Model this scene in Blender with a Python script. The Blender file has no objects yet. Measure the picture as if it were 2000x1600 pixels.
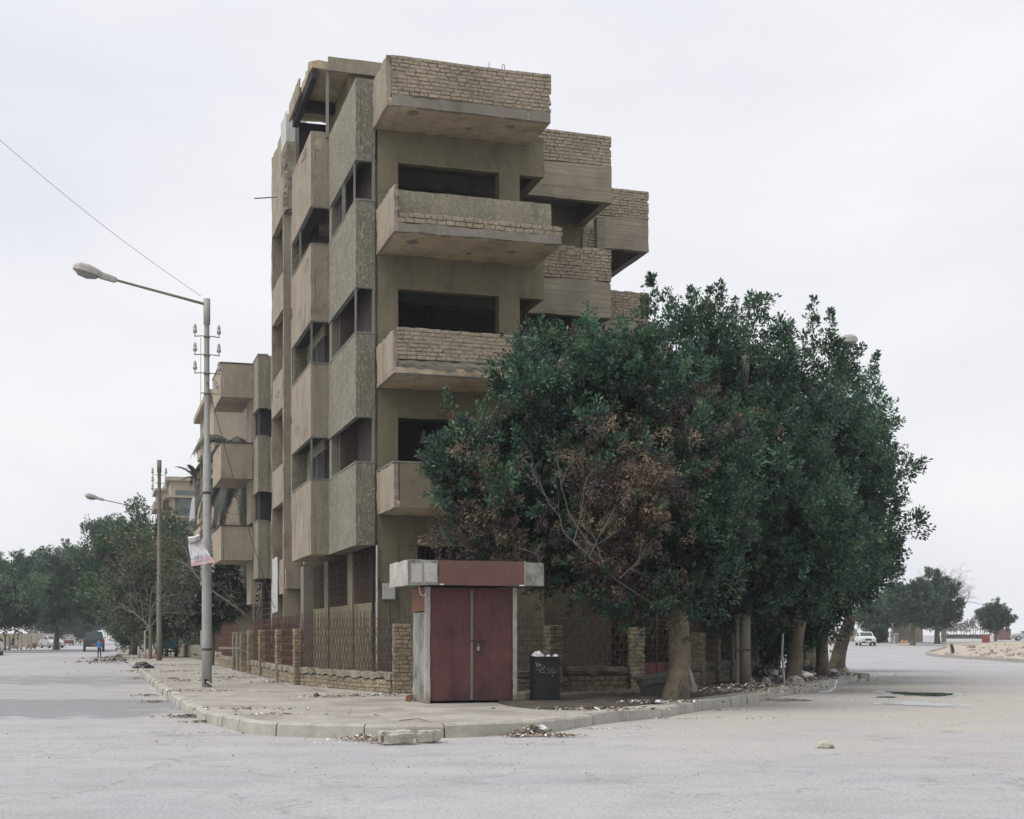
import bpy, bmesh, math, random
import numpy as np
from mathutils import Vector, Matrix, noise

R = random.Random(7)
sc = bpy.context.scene
COL = sc.collection
# ---------------------------------------------------------------- camera
FPX, HY, CAMH = 2700.0, 1242.0, 1.40        # focal length and horizon row in pixels of a 2000x1600 frame, eye height
cam_d = bpy.data.cameras.new('camera')
cam = bpy.data.objects.new('camera', cam_d)
COL.objects.link(cam)
cam.location = (0, 0, CAMH)
cam.rotation_euler = (math.radians(90), 0, 0)
cam_d.sensor_width = 36
cam_d.lens = 36 * FPX / 2000
cam_d.shift_y = (HY - 800) / 2000
cam_d.clip_end = 6000
sc.camera = cam
# ---------------------------------------------------------------- world, sun, exposure
SUN_EL, SUN_AZ = 60.0, 243.0                # azimuth clockwise from +Y
w = bpy.data.worlds.new('World')
sc.world = w
w.use_nodes = True
nt = w.node_tree
nt.nodes.clear()
_o = nt.nodes.new('ShaderNodeOutputWorld')
_b = nt.nodes.new('ShaderNodeBackground')
_b.inputs['Strength'].default_value = 0.10
_s = nt.nodes.new('ShaderNodeTexSky')
_s.sky_type = 'NISHITA'
_s.sun_disc = False
_s.sun_elevation = math.radians(SUN_EL)
_s.sun_rotation = math.radians(SUN_AZ)
_s.dust_density = 4.0
_tc = nt.nodes.new('ShaderNodeTexCoord')
_mp = nt.nodes.new('ShaderNodeMapping')
_mp.inputs['Scale'].default_value = (1, 1, 2.6)
_nz = nt.nodes.new('ShaderNodeTexNoise')
_nz.inputs['Scale'].default_value = 2.2
_nz.inputs['Detail'].default_value = 5
_rp = nt.nodes.new('ShaderNodeValToRGB')
_rp.color_ramp.elements[0].position = 0.38
_rp.color_ramp.elements[0].color = (8.35, 8.55, 9.15, 1)
_rp.color_ramp.elements[1].position = 0.66
_rp.color_ramp.elements[1].color = (9.9, 9.9, 9.95, 1)
_mx = nt.nodes.new('ShaderNodeMix')
_mx.data_type = 'RGBA'
_mx.inputs[0].default_value = 0.90           # overcast cover over the clear sky
nt.links.new(_tc.outputs['Generated'], _mp.inputs[0])
nt.links.new(_mp.outputs[0], _nz.inputs['Vector'])
nt.links.new(_nz.outputs[0], _rp.inputs[0])
nt.links.new(_s.outputs[0], _mx.inputs[6])
nt.links.new(_rp.outputs[0], _mx.inputs[7])
nt.links.new(_mx.outputs[2], _b.inputs['Color'])
nt.links.new(_b.outputs[0], _o.inputs[0])
sun_d = bpy.data.lights.new('sun', 'SUN')
sun_d.energy = 2.5
sun_d.angle = math.radians(42)
sun_d.color = (1.0, 0.95, 0.89)
sun = bpy.data.objects.new('sun', sun_d)
COL.objects.link(sun)
_az, _el = math.radians(SUN_AZ), math.radians(SUN_EL)
_dir = Vector((math.sin(_az) * math.cos(_el), math.cos(_az) * math.cos(_el), math.sin(_el)))
sun.rotation_euler = _dir.to_track_quat('Z', 'Y').to_euler()
sun.location = (-30, -10, 60)
sc.view_settings.view_transform = 'Standard'
sc.view_settings.look = 'None'
sc.view_settings.exposure = 0.05
sc.view_settings.gamma = 1.0
sc.view_settings.use_curve_mapping = False
sc.cycles.max_bounces = 6
sc.cycles.diffuse_bounces = 1
sc.cycles.transparent_max_bounces = 8
sc.cycles.volume_bounces = 1
sc.cycles.use_denoising = True

# ---------------------------------------------------------------- places
A = math.atan2(810, 2700)                     # the building's axes: u to the right, v away, turned by A
D1 = Vector((-math.sin(A), math.cos(A), 0))
D2 = Vector((math.cos(A), math.sin(A), 0))
O = Vector((-3.12, 32.15, 0))


def rise(X, Y):                               # the ground climbs a little far away to the right
    t = max(0.0, min(1.0, (X - 6) / 20.0))
    return 0.012 * max(0.0, Y - 105) * t


def W(px, y, Y):
    return Vector(((px - 1000) / FPX * Y, Y, CAMH + (HY - y) * Y / FPX))


def G(px, y, z=0.0):
    Y = (CAMH - z) * FPX / (y - HY)
    return Vector(((px - 1000) / FPX * Y, Y, z))


def L(u, v, z=0.0):
    p = O + D2 * u + D1 * v
    return Vector((p.x, p.y, z))


def tag(o, label=None, cat=None, group=None, kind=None):
    if label: o['label'] = label
    if cat: o['category'] = cat
    if group: o['group'] = group
    if kind: o['kind'] = kind
    return o


def empty(name, loc=(0, 0, 0), rz=0.0, label=None, cat=None, group=None):
    o = bpy.data.objects.new(name, None)
    COL.objects.link(o)
    o.location = loc
    o.rotation_euler = (0, 0, rz)
    o.empty_display_size = 0.2
    return tag(o, label, cat, group)


def copy_tree(o, parent=None):
    c = o.copy()
    COL.objects.link(c)
    c.parent = parent
    for ch in [x for x in KIDS.get(o.name, [])]:
        KIDS.setdefault(c.name, []).append(copy_tree(ch, c))
    return c


KIDS = {}


def link(name, me, parent=None, loc=None, rot=None, scale=None):
    o = bpy.data.objects.new(name, me)
    COL.objects.link(o)
    if parent is not None:
        o.parent = parent
        KIDS.setdefault(parent.name, []).append(o)
    if loc is not None: o.location = loc
    if rot is not None: o.rotation_euler = rot
    if scale is not None: o.scale = scale
    return o


# ---------------------------------------------------------------- mesh builder
class MB:
    def __init__(s):
        s.v, s.f, s.m = [], [], []
        s.mi = 0

    def add(s, vs, fs):
        b = len(s.v)
        s.v += [tuple(p) for p in vs]
        s.f += [tuple(b + i for i in f) for f in fs]
        s.m += [s.mi] * len(fs)

    def box(s, x0, x1, y0, y1, z0, z1, M=None, jit=0.0):
        vs = [Vector((x, y, z)) for z in (z0, z1) for y in (y0, y1) for x in (x0, x1)]
        if jit: vs = [p + Vector((R.uniform(-jit, jit), R.uniform(-jit, jit), R.uniform(-jit, jit))) for p in vs]
        if M is not None: vs = [M @ p for p in vs]
        s.add(vs, [(0, 2, 3, 1), (4, 5, 7, 6), (0, 1, 5, 4), (2, 6, 7, 3), (0, 4, 6, 2), (1, 3, 7, 5)])
        return s

    def prism(s, pts, z0, z1, M=None):          # a flat outline (x, y) raised from z0 to z1
        n = len(pts)
        vs = [Vector((p[0], p[1], z0)) for p in pts] + [Vector((p[0], p[1], z1)) for p in pts]
        if M is not None: vs = [M @ p for p in vs]
        s.add(vs, [tuple(reversed(range(n))), tuple(range(n, 2 * n))] + [(i, (i + 1) % n, n + (i + 1) % n, n + i) for i in range(n)])
        return s

    def tube(s, pts, rad, n=6, cap=True):
        pts = [Vector(p) for p in pts]
        if not hasattr(rad, '__len__'): rad = [rad] * len(pts)
        b = len(s.v)
        up = Vector((0.13, 0.21, 0.97))
        for i, p in enumerate(pts):
            d = (pts[min(i + 1, len(pts) - 1)] - pts[max(i - 1, 0)]).normalized()
            a = d.cross(up)
            if a.length < 0.1: a = d.cross(Vector((1, 0, 0)))
            a.normalize()
            c = d.cross(a)
            for k in range(n):
                t = 2 * math.pi * k / n
                s.v.append(tuple(p + (a * math.cos(t) + c * math.sin(t)) * rad[i]))
        for i in range(len(pts) - 1):
            for k in range(n):
                s.f.append((b + i * n + k, b + i * n + (k + 1) % n, b + (i + 1) * n + (k + 1) % n, b + (i + 1) * n + k))
                s.m.append(s.mi)
        if cap:
            s.f.append(tuple(b + k for k in reversed(range(n)))); s.m.append(s.mi)
            e = b + (len(pts) - 1) * n
            s.f.append(tuple(e + k for k in range(n))); s.m.append(s.mi)
        return s

    def lathe(s, prof, n=14, M=None, c=(0, 0, 0)):   # (radius, z) profile turned round z
        b = len(s.v)
        for r, z in prof:
            for k in range(n):
                t = 2 * math.pi * k / n
                p = Vector((c[0] + r * math.cos(t), c[1] + r * math.sin(t), c[2] + z))
                s.v.append(tuple(M @ p if M is not None else p))
        for i in range(len(prof) - 1):
            for k in range(n):
                s.f.append((b + i * n + k, b + i * n + (k + 1) % n, b + (i + 1) * n + (k + 1) % n, b + (i + 1) * n + k))
                s.m.append(s.mi)
        s.f.append(tuple(b + k for k in reversed(range(n)))); s.m.append(s.mi)
        e = b + (len(prof) - 1) * n
        s.f.append(tuple(e + k for k in range(n))); s.m.append(s.mi)
        return s

    def rough(s, x0, x1, y0, y1, z0, z1, seg=0.28, amp=0.012, edge=0.0, f=2.2):   # a box with gently uneven faces and worn edges
        lo, hi = (x0, y0, z0), (x1, y1, z1)
        nn = [max(1, min(60, int(round((hi[i] - lo[i]) / seg)))) for i in range(3)]
        idx = {}

        def vid(i, j, k):
            key = (i, j, k)
            if key not in idx:
                t = (i, j, k)
                p = Vector([lo[a] + (hi[a] - lo[a]) * t[a] / nn[a] for a in range(3)])
                q = p + noise.noise_vector(p * f) * amp + noise.noise_vector(p * f * 4.1) * amp * 0.5
                if edge:
                    on = [a for a in range(3) if t[a] in (0, nn[a])]
                    if len(on) >= 2:
                        e = edge * max(0.0, noise.noise(p * 5.3) + 0.25) * 1.6
                        for a in on:
                            q[a] += (e if t[a] == 0 else -e)
                idx[key] = len(s.v)
                s.v.append(tuple(q))
            return idx[key]
        for ax in range(3):
            a, b_ = (ax + 1) % 3, (ax + 2) % 3
            for side in (0, nn[ax]):
                for i in range(nn[a]):
                    for j in range(nn[b_]):
                        q = []
                        for (di, dj) in ((0, 0), (1, 0), (1, 1), (0, 1)):
                            t = [0, 0, 0]
                            t[ax] = side; t[a] = i + di; t[b_] = j + dj
                            q.append(vid(*t))
                        if side == 0: q.reverse()
                        s.f.append(tuple(q)); s.m.append(s.mi)
        return s

    def mesh(s, name, mats, smooth=False):
        me = bpy.data.meshes.new(name)
        me.from_pydata(s.v, [], s.f)
        for m in (mats if isinstance(mats, (list, tuple)) else [mats]): me.materials.append(m)
        me.polygons.foreach_set('material_index', s.m)
        if smooth: me.polygons.foreach_set('use_smooth', [True] * len(s.f))
        me.update()
        return me

    def build(s, name, mats, parent=None, smooth=False, loc=None, rot=None):
        return link(name, s.mesh(name, mats, smooth), parent, loc, rot)


# ---------------------------------------------------------------- materials
def _mat(name):
    m = bpy.data.materials.new(name)
    m.use_nodes = True
    n = m.node_tree
    n.nodes.clear()
    out = n.nodes.new('ShaderNodeOutputMaterial')
    b = n.nodes.new('ShaderNodeBsdfPrincipled')
    n.links.new(b.outputs[0], out.inputs[0])
    return m, n, b, out


def _noise(n, scale, detail=5, rough=0.55, stretch=None, coord='Object', dist=0.0):
    tc = n.nodes.new('ShaderNodeTexCoord')
    z = n.nodes.new('ShaderNodeTexNoise')
    z.inputs['Scale'].default_value = scale
    z.inputs['Detail'].default_value = detail
    z.inputs['Roughness'].default_value = rough
    z.inputs['Distortion'].default_value = dist
    if stretch:
        mp = n.nodes.new('ShaderNodeMapping')
        mp.inputs['Scale'].default_value = stretch
        n.links.new(tc.outputs[coord], mp.inputs[0])
        n.links.new(mp.outputs[0], z.inputs['Vector'])
    else:
        n.links.new(tc.outputs[coord], z.inputs['Vector'])
    return z.outputs[0]


def _ramp(n, src, stops):
    r = n.nodes.new('ShaderNodeValToRGB')
    e = r.color_ramp.elements
    while len(e) < len(stops): e.new(0.5)
    for i, (p, c) in enumerate(stops):
        e[i].position = p
        e[i].color = (*c, 1) if len(c) == 3 else c
    n.links.new(src, r.inputs[0])
    return r.outputs[0]


def _mix(n, fac, a, b, mode='MIX'):
    m = n.nodes.new('ShaderNodeMix')
    m.data_type = 'RGBA'
    m.blend_type = mode
    for sock, val in ((m.inputs[0], fac), (m.inputs[6], a), (m.inputs[7], b)):
        if hasattr(val, 'is_linked'): n.links.new(val, sock)
        elif isinstance(val, (int, float)): sock.default_value = val
        else: sock.default_value = (*val, 1)
    return m.outputs[2]


def _bump(n, b, h, strength, dist=0.02, prev=None):
    bp = n.nodes.new('ShaderNodeBump')
    bp.inputs['Strength'].default_value = strength
    bp.inputs['Distance'].default_value = dist
    n.links.new(h, bp.inputs['Height'])
    if prev: n.links.new(prev, bp.inputs['Normal'])
    n.links.new(bp.outputs[0], b.inputs['Normal'])
    return bp.outputs[0]


def weathered(name, ca, cb, stain=None, streak=0.5, sc_=0.9, rough=0.9, bump=0.35, grain=30, metal=0.0, coord='Object', stain_at=(0.52, 0.72), splash=None):
    """two tones in large soft patches, dark rain streaks down the face, fine grain and relief"""
    m, n, b, out = _mat(name)
    big = _noise(n, sc_, 6, 0.6, coord=coord)
    col = _ramp(n, big, [(0.32, ca), (0.68, cb)])
    fine = _noise(n, grain, 4, 0.6, coord=coord)
    col = _mix(n, 1.0, col, _ramp(n, fine, [(0.25, (0.80, 0.80, 0.80)), (0.75, (1.16, 1.16, 1.16))]), 'MULTIPLY')
    if stain:
        st = _noise(n, 1.0, 5, 0.6, (3.2, 3.2, 0.5), coord, 0.5)
        col = _mix(n, _ramp(n, st, [(0.50, (0, 0, 0)), (0.80, (streak * 0.75,) * 3)]), col, stain)
        pt = _noise(n, sc_ * 1.7, 7, 0.66, (1, 1, 0.7), coord, 0.4)
        col = _mix(n, _ramp(n, pt, [(stain_at[0], (0, 0, 0)), (stain_at[1], (streak * 0.9,) * 3)]), col, stain)
    if splash:                                  # mud splashed up from the ground, ragged along its upper edge
        tc = n.nodes.new('ShaderNodeTexCoord')
        sx = n.nodes.new('ShaderNodeSeparateXYZ')
        n.links.new(tc.outputs[coord], sx.inputs[0])
        ma = n.nodes.new('ShaderNodeMath'); ma.operation = 'MULTIPLY_ADD'
        ma.inputs[1].default_value = 0.75
        n.links.new(_noise(n, 6.0, 6, 0.7, (1, 1, 0.5), coord), ma.inputs[0]); n.links.new(sx.outputs['Z'], ma.inputs[2])
        col = _mix(n, _ramp(n, ma.outputs[0], [(0.34, (0.85,) * 3), (0.62, (0, 0, 0))]), col, splash)
        v3 = n.nodes.new('ShaderNodeTexVoronoi'); v3.inputs['Scale'].default_value = 9.0
        n.links.new(tc.outputs[coord], v3.inputs['Vector'])
        col = _mix(n, _ramp(n, v3.outputs['Distance'], [(0.05, (0.7,) * 3), (0.10, (0, 0, 0))]), col, tuple(x * 0.8 for x in splash))
    n.links.new(col, b.inputs['Base Color'])
    b.inputs['Roughness'].default_value = rough
    b.inputs['Specular IOR Level'].default_value = 0.25
    b.inputs['Metallic'].default_value = metal
    if bump:
        nb = _bump(n, b, fine, bump, 0.012)
        _bump(n, b, _noise(n, 5.0, 5, 0.6, coord=coord), bump * 0.8, 0.03, nb)
    return m


def plain(name, c, rough=0.7, metal=0.0, var=0.12, scale=8, spec=0.5):
    m, n, b, out = _mat(name)
    z = _noise(n, scale, 4)
    col = _ramp(n, z, [(0.3, tuple(x * (1 - var) for x in c)), (0.7, tuple(x * (1 + var) for x in c))])
    n.links.new(col, b.inputs['Base Color'])
    b.inputs['Roughness'].default_value = rough
    b.inputs['Metallic'].default_value = metal
    b.inputs['Specular IOR Level'].default_value = spec
    return m


def roughcast(name, base, fleck, amt=0.6, low=None):
    m, n, b, out = _mat(name)
    z = _noise(n, 15, 3, 0.7, (1, 1, 0.5), dist=1.7)
    big = _noise(n, 0.8, 4)
    thr = _ramp(n, z, [(0.50, (0, 0, 0)), (0.62, (amt,) * 3)])
    bc = _mix(n, _ramp(n, big, [(0.35, (0, 0, 0)), (0.7, (1, 1, 1))]), base, tuple(x * 1.35 for x in base))
    st = _noise(n, 1.0, 6, 0.62, (5, 5, 0.5))
    bc = _mix(n, _ramp(n, st, [(0.5, (0, 0, 0)), (0.75, (0.5,) * 3)]), bc, tuple(x * 0.55 for x in base))
    col = _mix(n, thr, bc, fleck)
    n.links.new(col, b.inputs['Base Color'])
    b.inputs['Roughness'].default_value = 0.95
    nb = _bump(n, b, z, 0.9, 0.03)
    _bump(n, b, _noise(n, 38, 3), 0.5, 0.01, nb)
    return m


def brickmat(name, stops):
    m, n, b, out = _mat(name)
    oi = n.nodes.new('ShaderNodeObjectInfo')
    ge = n.nodes.new('ShaderNodeNewGeometry')
    ad = n.nodes.new('ShaderNodeMath'); ad.operation = 'ADD'
    fr = n.nodes.new('ShaderNodeMath'); fr.operation = 'FRACT'
    n.links.new(oi.outputs['Random'], ad.inputs[0])
    n.links.new(ge.outputs['Random Per Island'], ad.inputs[1])
    n.links.new(ad.outputs[0], fr.inputs[0])
    col = _ramp(n, fr.outputs[0], stops)
    tc = n.nodes.new('ShaderNodeNewGeometry')
    z = n.nodes.new('ShaderNodeTexNoise')
    z.inputs['Scale'].default_value = 14
    z.inputs['Detail'].default_value = 5
    n.links.new(tc.outputs['Position'], z.inputs['Vector'])
    col = _mix(n, 1.0, col, _ramp(n, z.outputs[0], [(0.3, (0.70, 0.70, 0.70)), (0.65, (1.12, 1.10, 1.06))]), 'MULTIPLY')
    z2 = n.nodes.new('ShaderNodeTexNoise')
    z2.inputs['Scale'].default_value = 0.9
    z2.inputs['Detail'].default_value = 5
    n.links.new(tc.outputs['Position'], z2.inputs['Vector'])
    col = _mix(n, 1.0, col, _ramp(n, z2.outputs[0], [(0.35, (0.78, 0.80, 0.80)), (0.65, (1.1, 1.1, 1.1))]), 'MULTIPLY')
    n.links.new(col, b.inputs['Base Color'])
    b.inputs['Roughness'].default_value = 0.95
    _bump(n, b, z.outputs[0], 0.6, 0.02)
    return m


M = {}
M['tan'] = weathered('tan_plaster', (0.335, 0.290, 0.228), (0.262, 0.230, 0.175), (0.110, 0.094, 0.070), 0.75)
M['olive'] = weathered('olive_plaster', (0.218, 0.192, 0.125), (0.165, 0.147, 0.103), (0.075, 0.062, 0.055), 0.75)
M['soffit'] = weathered('soffit_plaster', (0.52, 0.45, 0.30), (0.37, 0.30, 0.22), (0.11, 0.075, 0.075), 0.6, sc_=0.9)
M['concrete'] = weathered('grey_concrete', (0.255, 0.240, 0.200), (0.185, 0.172, 0.142), (0.09, 0.08, 0.068), 0.6)
M['rough'] = roughcast('roughcast_render', (0.145, 0.141, 0.108), (0.42, 0.40, 0.32), 0.65)
M['rough2'] = roughcast('roughcast_render_olive', (0.185, 0.170, 0.125), (0.42, 0.39, 0.30), 0.5)
M['brick'] = brickmat('tan_brick', [(0.0, (0.30, 0.258, 0.190)), (0.35, (0.325, 0.268, 0.205)), (0.6, (0.278, 0.245, 0.185)), (1.0, (0.345, 0.285, 0.22))])
M['fbrick'] = brickmat('fence_brick', [(0.0, (0.22, 0.19, 0.125)), (0.4, (0.31, 0.26, 0.17)), (0.7, (0.20, 0.16, 0.12)), (1.0, (0.33, 0.27, 0.19))])
M['dbrick'] = brickmat('shaded_grimy_brick', [(0.0, (0.125, 0.108, 0.075)), (0.4, (0.175, 0.150, 0.100)), (0.7, (0.10, 0.085, 0.068)), (1.0, (0.19, 0.16, 0.115))])  # darker copy of the fence brick: grime plus tree shade in the colour
M['mortar'] = weathered('crumbling_mortar', (0.262, 0.238, 0.185), (0.215, 0.195, 0.150), (0.07, 0.062, 0.052), 0.7, sc_=3.5, bump=0.9, grain=22)
M['dmortar'] = weathered('shaded_grimy_mortar', (0.115, 0.105, 0.080), (0.075, 0.068, 0.055), (0.03, 0.028, 0.024), 0.7, sc_=3.5, bump=0.9, grain=22)  # mortar to match, tree shade put into its colour too
M['inside'] = weathered('unlit_room_plaster', (0.042, 0.037, 0.040), (0.028, 0.025, 0.030), None, 0)  # room shade put into the plaster colour
M['roomwall'] = weathered('brown_room_plaster', (0.125, 0.095, 0.085), (0.085, 0.068, 0.065), (0.04, 0.033, 0.032), 0.6)
M['frame'] = weathered('galvanised_frame', (0.235, 0.24, 0.215), (0.165, 0.17, 0.155), (0.10, 0.085, 0.07), 0.5, rough=0.7)
M['sheet'] = weathered('pale_metal_sheet', (0.52, 0.53, 0.52), (0.42, 0.43, 0.42), (0.25, 0.22, 0.19), 0.4, rough=0.55)
M['iron'] = weathered('rusted_iron', (0.105, 0.070, 0.055), (0.065, 0.045, 0.040), (0.03, 0.02, 0.02), 0.4, rough=0.7, bump=0.1)
M['ironred'] = weathered('red_primer_iron', (0.125, 0.066, 0.052), (0.085, 0.048, 0.040), (0.04, 0.03, 0.03), 0.4, rough=0.7, bump=0.1)
M['kerb'] = weathered('dusty_kerb_concrete', (0.44, 0.425, 0.385), (0.34, 0.325, 0.285), (0.20, 0.18, 0.14), 0.55, sc_=1.6, grain=45)
M['reddoor'] = weathered('red_oxide_steel', (0.150, 0.058, 0.056), (0.105, 0.044, 0.048), (0.034, 0.022, 0.030), 0.95, sc_=1.7, rough=0.6, bump=0.12, splash=(0.045, 0.035, 0.035), stain_at=(0.51, 0.78))
M['redsheet'] = weathered('red_painted_sheet', (0.160, 0.082, 0.068), (0.130, 0.068, 0.059), (0.085, 0.054, 0.050), 0.6, rough=0.65, bump=0.08)
M['whitepaint'] = weathered('flaking_white_paint', (0.50, 0.48, 0.45), (0.36, 0.35, 0.33), (0.20, 0.12, 0.10), 0.85, sc_=2.8, rough=0.7, bump=0.3, splash=(0.14, 0.11, 0.085))
M['greenwhite'] = weathered('washed_out_panel', (0.37, 0.36, 0.325), (0.22, 0.245, 0.225), (0.085, 0.085, 0.07), 0.95, sc_=2.4, rough=0.7, bump=0.2, splash=(0.16, 0.13, 0.10), stain_at=(0.47, 0.66))
M['pole'] = weathered('painted_pole_steel', (0.37, 0.385, 0.37), (0.29, 0.30, 0.29), (0.20, 0.15, 0.09), 0.75, sc_=1.2, rough=0.6, bump=0.2)
M['polebrown'] = weathered('dull_pole_steel', (0.22, 0.20, 0.16), (0.16, 0.15, 0.12), (0.10, 0.07, 0.05), 0.5, rough=0.7)
M['lamp'] = plain('lamp_housing', (0.33, 0.32, 0.29), 0.6)
M['lens'] = plain('lamp_lens', (0.20, 0.20, 0.19), 0.3)
M['porcelain'] = plain('porcelain', (0.36, 0.355, 0.34), 0.35)
M['black'] = plain('black_rubber', (0.02, 0.02, 0.022), 0.6)
M['dark'] = plain('dark_gap', (0.015, 0.015, 0.018), 0.9)
M['bark'] = weathered('bark', (0.215, 0.180, 0.120), (0.10, 0.083, 0.065), (0.030, 0.026, 0.022), 0.85, sc_=2.6, bump=0.9, grain=16)
M['bark2'] = weathered('grey_bark', (0.20, 0.18, 0.15), (0.13, 0.115, 0.10), (0.06, 0.05, 0.045), 0.6, sc_=3.0, bump=0.6, grain=20)
M['twig'] = plain('bare_twig', (0.155, 0.143, 0.122), 0.9)
M['cream'] = weathered('cream_plaster', (0.42, 0.365, 0.285), (0.35, 0.305, 0.24), (0.22, 0.19, 0.15), 0.35, sc_=0.5)
M['glass'] = plain('window_glass', (0.10, 0.125, 0.13), 0.12, 0.0, 0.2, 1.0)
M['carglass'] = plain('car_glass', (0.05, 0.065, 0.07), 0.08, 0.0, 0.2, 1.0)
M['white'] = plain('white_car_paint', (0.62, 0.62, 0.60), 0.35, 0, 0.05)
M['silver'] = plain('silver_car_paint', (0.48, 0.49, 0.50), 0.35, 0.3, 0.05)
M['navy'] = plain('dark_green_car_paint', (0.035, 0.070, 0.085), 0.3, 0, 0.05)
M['tail'] = plain('tail_light', (0.30, 0.02, 0.02), 0.3)
M['headl'] = plain('head_light', (0.6, 0.6, 0.6), 0.2)
M['plate'] = plain('number_plate', (0.5, 0.42, 0.36), 0.5)
M['platered'] = plain('orange_number_plate', (0.45, 0.16, 0.08), 0.5)
M['hutbrick'] = plain('hazed_hut_brick', (0.17, 0.105, 0.085), 0.9, 0, 0.25)  # distance haze mixed into the brick red
M['redcar'] = plain('red_car_paint', (0.28, 0.06, 0.05), 0.4)
M['teal'] = plain('teal_paint', (0.05, 0.30, 0.40), 0.5, 0, 0.25)
M['writing'] = plain('white_lettering', (0.65, 0.68, 0.70), 0.6)
M['bag'] = plain('white_plastic_bag', (0.62, 0.63, 0.66), 0.4, 0, 0.2)
M['bagb'] = plain('black_plastic_bag', (0.02, 0.021, 0.025), 0.3)
M['drum'] = weathered('tarred_drum', (0.014, 0.014, 0.018), (0.009, 0.009, 0.012), (0.04, 0.035, 0.035), 0.35, rough=0.6)
M['dump'] = weathered('faded_green_plastic', (0.11, 0.118, 0.095), (0.075, 0.085, 0.072), (0.06, 0.06, 0.05), 0.5, rough=0.7)
M['redbrick'] = plain('broken_red_brick', (0.25, 0.115, 0.075), 0.9, 0, 0.2)
M['rock'] = weathered('pale_block', (0.47, 0.45, 0.39), (0.37, 0.35, 0.30), (0.18, 0.165, 0.14), 0.5, sc_=4, grain=40, bump=0.8)
M['tealpipe'] = plain('teal_pipe', (0.055, 0.13, 0.13), 0.5)
M['jersey'] = plain('blue_jersey', (0.06, 0.22, 0.40), 0.8)
M['cloth'] = plain('dark_cloth', (0.022, 0.024, 0.032), 0.9)
M['skin'] = plain('skin', (0.30, 0.18, 0.12), 0.6)
M['hair'] = plain('dark_hair', (0.02, 0.016, 0.014), 0.8)


def leafmat(name, translucent=0.25, rough=0.42):
    m, n, b, out = _mat(name)
    at = n.nodes.new('ShaderNodeAttribute')
    at.attribute_name = 'tint'
    n.links.new(at.outputs['Color'], b.inputs['Base Color'])
    b.inputs['Roughness'].default_value = rough
    b.inputs['Specular IOR Level'].default_value = 0.55
    tr = n.nodes.new('ShaderNodeBsdfTranslucent')
    n.links.new(at.outputs['Color'], tr.inputs['Color'])
    mx = n.nodes.new('ShaderNodeMixShader')
    mx.inputs[0].default_value = translucent
    n.links.new(b.outputs[0], mx.inputs[1])
    n.links.new(tr.outputs[0], mx.inputs[2])
    n.links.new(mx.outputs[0], out.inputs[0])
    return m


M['leaf'] = leafmat('leaf')
M['dryleaf'] = leafmat('dry_leaf', 0.1, 0.7)


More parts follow.
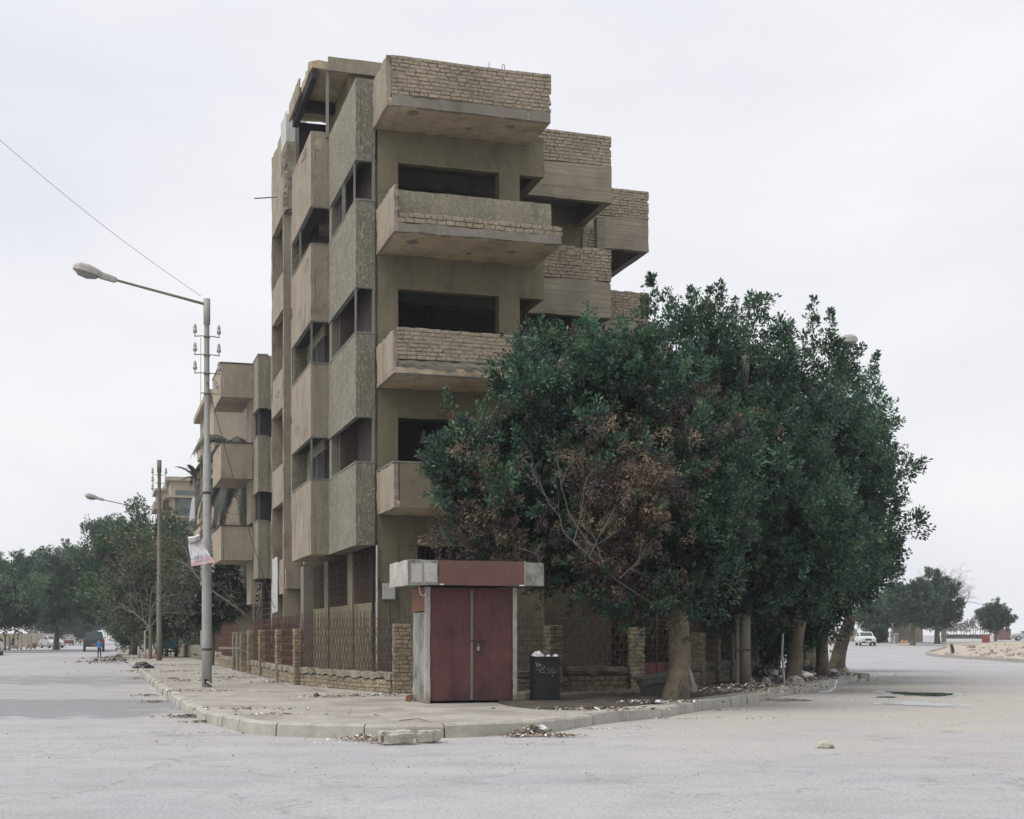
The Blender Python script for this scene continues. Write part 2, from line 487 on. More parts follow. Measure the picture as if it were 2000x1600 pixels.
def road_material():
    m, n, b, out = _mat('dusty_asphalt')
    big = _noise(n, 0.16, 6, 0.6)
    col = _ramp(n, big, [(0.3, (0.325, 0.320, 0.334)), (0.7, (0.385, 0.378, 0.392))])
    st = _noise(n, 0.5, 5, 0.6, (0.5, 2.2, 1))                 # wheel and sweeping streaks across the crossing
    col = _mix(n, 1.0, col, _ramp(n, st, [(0.3, (0.94, 0.94, 0.94)), (0.65, (1.03, 1.03, 1.03))]), 'MULTIPLY')
    col = _mix(n, 1.0, col, _ramp(n, _noise(n, 1.3, 7, 0.7, dist=0.8), [(0.30, (0.89, 0.885, 0.88)), (0.50, (1, 1, 1)), (0.70, (1.07, 1.065, 1.06))]), 'MULTIPLY')
    col = _mix(n, 1.0, col, _ramp(n, _noise(n, 0.22, 4, 0.5, (1.0, 3.0, 1), dist=1.5), [(0.38, (0.955, 0.957, 0.965)), (0.56, (1, 1, 1))]), 'MULTIPLY')
    # sand washed along the kerb and over the bend on the right
    tc = n.nodes.new('ShaderNodeTexCoord')
    at = n.nodes.new('ShaderNodeAttribute'); at.attribute_name = 'sand'
    nz = _noise(n, 0.7, 7, 0.65, dist=0.6)
    ad = n.nodes.new('ShaderNodeMath'); ad.operation = 'ADD'
    n.links.new(at.outputs['Fac'], ad.inputs[0]); n.links.new(nz, ad.inputs[1])
    f = _ramp(n, ad.outputs[0], [(0.62, (0, 0, 0)), (0.98, (1, 1, 1))])
    col = _mix(n, f, col, (0.375, 0.355, 0.328))
    pt = n.nodes.new('ShaderNodeAttribute'); pt.attribute_name = 'patch'   # cast shadow painted as darker asphalt
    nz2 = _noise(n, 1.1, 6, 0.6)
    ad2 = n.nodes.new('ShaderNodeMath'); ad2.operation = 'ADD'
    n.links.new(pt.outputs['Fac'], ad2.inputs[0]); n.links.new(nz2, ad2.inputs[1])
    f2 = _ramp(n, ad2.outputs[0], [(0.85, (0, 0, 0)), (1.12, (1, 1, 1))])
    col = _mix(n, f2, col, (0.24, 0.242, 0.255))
    g = _noise(n, 26, 4, 0.8)
    col = _mix(n, 1.0, col, _ramp(n, g, [(0.28, (0.62, 0.62, 0.62)), (0.5, (1, 1, 1)), (0.74, (1.32, 1.32, 1.32))]), 'MULTIPLY')
    vo = n.nodes.new('ShaderNodeTexVoronoi')
    vo.inputs['Scale'].default_value = 5.5
    n.links.new(tc.outputs['Object'], vo.inputs['Vector'])
    col = _mix(n, _ramp(n, vo.outputs['Distance'], [(0.028, (0.5, 0.5, 0.5)), (0.05, (0, 0, 0))]), col, (0.10, 0.095, 0.09))
    # fine cracks
    v2 = n.nodes.new('ShaderNodeTexVoronoi'); v2.feature = 'DISTANCE_TO_EDGE'
    v2.inputs['Scale'].default_value = 0.35
    wp = n.nodes.new('ShaderNodeMapping')
    ns = n.nodes.new('ShaderNodeTexNoise'); ns.inputs['Scale'].default_value = 1.6; ns.inputs['Detail'].default_value = 5
    n.links.new(tc.outputs['Object'], ns.inputs['Vector'])
    va = n.nodes.new('ShaderNodeVectorMath'); va.operation = 'MULTIPLY_ADD'
    va.inputs[1].default_value = (1.6, 1.6, 0)
    n.links.new(ns.outputs['Color'], va.inputs[0]); n.links.new(tc.outputs['Object'], va.inputs[2])
    n.links.new(va.outputs[0], v2.inputs['Vector'])
    col = _mix(n, _ramp(n, v2.outputs['Distance'], [(0.0025, (0.4,) * 3), (0.008, (0, 0, 0))]), col, (0.15, 0.145, 0.14))
    n.links.new(col, b.inputs['Base Color'])
    b.inputs['Roughness'].default_value = 0.9
    b.inputs['Specular IOR Level'].default_value = 0.25
    nb = _bump(n, b, g, 0.5, 0.006)
    _bump(n, b, nz, 0.3, 0.03, nb)
    return m


M['road'] = road_material()
M['sand'] = weathered('sandy_ground', (0.44, 0.385, 0.32), (0.35, 0.31, 0.265), (0.26, 0.225, 0.185), 0.5, sc_=0.4, grain=25, bump=0.6)
M['walk'] = weathered('dusty_pavement', (0.395, 0.375, 0.348), (0.30, 0.284, 0.262), (0.20, 0.172, 0.145), 0.7, sc_=0.55, grain=26, bump=0.6, stain_at=(0.46, 0.62))
M['soil'] = weathered('dark_littered_soil', (0.090, 0.078, 0.060), (0.050, 0.044, 0.038), (0.022, 0.020, 0.020), 0.7, sc_=1.5, grain=18, bump=1.0)
M['cream2'] = weathered('dusty_cream_plaster', (0.37, 0.325, 0.255), (0.30, 0.262, 0.205), (0.16, 0.138, 0.108), 0.6, sc_=0.9)

# ---------------------------------------------------------------- ground, road, pavement, kerbs
def sheet(name, xs, ys, zf, mat, attrs=None):
    nx, ny = len(xs), len(ys)
    vs = [(x, y, zf(x, y)) for y in ys for x in xs]
    fs = [(j * nx + i, j * nx + i + 1, (j + 1) * nx + i + 1, (j + 1) * nx + i) for j in range(ny - 1) for i in range(nx - 1)]
    me = bpy.data.meshes.new(name)
    me.from_pydata(vs, [], fs)
    me.materials.append(mat)
    for an, fn in (attrs or {}).items():
        a = me.attributes.new(an, 'FLOAT', 'POINT')
        a.data.foreach_set('value', [fn(v[0], v[1]) for v in vs])
    o = bpy.data.objects.new(name, me)
    COL.objects.link(o)
    return tag(o, kind='structure')


def frange(a, b, s):
    return [a + i * s for i in range(int(round((b - a) / s)) + 1)]


def gz(x, y):
    return rise(x, min(y, 230))


KERB_PX = [(282, 1314), (312, 1338), (330, 1350), (360, 1371), (390, 1383), (426, 1395), (480, 1408), (540, 1413), (597, 1415), (750, 1417), (900, 1415), (990, 1411), (1080, 1405), (1180, 1391), (1280, 1382), (1380, 1368), (1465, 1357), (1530, 1344), (1579, 1337), (1624, 1328), (1670, 1319)]
kp = [G(x, y, 0.18).to_2d() for x, y in KERB_PX]
d1 = D1.to_2d()
kp = [kp[0] + d1 * 100 + Vector((0.3, 0)), kp[0] + d1 * 28] + kp + [Vector((10.95, 44.4)), Vector((10.7, 47)), Vector((9.6, 51)), Vector((9.6, 51)) + d1 * 70]


def smooth_path(pts, step):
    out = []
    P = [pts[0] * 2 - pts[1]] + pts + [pts[-1] * 2 - pts[-2]]
    for i in range(1, len(P) - 2):
        n = max(1, int((P[i + 1] - P[i]).length / step))
        for k in range(n):
            t = k / n
            a, b_, c, d = P[i - 1], P[i], P[i + 1], P[i + 2]
            q = 0.5 * ((2 * b_) + (c - a) * t + (2 * a - 5 * b_ + 4 * c - d) * t * t + (3 * b_ - a - 3 * c + d) * t ** 3)
            out.append(q)
    out.append(pts[-1])
    return out


kpath = [p + Vector((noise.noise(Vector((p.x, p.y, 0)) * 0.6), noise.noise(Vector((p.y, p.x, 3)) * 0.6))) * 0.05 for p in smooth_path(kp, 0.25)]


def dist_kerb(x, y, pts=kpath[::3]):
    return min((x - p.x) ** 2 + (y - p.y) ** 2 for p in pts) ** 0.5


def sandf(x, y):
    if y > 75 or x < -16: return 0.0
    d = dist_kerb(x, y)
    k = max(0.0, 0.36 - d * 0.22) if x < 2 else max(0.0, 0.42 - d * 0.045)
    e = math.exp(-(((x - 9.0) / 5.0) ** 2 + ((y - 29) / 10.0) ** 2))
    return min(0.6, k + 0.34 * e)


def shadowf(x, y):  # masks for shadows from out of frame, painted into the road colour
    a = math.exp(-(((x + 9.5) / 4.5) ** 4 + ((y - 27.0) / 4.2) ** 6)) * 0.62      # painted shadow band across the side street
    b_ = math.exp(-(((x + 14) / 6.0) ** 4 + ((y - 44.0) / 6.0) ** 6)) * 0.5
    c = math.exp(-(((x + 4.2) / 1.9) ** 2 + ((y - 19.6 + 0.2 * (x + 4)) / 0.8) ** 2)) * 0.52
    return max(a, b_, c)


RX = frange(-420, -40, 20) + frange(-38, 44, 1.0)[0:] + frange(50, 430, 20)
RY = frange(-20, 0, 4) + frange(1.5, 76.5, 1.0) + frange(80, 150, 5) + frange(160, 600, 20)
sheet('ground', [-4000, -1500] + RX + [1500, 4000], [-300, -100] + RY + [1200, 4000], lambda x, y: gz(x, y) - 0.05, M['sand'])
road = sheet('road', RX, RY, gz, M['road'], {'sand': sandf, 'patch': shadowf})

# pavement slab of the corner block
inner = []
for i, p in enumerate(kpath):
    a, b_ = kpath[max(0, i - 1)], kpath[min(len(kpath) - 1, i + 1)]
    t = (b_ - a).normalized()
    inner.append(p + Vector((-t.y, t.x)) * 0.14)
bm = bmesh.new()
top = [bm.verts.new((p.x, p.y, 0.172)) for p in inner]
f_ = bm.faces.new(top)
bmesh.ops.triangulate(bm, faces=[f_])
me = bpy.data.meshes.new('pavement')
bm.to_mesh(me); bm.free()
me.materials.append(M['walk'])
pav = bpy.data.objects.new('pavement', me)
COL.objects.link(pav)
tag(pav, kind='structure')
# the kerb: stones laid end to end
kerb = empty('kerb')
tag(kerb, kind='structure')
acc, seg_i, start = 0.0, 0, 0
runs = []
i = 0
while i < len(kpath) - 1:
    tgt = R.uniform(0.85, 1.15)
    j, l = i, 0.0
    while j < len(kpath) - 1 and l < tgt:
        l += (kpath[j + 1] - kpath[j]).length
        j += 1
    runs.append((i, j))
    i = j
far_mb = MB()
for (i, j) in runs:
    seg = kpath[i:j + 1]
    ctr = seg[len(seg) // 2]
    near = ctr.y < 56 and ctr.x > -15
    mb = MB() if near else far_mb
    dz = R.uniform(-0.018, 0.014)
    tw = R.uniform(-0.018, 0.018)
    n = len(seg)
    b0 = len(mb.v)
    for k, p in enumerate(seg):
        t = (seg[min(k + 1, n - 1)] - seg[max(k - 1, 0)]).normalized()
        nr = Vector((-t.y, t.x))
        q = p + t * (0.010 if k == 0 else -0.010 if k == n - 1 else 0)
        w_ = noise.noise(Vector((q.x, q.y, 1)) * 2.5)
        c = max(0.0, noise.noise(Vector((q.x, q.y, 9)) * 4.0)) * 0.025
        zt = 0.187 + dz + 0.006 * w_ + gz(q.x, q.y)
        prof = [(-0.025 + tw, -0.06), (-0.018 + tw, 0.05), (-0.004 + tw + 0.006 * w_, zt - 0.030 - c), (0.022 + tw + c, zt), (0.135, zt + 0.002), (0.16, zt - 0.004), (0.17, -0.05)]
        for (u_, z_) in prof:
            pp = q + nr * u_
            mb.v.append((pp.x, pp.y, z_))
    m_ = 7
    for k in range(n - 1):
        for a in range(m_ - 1):
            mb.f.append((b0 + k * m_ + a + 1, b0 + k * m_ + a, b0 + (k + 1) * m_ + a, b0 + (k + 1) * m_ + a + 1)); mb.m.append(0)
    mb.f.append(tuple(b0 + a for a in range(m_))); mb.m.append(0)
    mb.f.append(tuple(b0 + (n - 1) * m_ + a for a in reversed(range(m_)))); mb.m.append(0)
    if near: mb.build('kerb_stone', M['kerb'], kerb)
far_mb.build('kerb_run', M['kerb'], kerb)

# dark soil with tree shade put into its colour, piled a little against the kerb
sp = [G(x, y, 0.18).to_2d() for x, y in ((1012, 1381), (1060, 1386), (1150, 1388), (1290, 1377), (1385, 1363), (1465, 1352), (1530, 1340), (1579, 1333), (1624, 1325), (1655, 1319))]
bmv = MB()
sp = smooth_path(sp, 0.35)
for k, p in enumerate(sp):
    for a in range(12):
        t = a / 11.0
        q = Vector((p.x - 0.14 - 0.30 * t * 4, p.y + 0.35 + t * (6.0 + 0.25 * k)))
        e = 0.0 if k in (0,) else 1.0
        h = 0.178 + (0.05 * e * math.sin(math.pi * min(1, t * 1.4 + 0.05)) + 0.05 * noise.noise(Vector((q.x, q.y, 0)) * 1.4) + 0.03 * noise.noise(Vector((q.x, q.y, 0)) * 5)) * (1.0 if 0 < a < 11 else 0.0) * e
        bmv.v.append((q.x, q.y, h))
for k in range(len(sp) - 1):
    for a in range(11):
        bmv.f.append((k * 12 + a, (k + 1) * 12 + a, (k + 1) * 12 + a + 1, k * 12 + a + 1)); bmv.m.append(0)
tag(bmv.build('soil_strip', M['soil'], smooth=True), kind='structure')
# left pavement across the side street
lk = L(0, 0).to_2d() + Vector((-D2.x, -D2.y)) * 15.2
mb = MB()
for s_ in (0,):
    a, b_ = lk + d1 * -60, lk + d1 * 330
    nl = Vector((-D2.x, -D2.y)) * 40
    mb.add([(a.x, a.y, 0.12), (b_.x, b_.y, 0.12), (b_.x + nl.x, b_.y + nl.y, 0.12), (a.x + nl.x, a.y + nl.y, 0.12), (a.x, a.y, -0.03), (b_.x, b_.y, -0.03)], [(0, 1, 2, 3), (4, 5, 1, 0)])
tag(mb.build('far_pavement', M['sand']), kind='structure')
# sandy traffic island on the right with its own kerb
isl = empty('traffic_island'); tag(isl, kind='structure')
ip = [G(x, y, 0.12).to_2d() for x, y in ((1806, 1274), (1836, 1279), (1858, 1282))]
ip = [Vector((47, 150)), Vector((39.5, 126)), Vector((34.6, 113))] + ip[:0] + [G(1812, 1275.5, 0.12).to_2d(), G(1832, 1279.5, 0.12).to_2d(), G(1858, 1281.5, 0.12).to_2d(), G(1930, 1285.5, 0.12).to_2d(), G(2000, 1290, 0.12).to_2d(), G(2300, 1308, 0.12).to_2d()]
pp = smooth_path(ip, 1.2)
mb = MB()
far = [Vector((p.x + 60 + k * 0.3, p.y + 40)) for k, p in enumerate(pp)]
mb.v = [(p.x, p.y, 0.12 + gz(p.x, p.y)) for p in pp] + [(p.x, min(p.y, 175), 0.10 + gz(p.x, min(p.y, 175))) for p in far]
n = len(pp)
rows = 14
mb.v = []
for k in range(n):
    for r_ in range(rows):
        t = r_ / (rows - 1)
        q = pp[k].lerp(far[k], t)
        mb.v.append((q.x, q.y, 0.12 + gz(q.x, q.y) + (0.10 * noise.noise(Vector((q.x, q.y, 0)) * 0.22) + 0.05 * noise.noise(Vector((q.x, q.y, 5)) * 0.9)) * min(1, t * 8)))
for k in range(n - 1):
    for r_ in range(rows - 1):
        mb.f.append((k * rows + r_, (k + 1) * rows + r_, (k + 1) * rows + r_ + 1, k * rows + r_ + 1)); mb.m.append(0)
mb.build('island_sand', M['sand'], isl)
for k in range(n - 1):
    a, b_ = pp[k], pp[k + 1]
    if 2 < k < 6: continue                                   # broken, missing stones at the tip
    t = (b_ - a); l = t.length; ang = math.atan2(t.y, t.x)
    z0 = gz(a.x, a.y)
    Mx = Matrix.Translation((a.x, a.y, z0)) @ Matrix.Rotation(ang, 4, 'Z')
    MB().box(0.01, l - 0.01, -0.12, 0.12, -0.05, 0.19, Mx, 0.012).build('kerb_stone', M['kerb'], isl)
hump = MB()
rng = random.Random(3)
for k in range(420):
    a = rng.random(); q = Vector((rng.uniform(0, 1), rng.uniform(82, 135))); q.x = 0.315 * q.y + q.x * 26 + 1.5
    s_ = rng.uniform(0.04, 0.15)
    z = gz(q.x, q.y) + 0.13
    hump.box(-s_, s_, -s_ * 0.7, s_ * 0.7, -s_ * 0.2, s_ * 0.7, Matrix.Translation((q.x, q.y, z)) @ Matrix.Rotation(rng.uniform(0, 3), 4, 'Z'), s_ * 0.4)
tag(hump.build('island_rubble', M['sand']), kind='stuff')

# ---------------------------------------------------------------- bricks
def brick_variant(seed, l=0.245, h=0.074, d=0.09):
    rr = random.Random(seed)
    j = lambda s: rr.uniform(-s, s)
    c = 0.007
    back = [(-l / 2, d, -h / 2), (l / 2, d, -h / 2), (l / 2, d, h / 2), (-l / 2, d, h / 2)]
    mid = [(x + j(.006), 0.010 + j(.004), z + j(.006)) for x, _, z in back]
    fr = [(x - math.copysign(c + abs(j(.006)), x), -0.004 + j(.005), z - math.copysign(c * 0.8 + abs(j(.004)), z)) for x, _, z in back]
    mb = MB()
    f = [(8, 9, 10, 11)]
    for k in range(4):
        k2 = (k + 1) % 4
        f += [(4 + k, 4 + k2, 8 + k2, 8 + k), (k, k2, 4 + k2, 4 + k)]
    mb.add(back + mid + fr, f)
    return mb


def course_layout(length, z0, z1, rr, bl=0.25, bh=0.083, ragged_top=0.0):
    """brick centres (s along the wall, z), lengths and depths, in running bond that wanders a little"""
    out = []
    nrow = max(1, int((z1 - z0) / bh))
    bh = (z1 - z0) / nrow
    for r_ in range(nrow):
        s = -rr.uniform(0.0, 0.6) * bl
        zc = z0 + (r_ + 0.5) * bh
        while s < length - 0.03:
            l = bl * rr.uniform(0.80, 1.08)
            if rr.random() < 0.12: l *= 0.55
            a, b_ = max(0.0, s), min(length, s + l)
            if b_ - a > 0.05 and not (r_ == nrow - 1 and rr.random() < ragged_top):
                out.append(((a + b_) / 2, zc + 0.012 * math.sin(s * 1.3 + r_ * 0.2), (b_ - a - 0.009), rr.uniform(-0.009, 0.008), bh))
            s += l
    return out


BV = {}


def bricks(parent, org, ang, length, z0, z1, single, seed=1, mat='brick', bl=0.25, bh=0.083, ragged=0.0):
    """a face of bricks running from org along ang; single=True builds each brick as an object"""
    rr = random.Random(seed)
    key = mat
    if key not in BV:
        BV[key] = [brick_variant(100 + k).mesh('brick', M[mat]) for k in range(7)]
    lay = course_layout(length, z0, z1, rr, bl, bh, ragged)
    ca, sa = math.cos(ang), math.sin(ang)
    if single:
        for (s, z, l, dd, h) in lay:
            link('brick', rr.choice(BV[key]), parent, (org[0] + ca * s - sa * dd, org[1] + sa * s + ca * dd, z + (org[2] if len(org) > 2 else 0)), (rr.uniform(-.02, .02), rr.uniform(-.02, .02), ang + rr.uniform(-.03, .03)), (l / 0.245, 1, (h - 0.007) / 0.074))
    else:
        mb = MB()
        vs = [brick_variant(200 + k) for k in range(7)]
        for (s, z, l, dd, h) in lay:
            v = rr.choice(vs)
            Mx = Matrix.Translation((org[0] + ca * s - sa * dd, org[1] + sa * s + ca * dd, z + (org[2] if len(org) > 2 else 0))) @ Matrix.Rotation(ang, 4, 'Z') @ Matrix.Diagonal((l / 0.245, 1, (h - 0.007) / 0.074, 1))
            mb.add([Mx @ Vector(p) for p in v.v], v.f)
        o = mb.build('brickwork', M[mat], parent)
        tag(o, kind='stuff')
        return o


# ---------------------------------------------------------------- the abandoned corner building
bld = empty('abandoned_building', O, A, 'unfinished five-storey concrete corner building with bare brick balconies and empty window openings', 'building')


def part(name, mat, boxes, parent=bld, seg=0.28, amp=0.010, edge=0.0, smooth=False):
    mb = MB()
    for b in boxes:
        if len(b) == 7: mb.mi = b[6]
        mb.rough(*b[:6], seg=seg, amp=amp, edge=edge)
    return mb.build(name, mat if isinstance(mat, list) else M[mat], parent, smooth)


BOT = [3.5, 6.5, 9.5, 12.45]       # undersides of the solid bands
TOP = [5.42, 8.42, 11.5, 14.33]    # tops of the solid bands
# front wall piers and bands
part('corner_pier', 'olive', [(0.0, 0.48, 0.0, 0.25, 0.1, 13.2)], seg=0.3)
part('front_pier', 'olive', [(2.94, 3.45, 0.0, 0.35, 0.1, 13.2)], seg=0.3)
for k in range(4):
    t = TOP[k] if k < 3 else 13.4
    part('front_wall', 'olive', [(0.003, 4.07, 0.004, 0.22, BOT[k], t)], seg=0.3, edge=0.01)
    part('side_return', 'olive', [(3.85, 4.066, 0.22, 2.30, BOT[k] + 0.004, t - 0.03)], seg=0.4)
part('ground_wall', 'olive', [(0.48, 2.94, 0.02, 0.2, 0.1, 1.9), (3.45, 4.07, 0.02, 0.2, 0.1, 3.5), (0.48, 0.95, 0.024, 0.2, 1.9, 3.5)], seg=0.4)
# ground-floor window bars beside the kiosk
gw = empty('window_grille'); gw.parent = bld; KIDS.setdefault(bld.name, []).append(gw)
for k in range(16):
    u_ = 1.0 + k * 0.125
    MB().tube([(u_, -0.02, 1.9), (u_, -0.02, 3.45)], 0.009, 4).build('bar', M['iron'], gw)
# slabs and rooms
for k, z in enumerate((4.22, 7.22, 10.22, 13.18)):
    part('floor_slab', 'concrete', [(-0.40, 3.84, 0.23, 13.5, z, z + 0.16), (3.84, 6.43, 2.48, 13.5, z + 0.002, z + 0.158), (6.43, 9.0, 6.23, 13.5, z + 0.004, z + 0.156)], amp=0.004, seg=2)
part('room_wall', 'roomwall', [(0.1, 4.0, 5.0, 5.15, 0.1, 13.18), (4.0, 9.0, 9.4, 9.55, 0.1, 13.17), (8.9, 9.05, 9.55, 13.4, 0.1, 13.17)], amp=0.004, seg=2)
part('rear_wall', 'olive', [(-0.4, 9.0, 13.5, 13.7, 0.1, 13.2)], amp=0.004, seg=2)
for k in range(3):
    part('room_partition', 'roomwall', [(0.06, 0.18, 0.6, 5.0, TOP[k] - 1.0, BOT[k + 1] + 0.6), (-0.38, 0.06, 3.0, 3.12, TOP[k] - 1.0, BOT[k + 1] + 0.6)], amp=0.006, seg=0.6)

# projecting roughcast box next to the corner (left face and front face)
def bay(u0, u1, v0, v1, th, mat, k, zlo, zhi, parent, closed=False, mats2=None):
    bs = [(u0, u0 + th, v0, v1, zlo, zhi), (u0 + th, u1, v0, v0 + th, zlo + 0.003, zhi - 0.003)]
    if closed: bs.append((u0 + th, u1, v0 + th, v1, zlo + 0.005, zlo + 0.12))
    return part('bay_wall', mat, bs, parent, seg=0.3, amp=0.008, edge=0.006)


for k in range(4):
    bay(-0.52, -0.06, 0.002, 3.98, 0.12, 'rough', k, BOT[k], TOP[k], bld, k == 0)
    bay(-0.97, -0.52, 3.98, 7.60, 0.12, 'tan', k, BOT[k] + (0.05 if k else 0.0), TOP[k] + (0.02 if k < 3 else 0.12), bld, k == 0)
    # thin pale trims along the edges of the openings
    if k < 3:
        z0, z1 = TOP[k], BOT[k + 1]
        part('window_frame', 'frame', [(-0.528, -0.37, -0.006, 3.98, z0 - 0.004, z0 + 0.03), (-0.37, -0.05, -0.008, 0.13, z0 - 0.002, z0 + 0.032),
                                       (-0.528, -0.42, -0.006, 3.98, z1 - 0.03, z1 + 0.003), (-0.42, -0.05, -0.008, 0.10, z1 - 0.032, z1 + 0.001),
                                       (-0.13, -0.07, -0.01, 0.06, z0 + 0.03, z1 - 0.03)], amp=0.003, seg=1)
        part('window_frame', 'frame', [(-0.98, -0.85, 3.97, 7.6, z0 + 0.016, z0 + 0.05), (-0.85, -0.52, 3.972, 4.08, z0 + 0.018, z0 + 0.052),
                                       (-0.98, -0.88, 3.97, 7.6, z1 + 0.02, z1 + 0.055), (-0.88, -0.52, 3.972, 4.05, z1 + 0.018, z1 + 0.053)], amp=0.003, seg=1)
        part('corner_column', 'concrete', [(-0.50, -0.28, 3.55, 3.93, z0 - 0.6, z1 + 0.5)], amp=0.004, seg=0.5)
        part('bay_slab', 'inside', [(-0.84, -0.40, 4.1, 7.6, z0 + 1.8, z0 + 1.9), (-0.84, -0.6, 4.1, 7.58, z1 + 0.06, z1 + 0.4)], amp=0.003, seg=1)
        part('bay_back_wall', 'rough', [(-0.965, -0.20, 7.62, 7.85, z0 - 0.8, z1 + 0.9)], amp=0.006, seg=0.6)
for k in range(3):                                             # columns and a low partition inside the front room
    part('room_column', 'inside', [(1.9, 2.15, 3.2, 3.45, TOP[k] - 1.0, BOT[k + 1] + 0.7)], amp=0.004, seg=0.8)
    part('room_beam', 'concrete', [(0.2, 3.8, 2.6, 2.8, BOT[k + 1] + 0.35, BOT[k + 1] + 0.73)], amp=0.004, seg=0.8)
# mullions that still stand in the openings
for (u_, v_, k) in ((-0.50, 0.25, 2), (-0.50, 1.6, 2), (-0.50, 1.85, 2), (-0.50, 0.1, 1), (-0.94, 4.05, 1), (-0.94, 6.1, 2), (-0.94, 4.05, 0), (-0.94, 7.3, 1)):
    z0, z1 = TOP[k], BOT[k + 1]
    part('mullion', 'frame', [(u_ - 0.022, u_ + 0.022, v_ - 0.025, v_ + 0.025, z0, z1 + 0.03)], amp=0.003, seg=0.5)
# inner window seen through the bay opening of the first and second storeys
for k in (0, 1):
    z0 = TOP[k]
    part('inner_window', [M['rough'], M['dark'], M['frame']], [(-0.56, -0.50, 4.4, 7.5, z0 - 0.6, z0 + 0.12, 0), (-0.56, -0.50, 4.4, 7.5, z0 + 0.86, z0 + 1.3, 0),
         (-0.56, -0.50, 6.9, 7.5, z0 + 0.12, z0 + 0.86, 0), (-0.53, -0.51, 4.5, 6.9, z0 + 0.12, z0 + 0.86, 1), (-0.57, -0.49, 6.84, 6.92, z0 + 0.12, z0 + 0.86, 2), (-0.57, -0.49, 5.6, 5.66, z0 + 0.12, z0 + 0.86, 2)], amp=0.002, seg=1)
# narrow slot between bay and corner pier
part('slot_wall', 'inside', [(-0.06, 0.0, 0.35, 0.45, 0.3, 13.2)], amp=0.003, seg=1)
for k in (0,):
    part('pipe_chase', 'concrete', [(-0.06, 0.0, 0.10, 0.2, 3.6, 12.4)], amp=0.003, seg=1)

# stair tower with tall recessed windows
tw = [(-0.75, 1.6, 11.2, 11.38, 0.1, 17.0), (-0.75, 1.6, 14.1, 14.3, 0.1, 17.15), (1.4, 1.6, 11.38, 14.1, 0.1, 16.9), (-0.55, 1.4, 11.38, 14.1, 16.75, 16.95)]
WB, WT = [3.78, 6.77, 9.72, 12.72], [5.55, 8.51, 11.54, 14.48]
edges = [2.7] + [x for p in zip(WB, WT) for x in p] + [17.08]
for k in range(0, len(edges), 2):
    tw.append((-0.75, -0.55, 11.38, 14.1, edges[k], edges[k + 1]))
part('stair_tower', 'tan', tw, seg=0.4, amp=0.012, edge=0.02)
for k in range(4):
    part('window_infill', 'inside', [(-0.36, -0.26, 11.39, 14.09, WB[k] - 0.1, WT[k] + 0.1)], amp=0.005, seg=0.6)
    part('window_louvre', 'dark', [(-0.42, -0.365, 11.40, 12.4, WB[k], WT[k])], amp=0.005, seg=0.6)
part('torn_sheeting', 'sheet', [(-0.80, -0.78, 12.3, 13.6, 2.15, 3.9)], amp=0.03, seg=0.3)
part('entrance_canopy', 'tan', [(-0.70, 0.1, 10.9, 11.18, 2.85, 3.45)], seg=0.3, amp=0.012)
MB().tube([(-0.8, 12.4, 15.3), (-1.45, 12.9, 15.35)], 0.02, 6).build('drain_spout', M['polebrown'], bld)
# lower rubble wall where the tower meets the bays
part('recess_wall', 'rough', [(-0.42, 1.5, 9.0, 9.2, 3.5, 14.5)], seg=0.4, amp=0.02)

# ground storey on the side street: posts, sill wall, scroll grilles
part('side_sill_wall', 'olive', [(0.0, 0.16, 0.25, 13.5, 0.1, 2.2)], seg=0.4)
part('side_post', 'olive', [(-0.05, 0.17, 3.08, 3.80, 0.12, 3.5)], seg=0.4)
part('side_post', 'olive', [(-0.05, 0.17, 6.95, 7.6, 0.12, 3.5)], seg=0.4)
part('side_post', 'concrete', [(-0.3, 0.17, 10.0, 10.6, 0.12, 3.5)], seg=0.4)
part('side_backing', 'dark', [(0.35, 0.45, 0.4, 13.5, 2.2, 3.5)], amp=0.002, seg=2)


def scroll_pts(w_, h_, flip=1, n=22):
    """an S scroll as a line in a w x h cell"""
    P = []
    r0 = w_ * 0.30
    for i in range(n + 1):
        t = i / n
        if t < 0.36:
            a = math.pi * (1.9 - 2.3 * t / 0.36)
            r_ = r0 * (0.35 + 0.65 * t / 0.36)
            P.append((r_ * math.cos(a), h_ * 0.30 + r_ * math.sin(a)))
        elif t <= 0.64:
            s = (t - 0.36) / 0.28
            P.append(None)
        else:
            a = math.pi * (0.6 + 2.3 * (t - 0.64) / 0.36)
            r_ = r0 * (1.0 - 0.65 * (t - 0.64) / 0.36)
            P.append((-r_ * math.cos(math.pi - a) * -1, -h_ * 0.30 + r_ * math.sin(a)))
    out = [p for p in P if p]
    # mirror the top half through the centre so the S is point-symmetric
    half = [p for p in P[:int(n * 0.36) + 1] if p]
    out = half + [(-x, -z) for x, z in reversed(half)]
    return [(x * flip, z) for x, z in out]


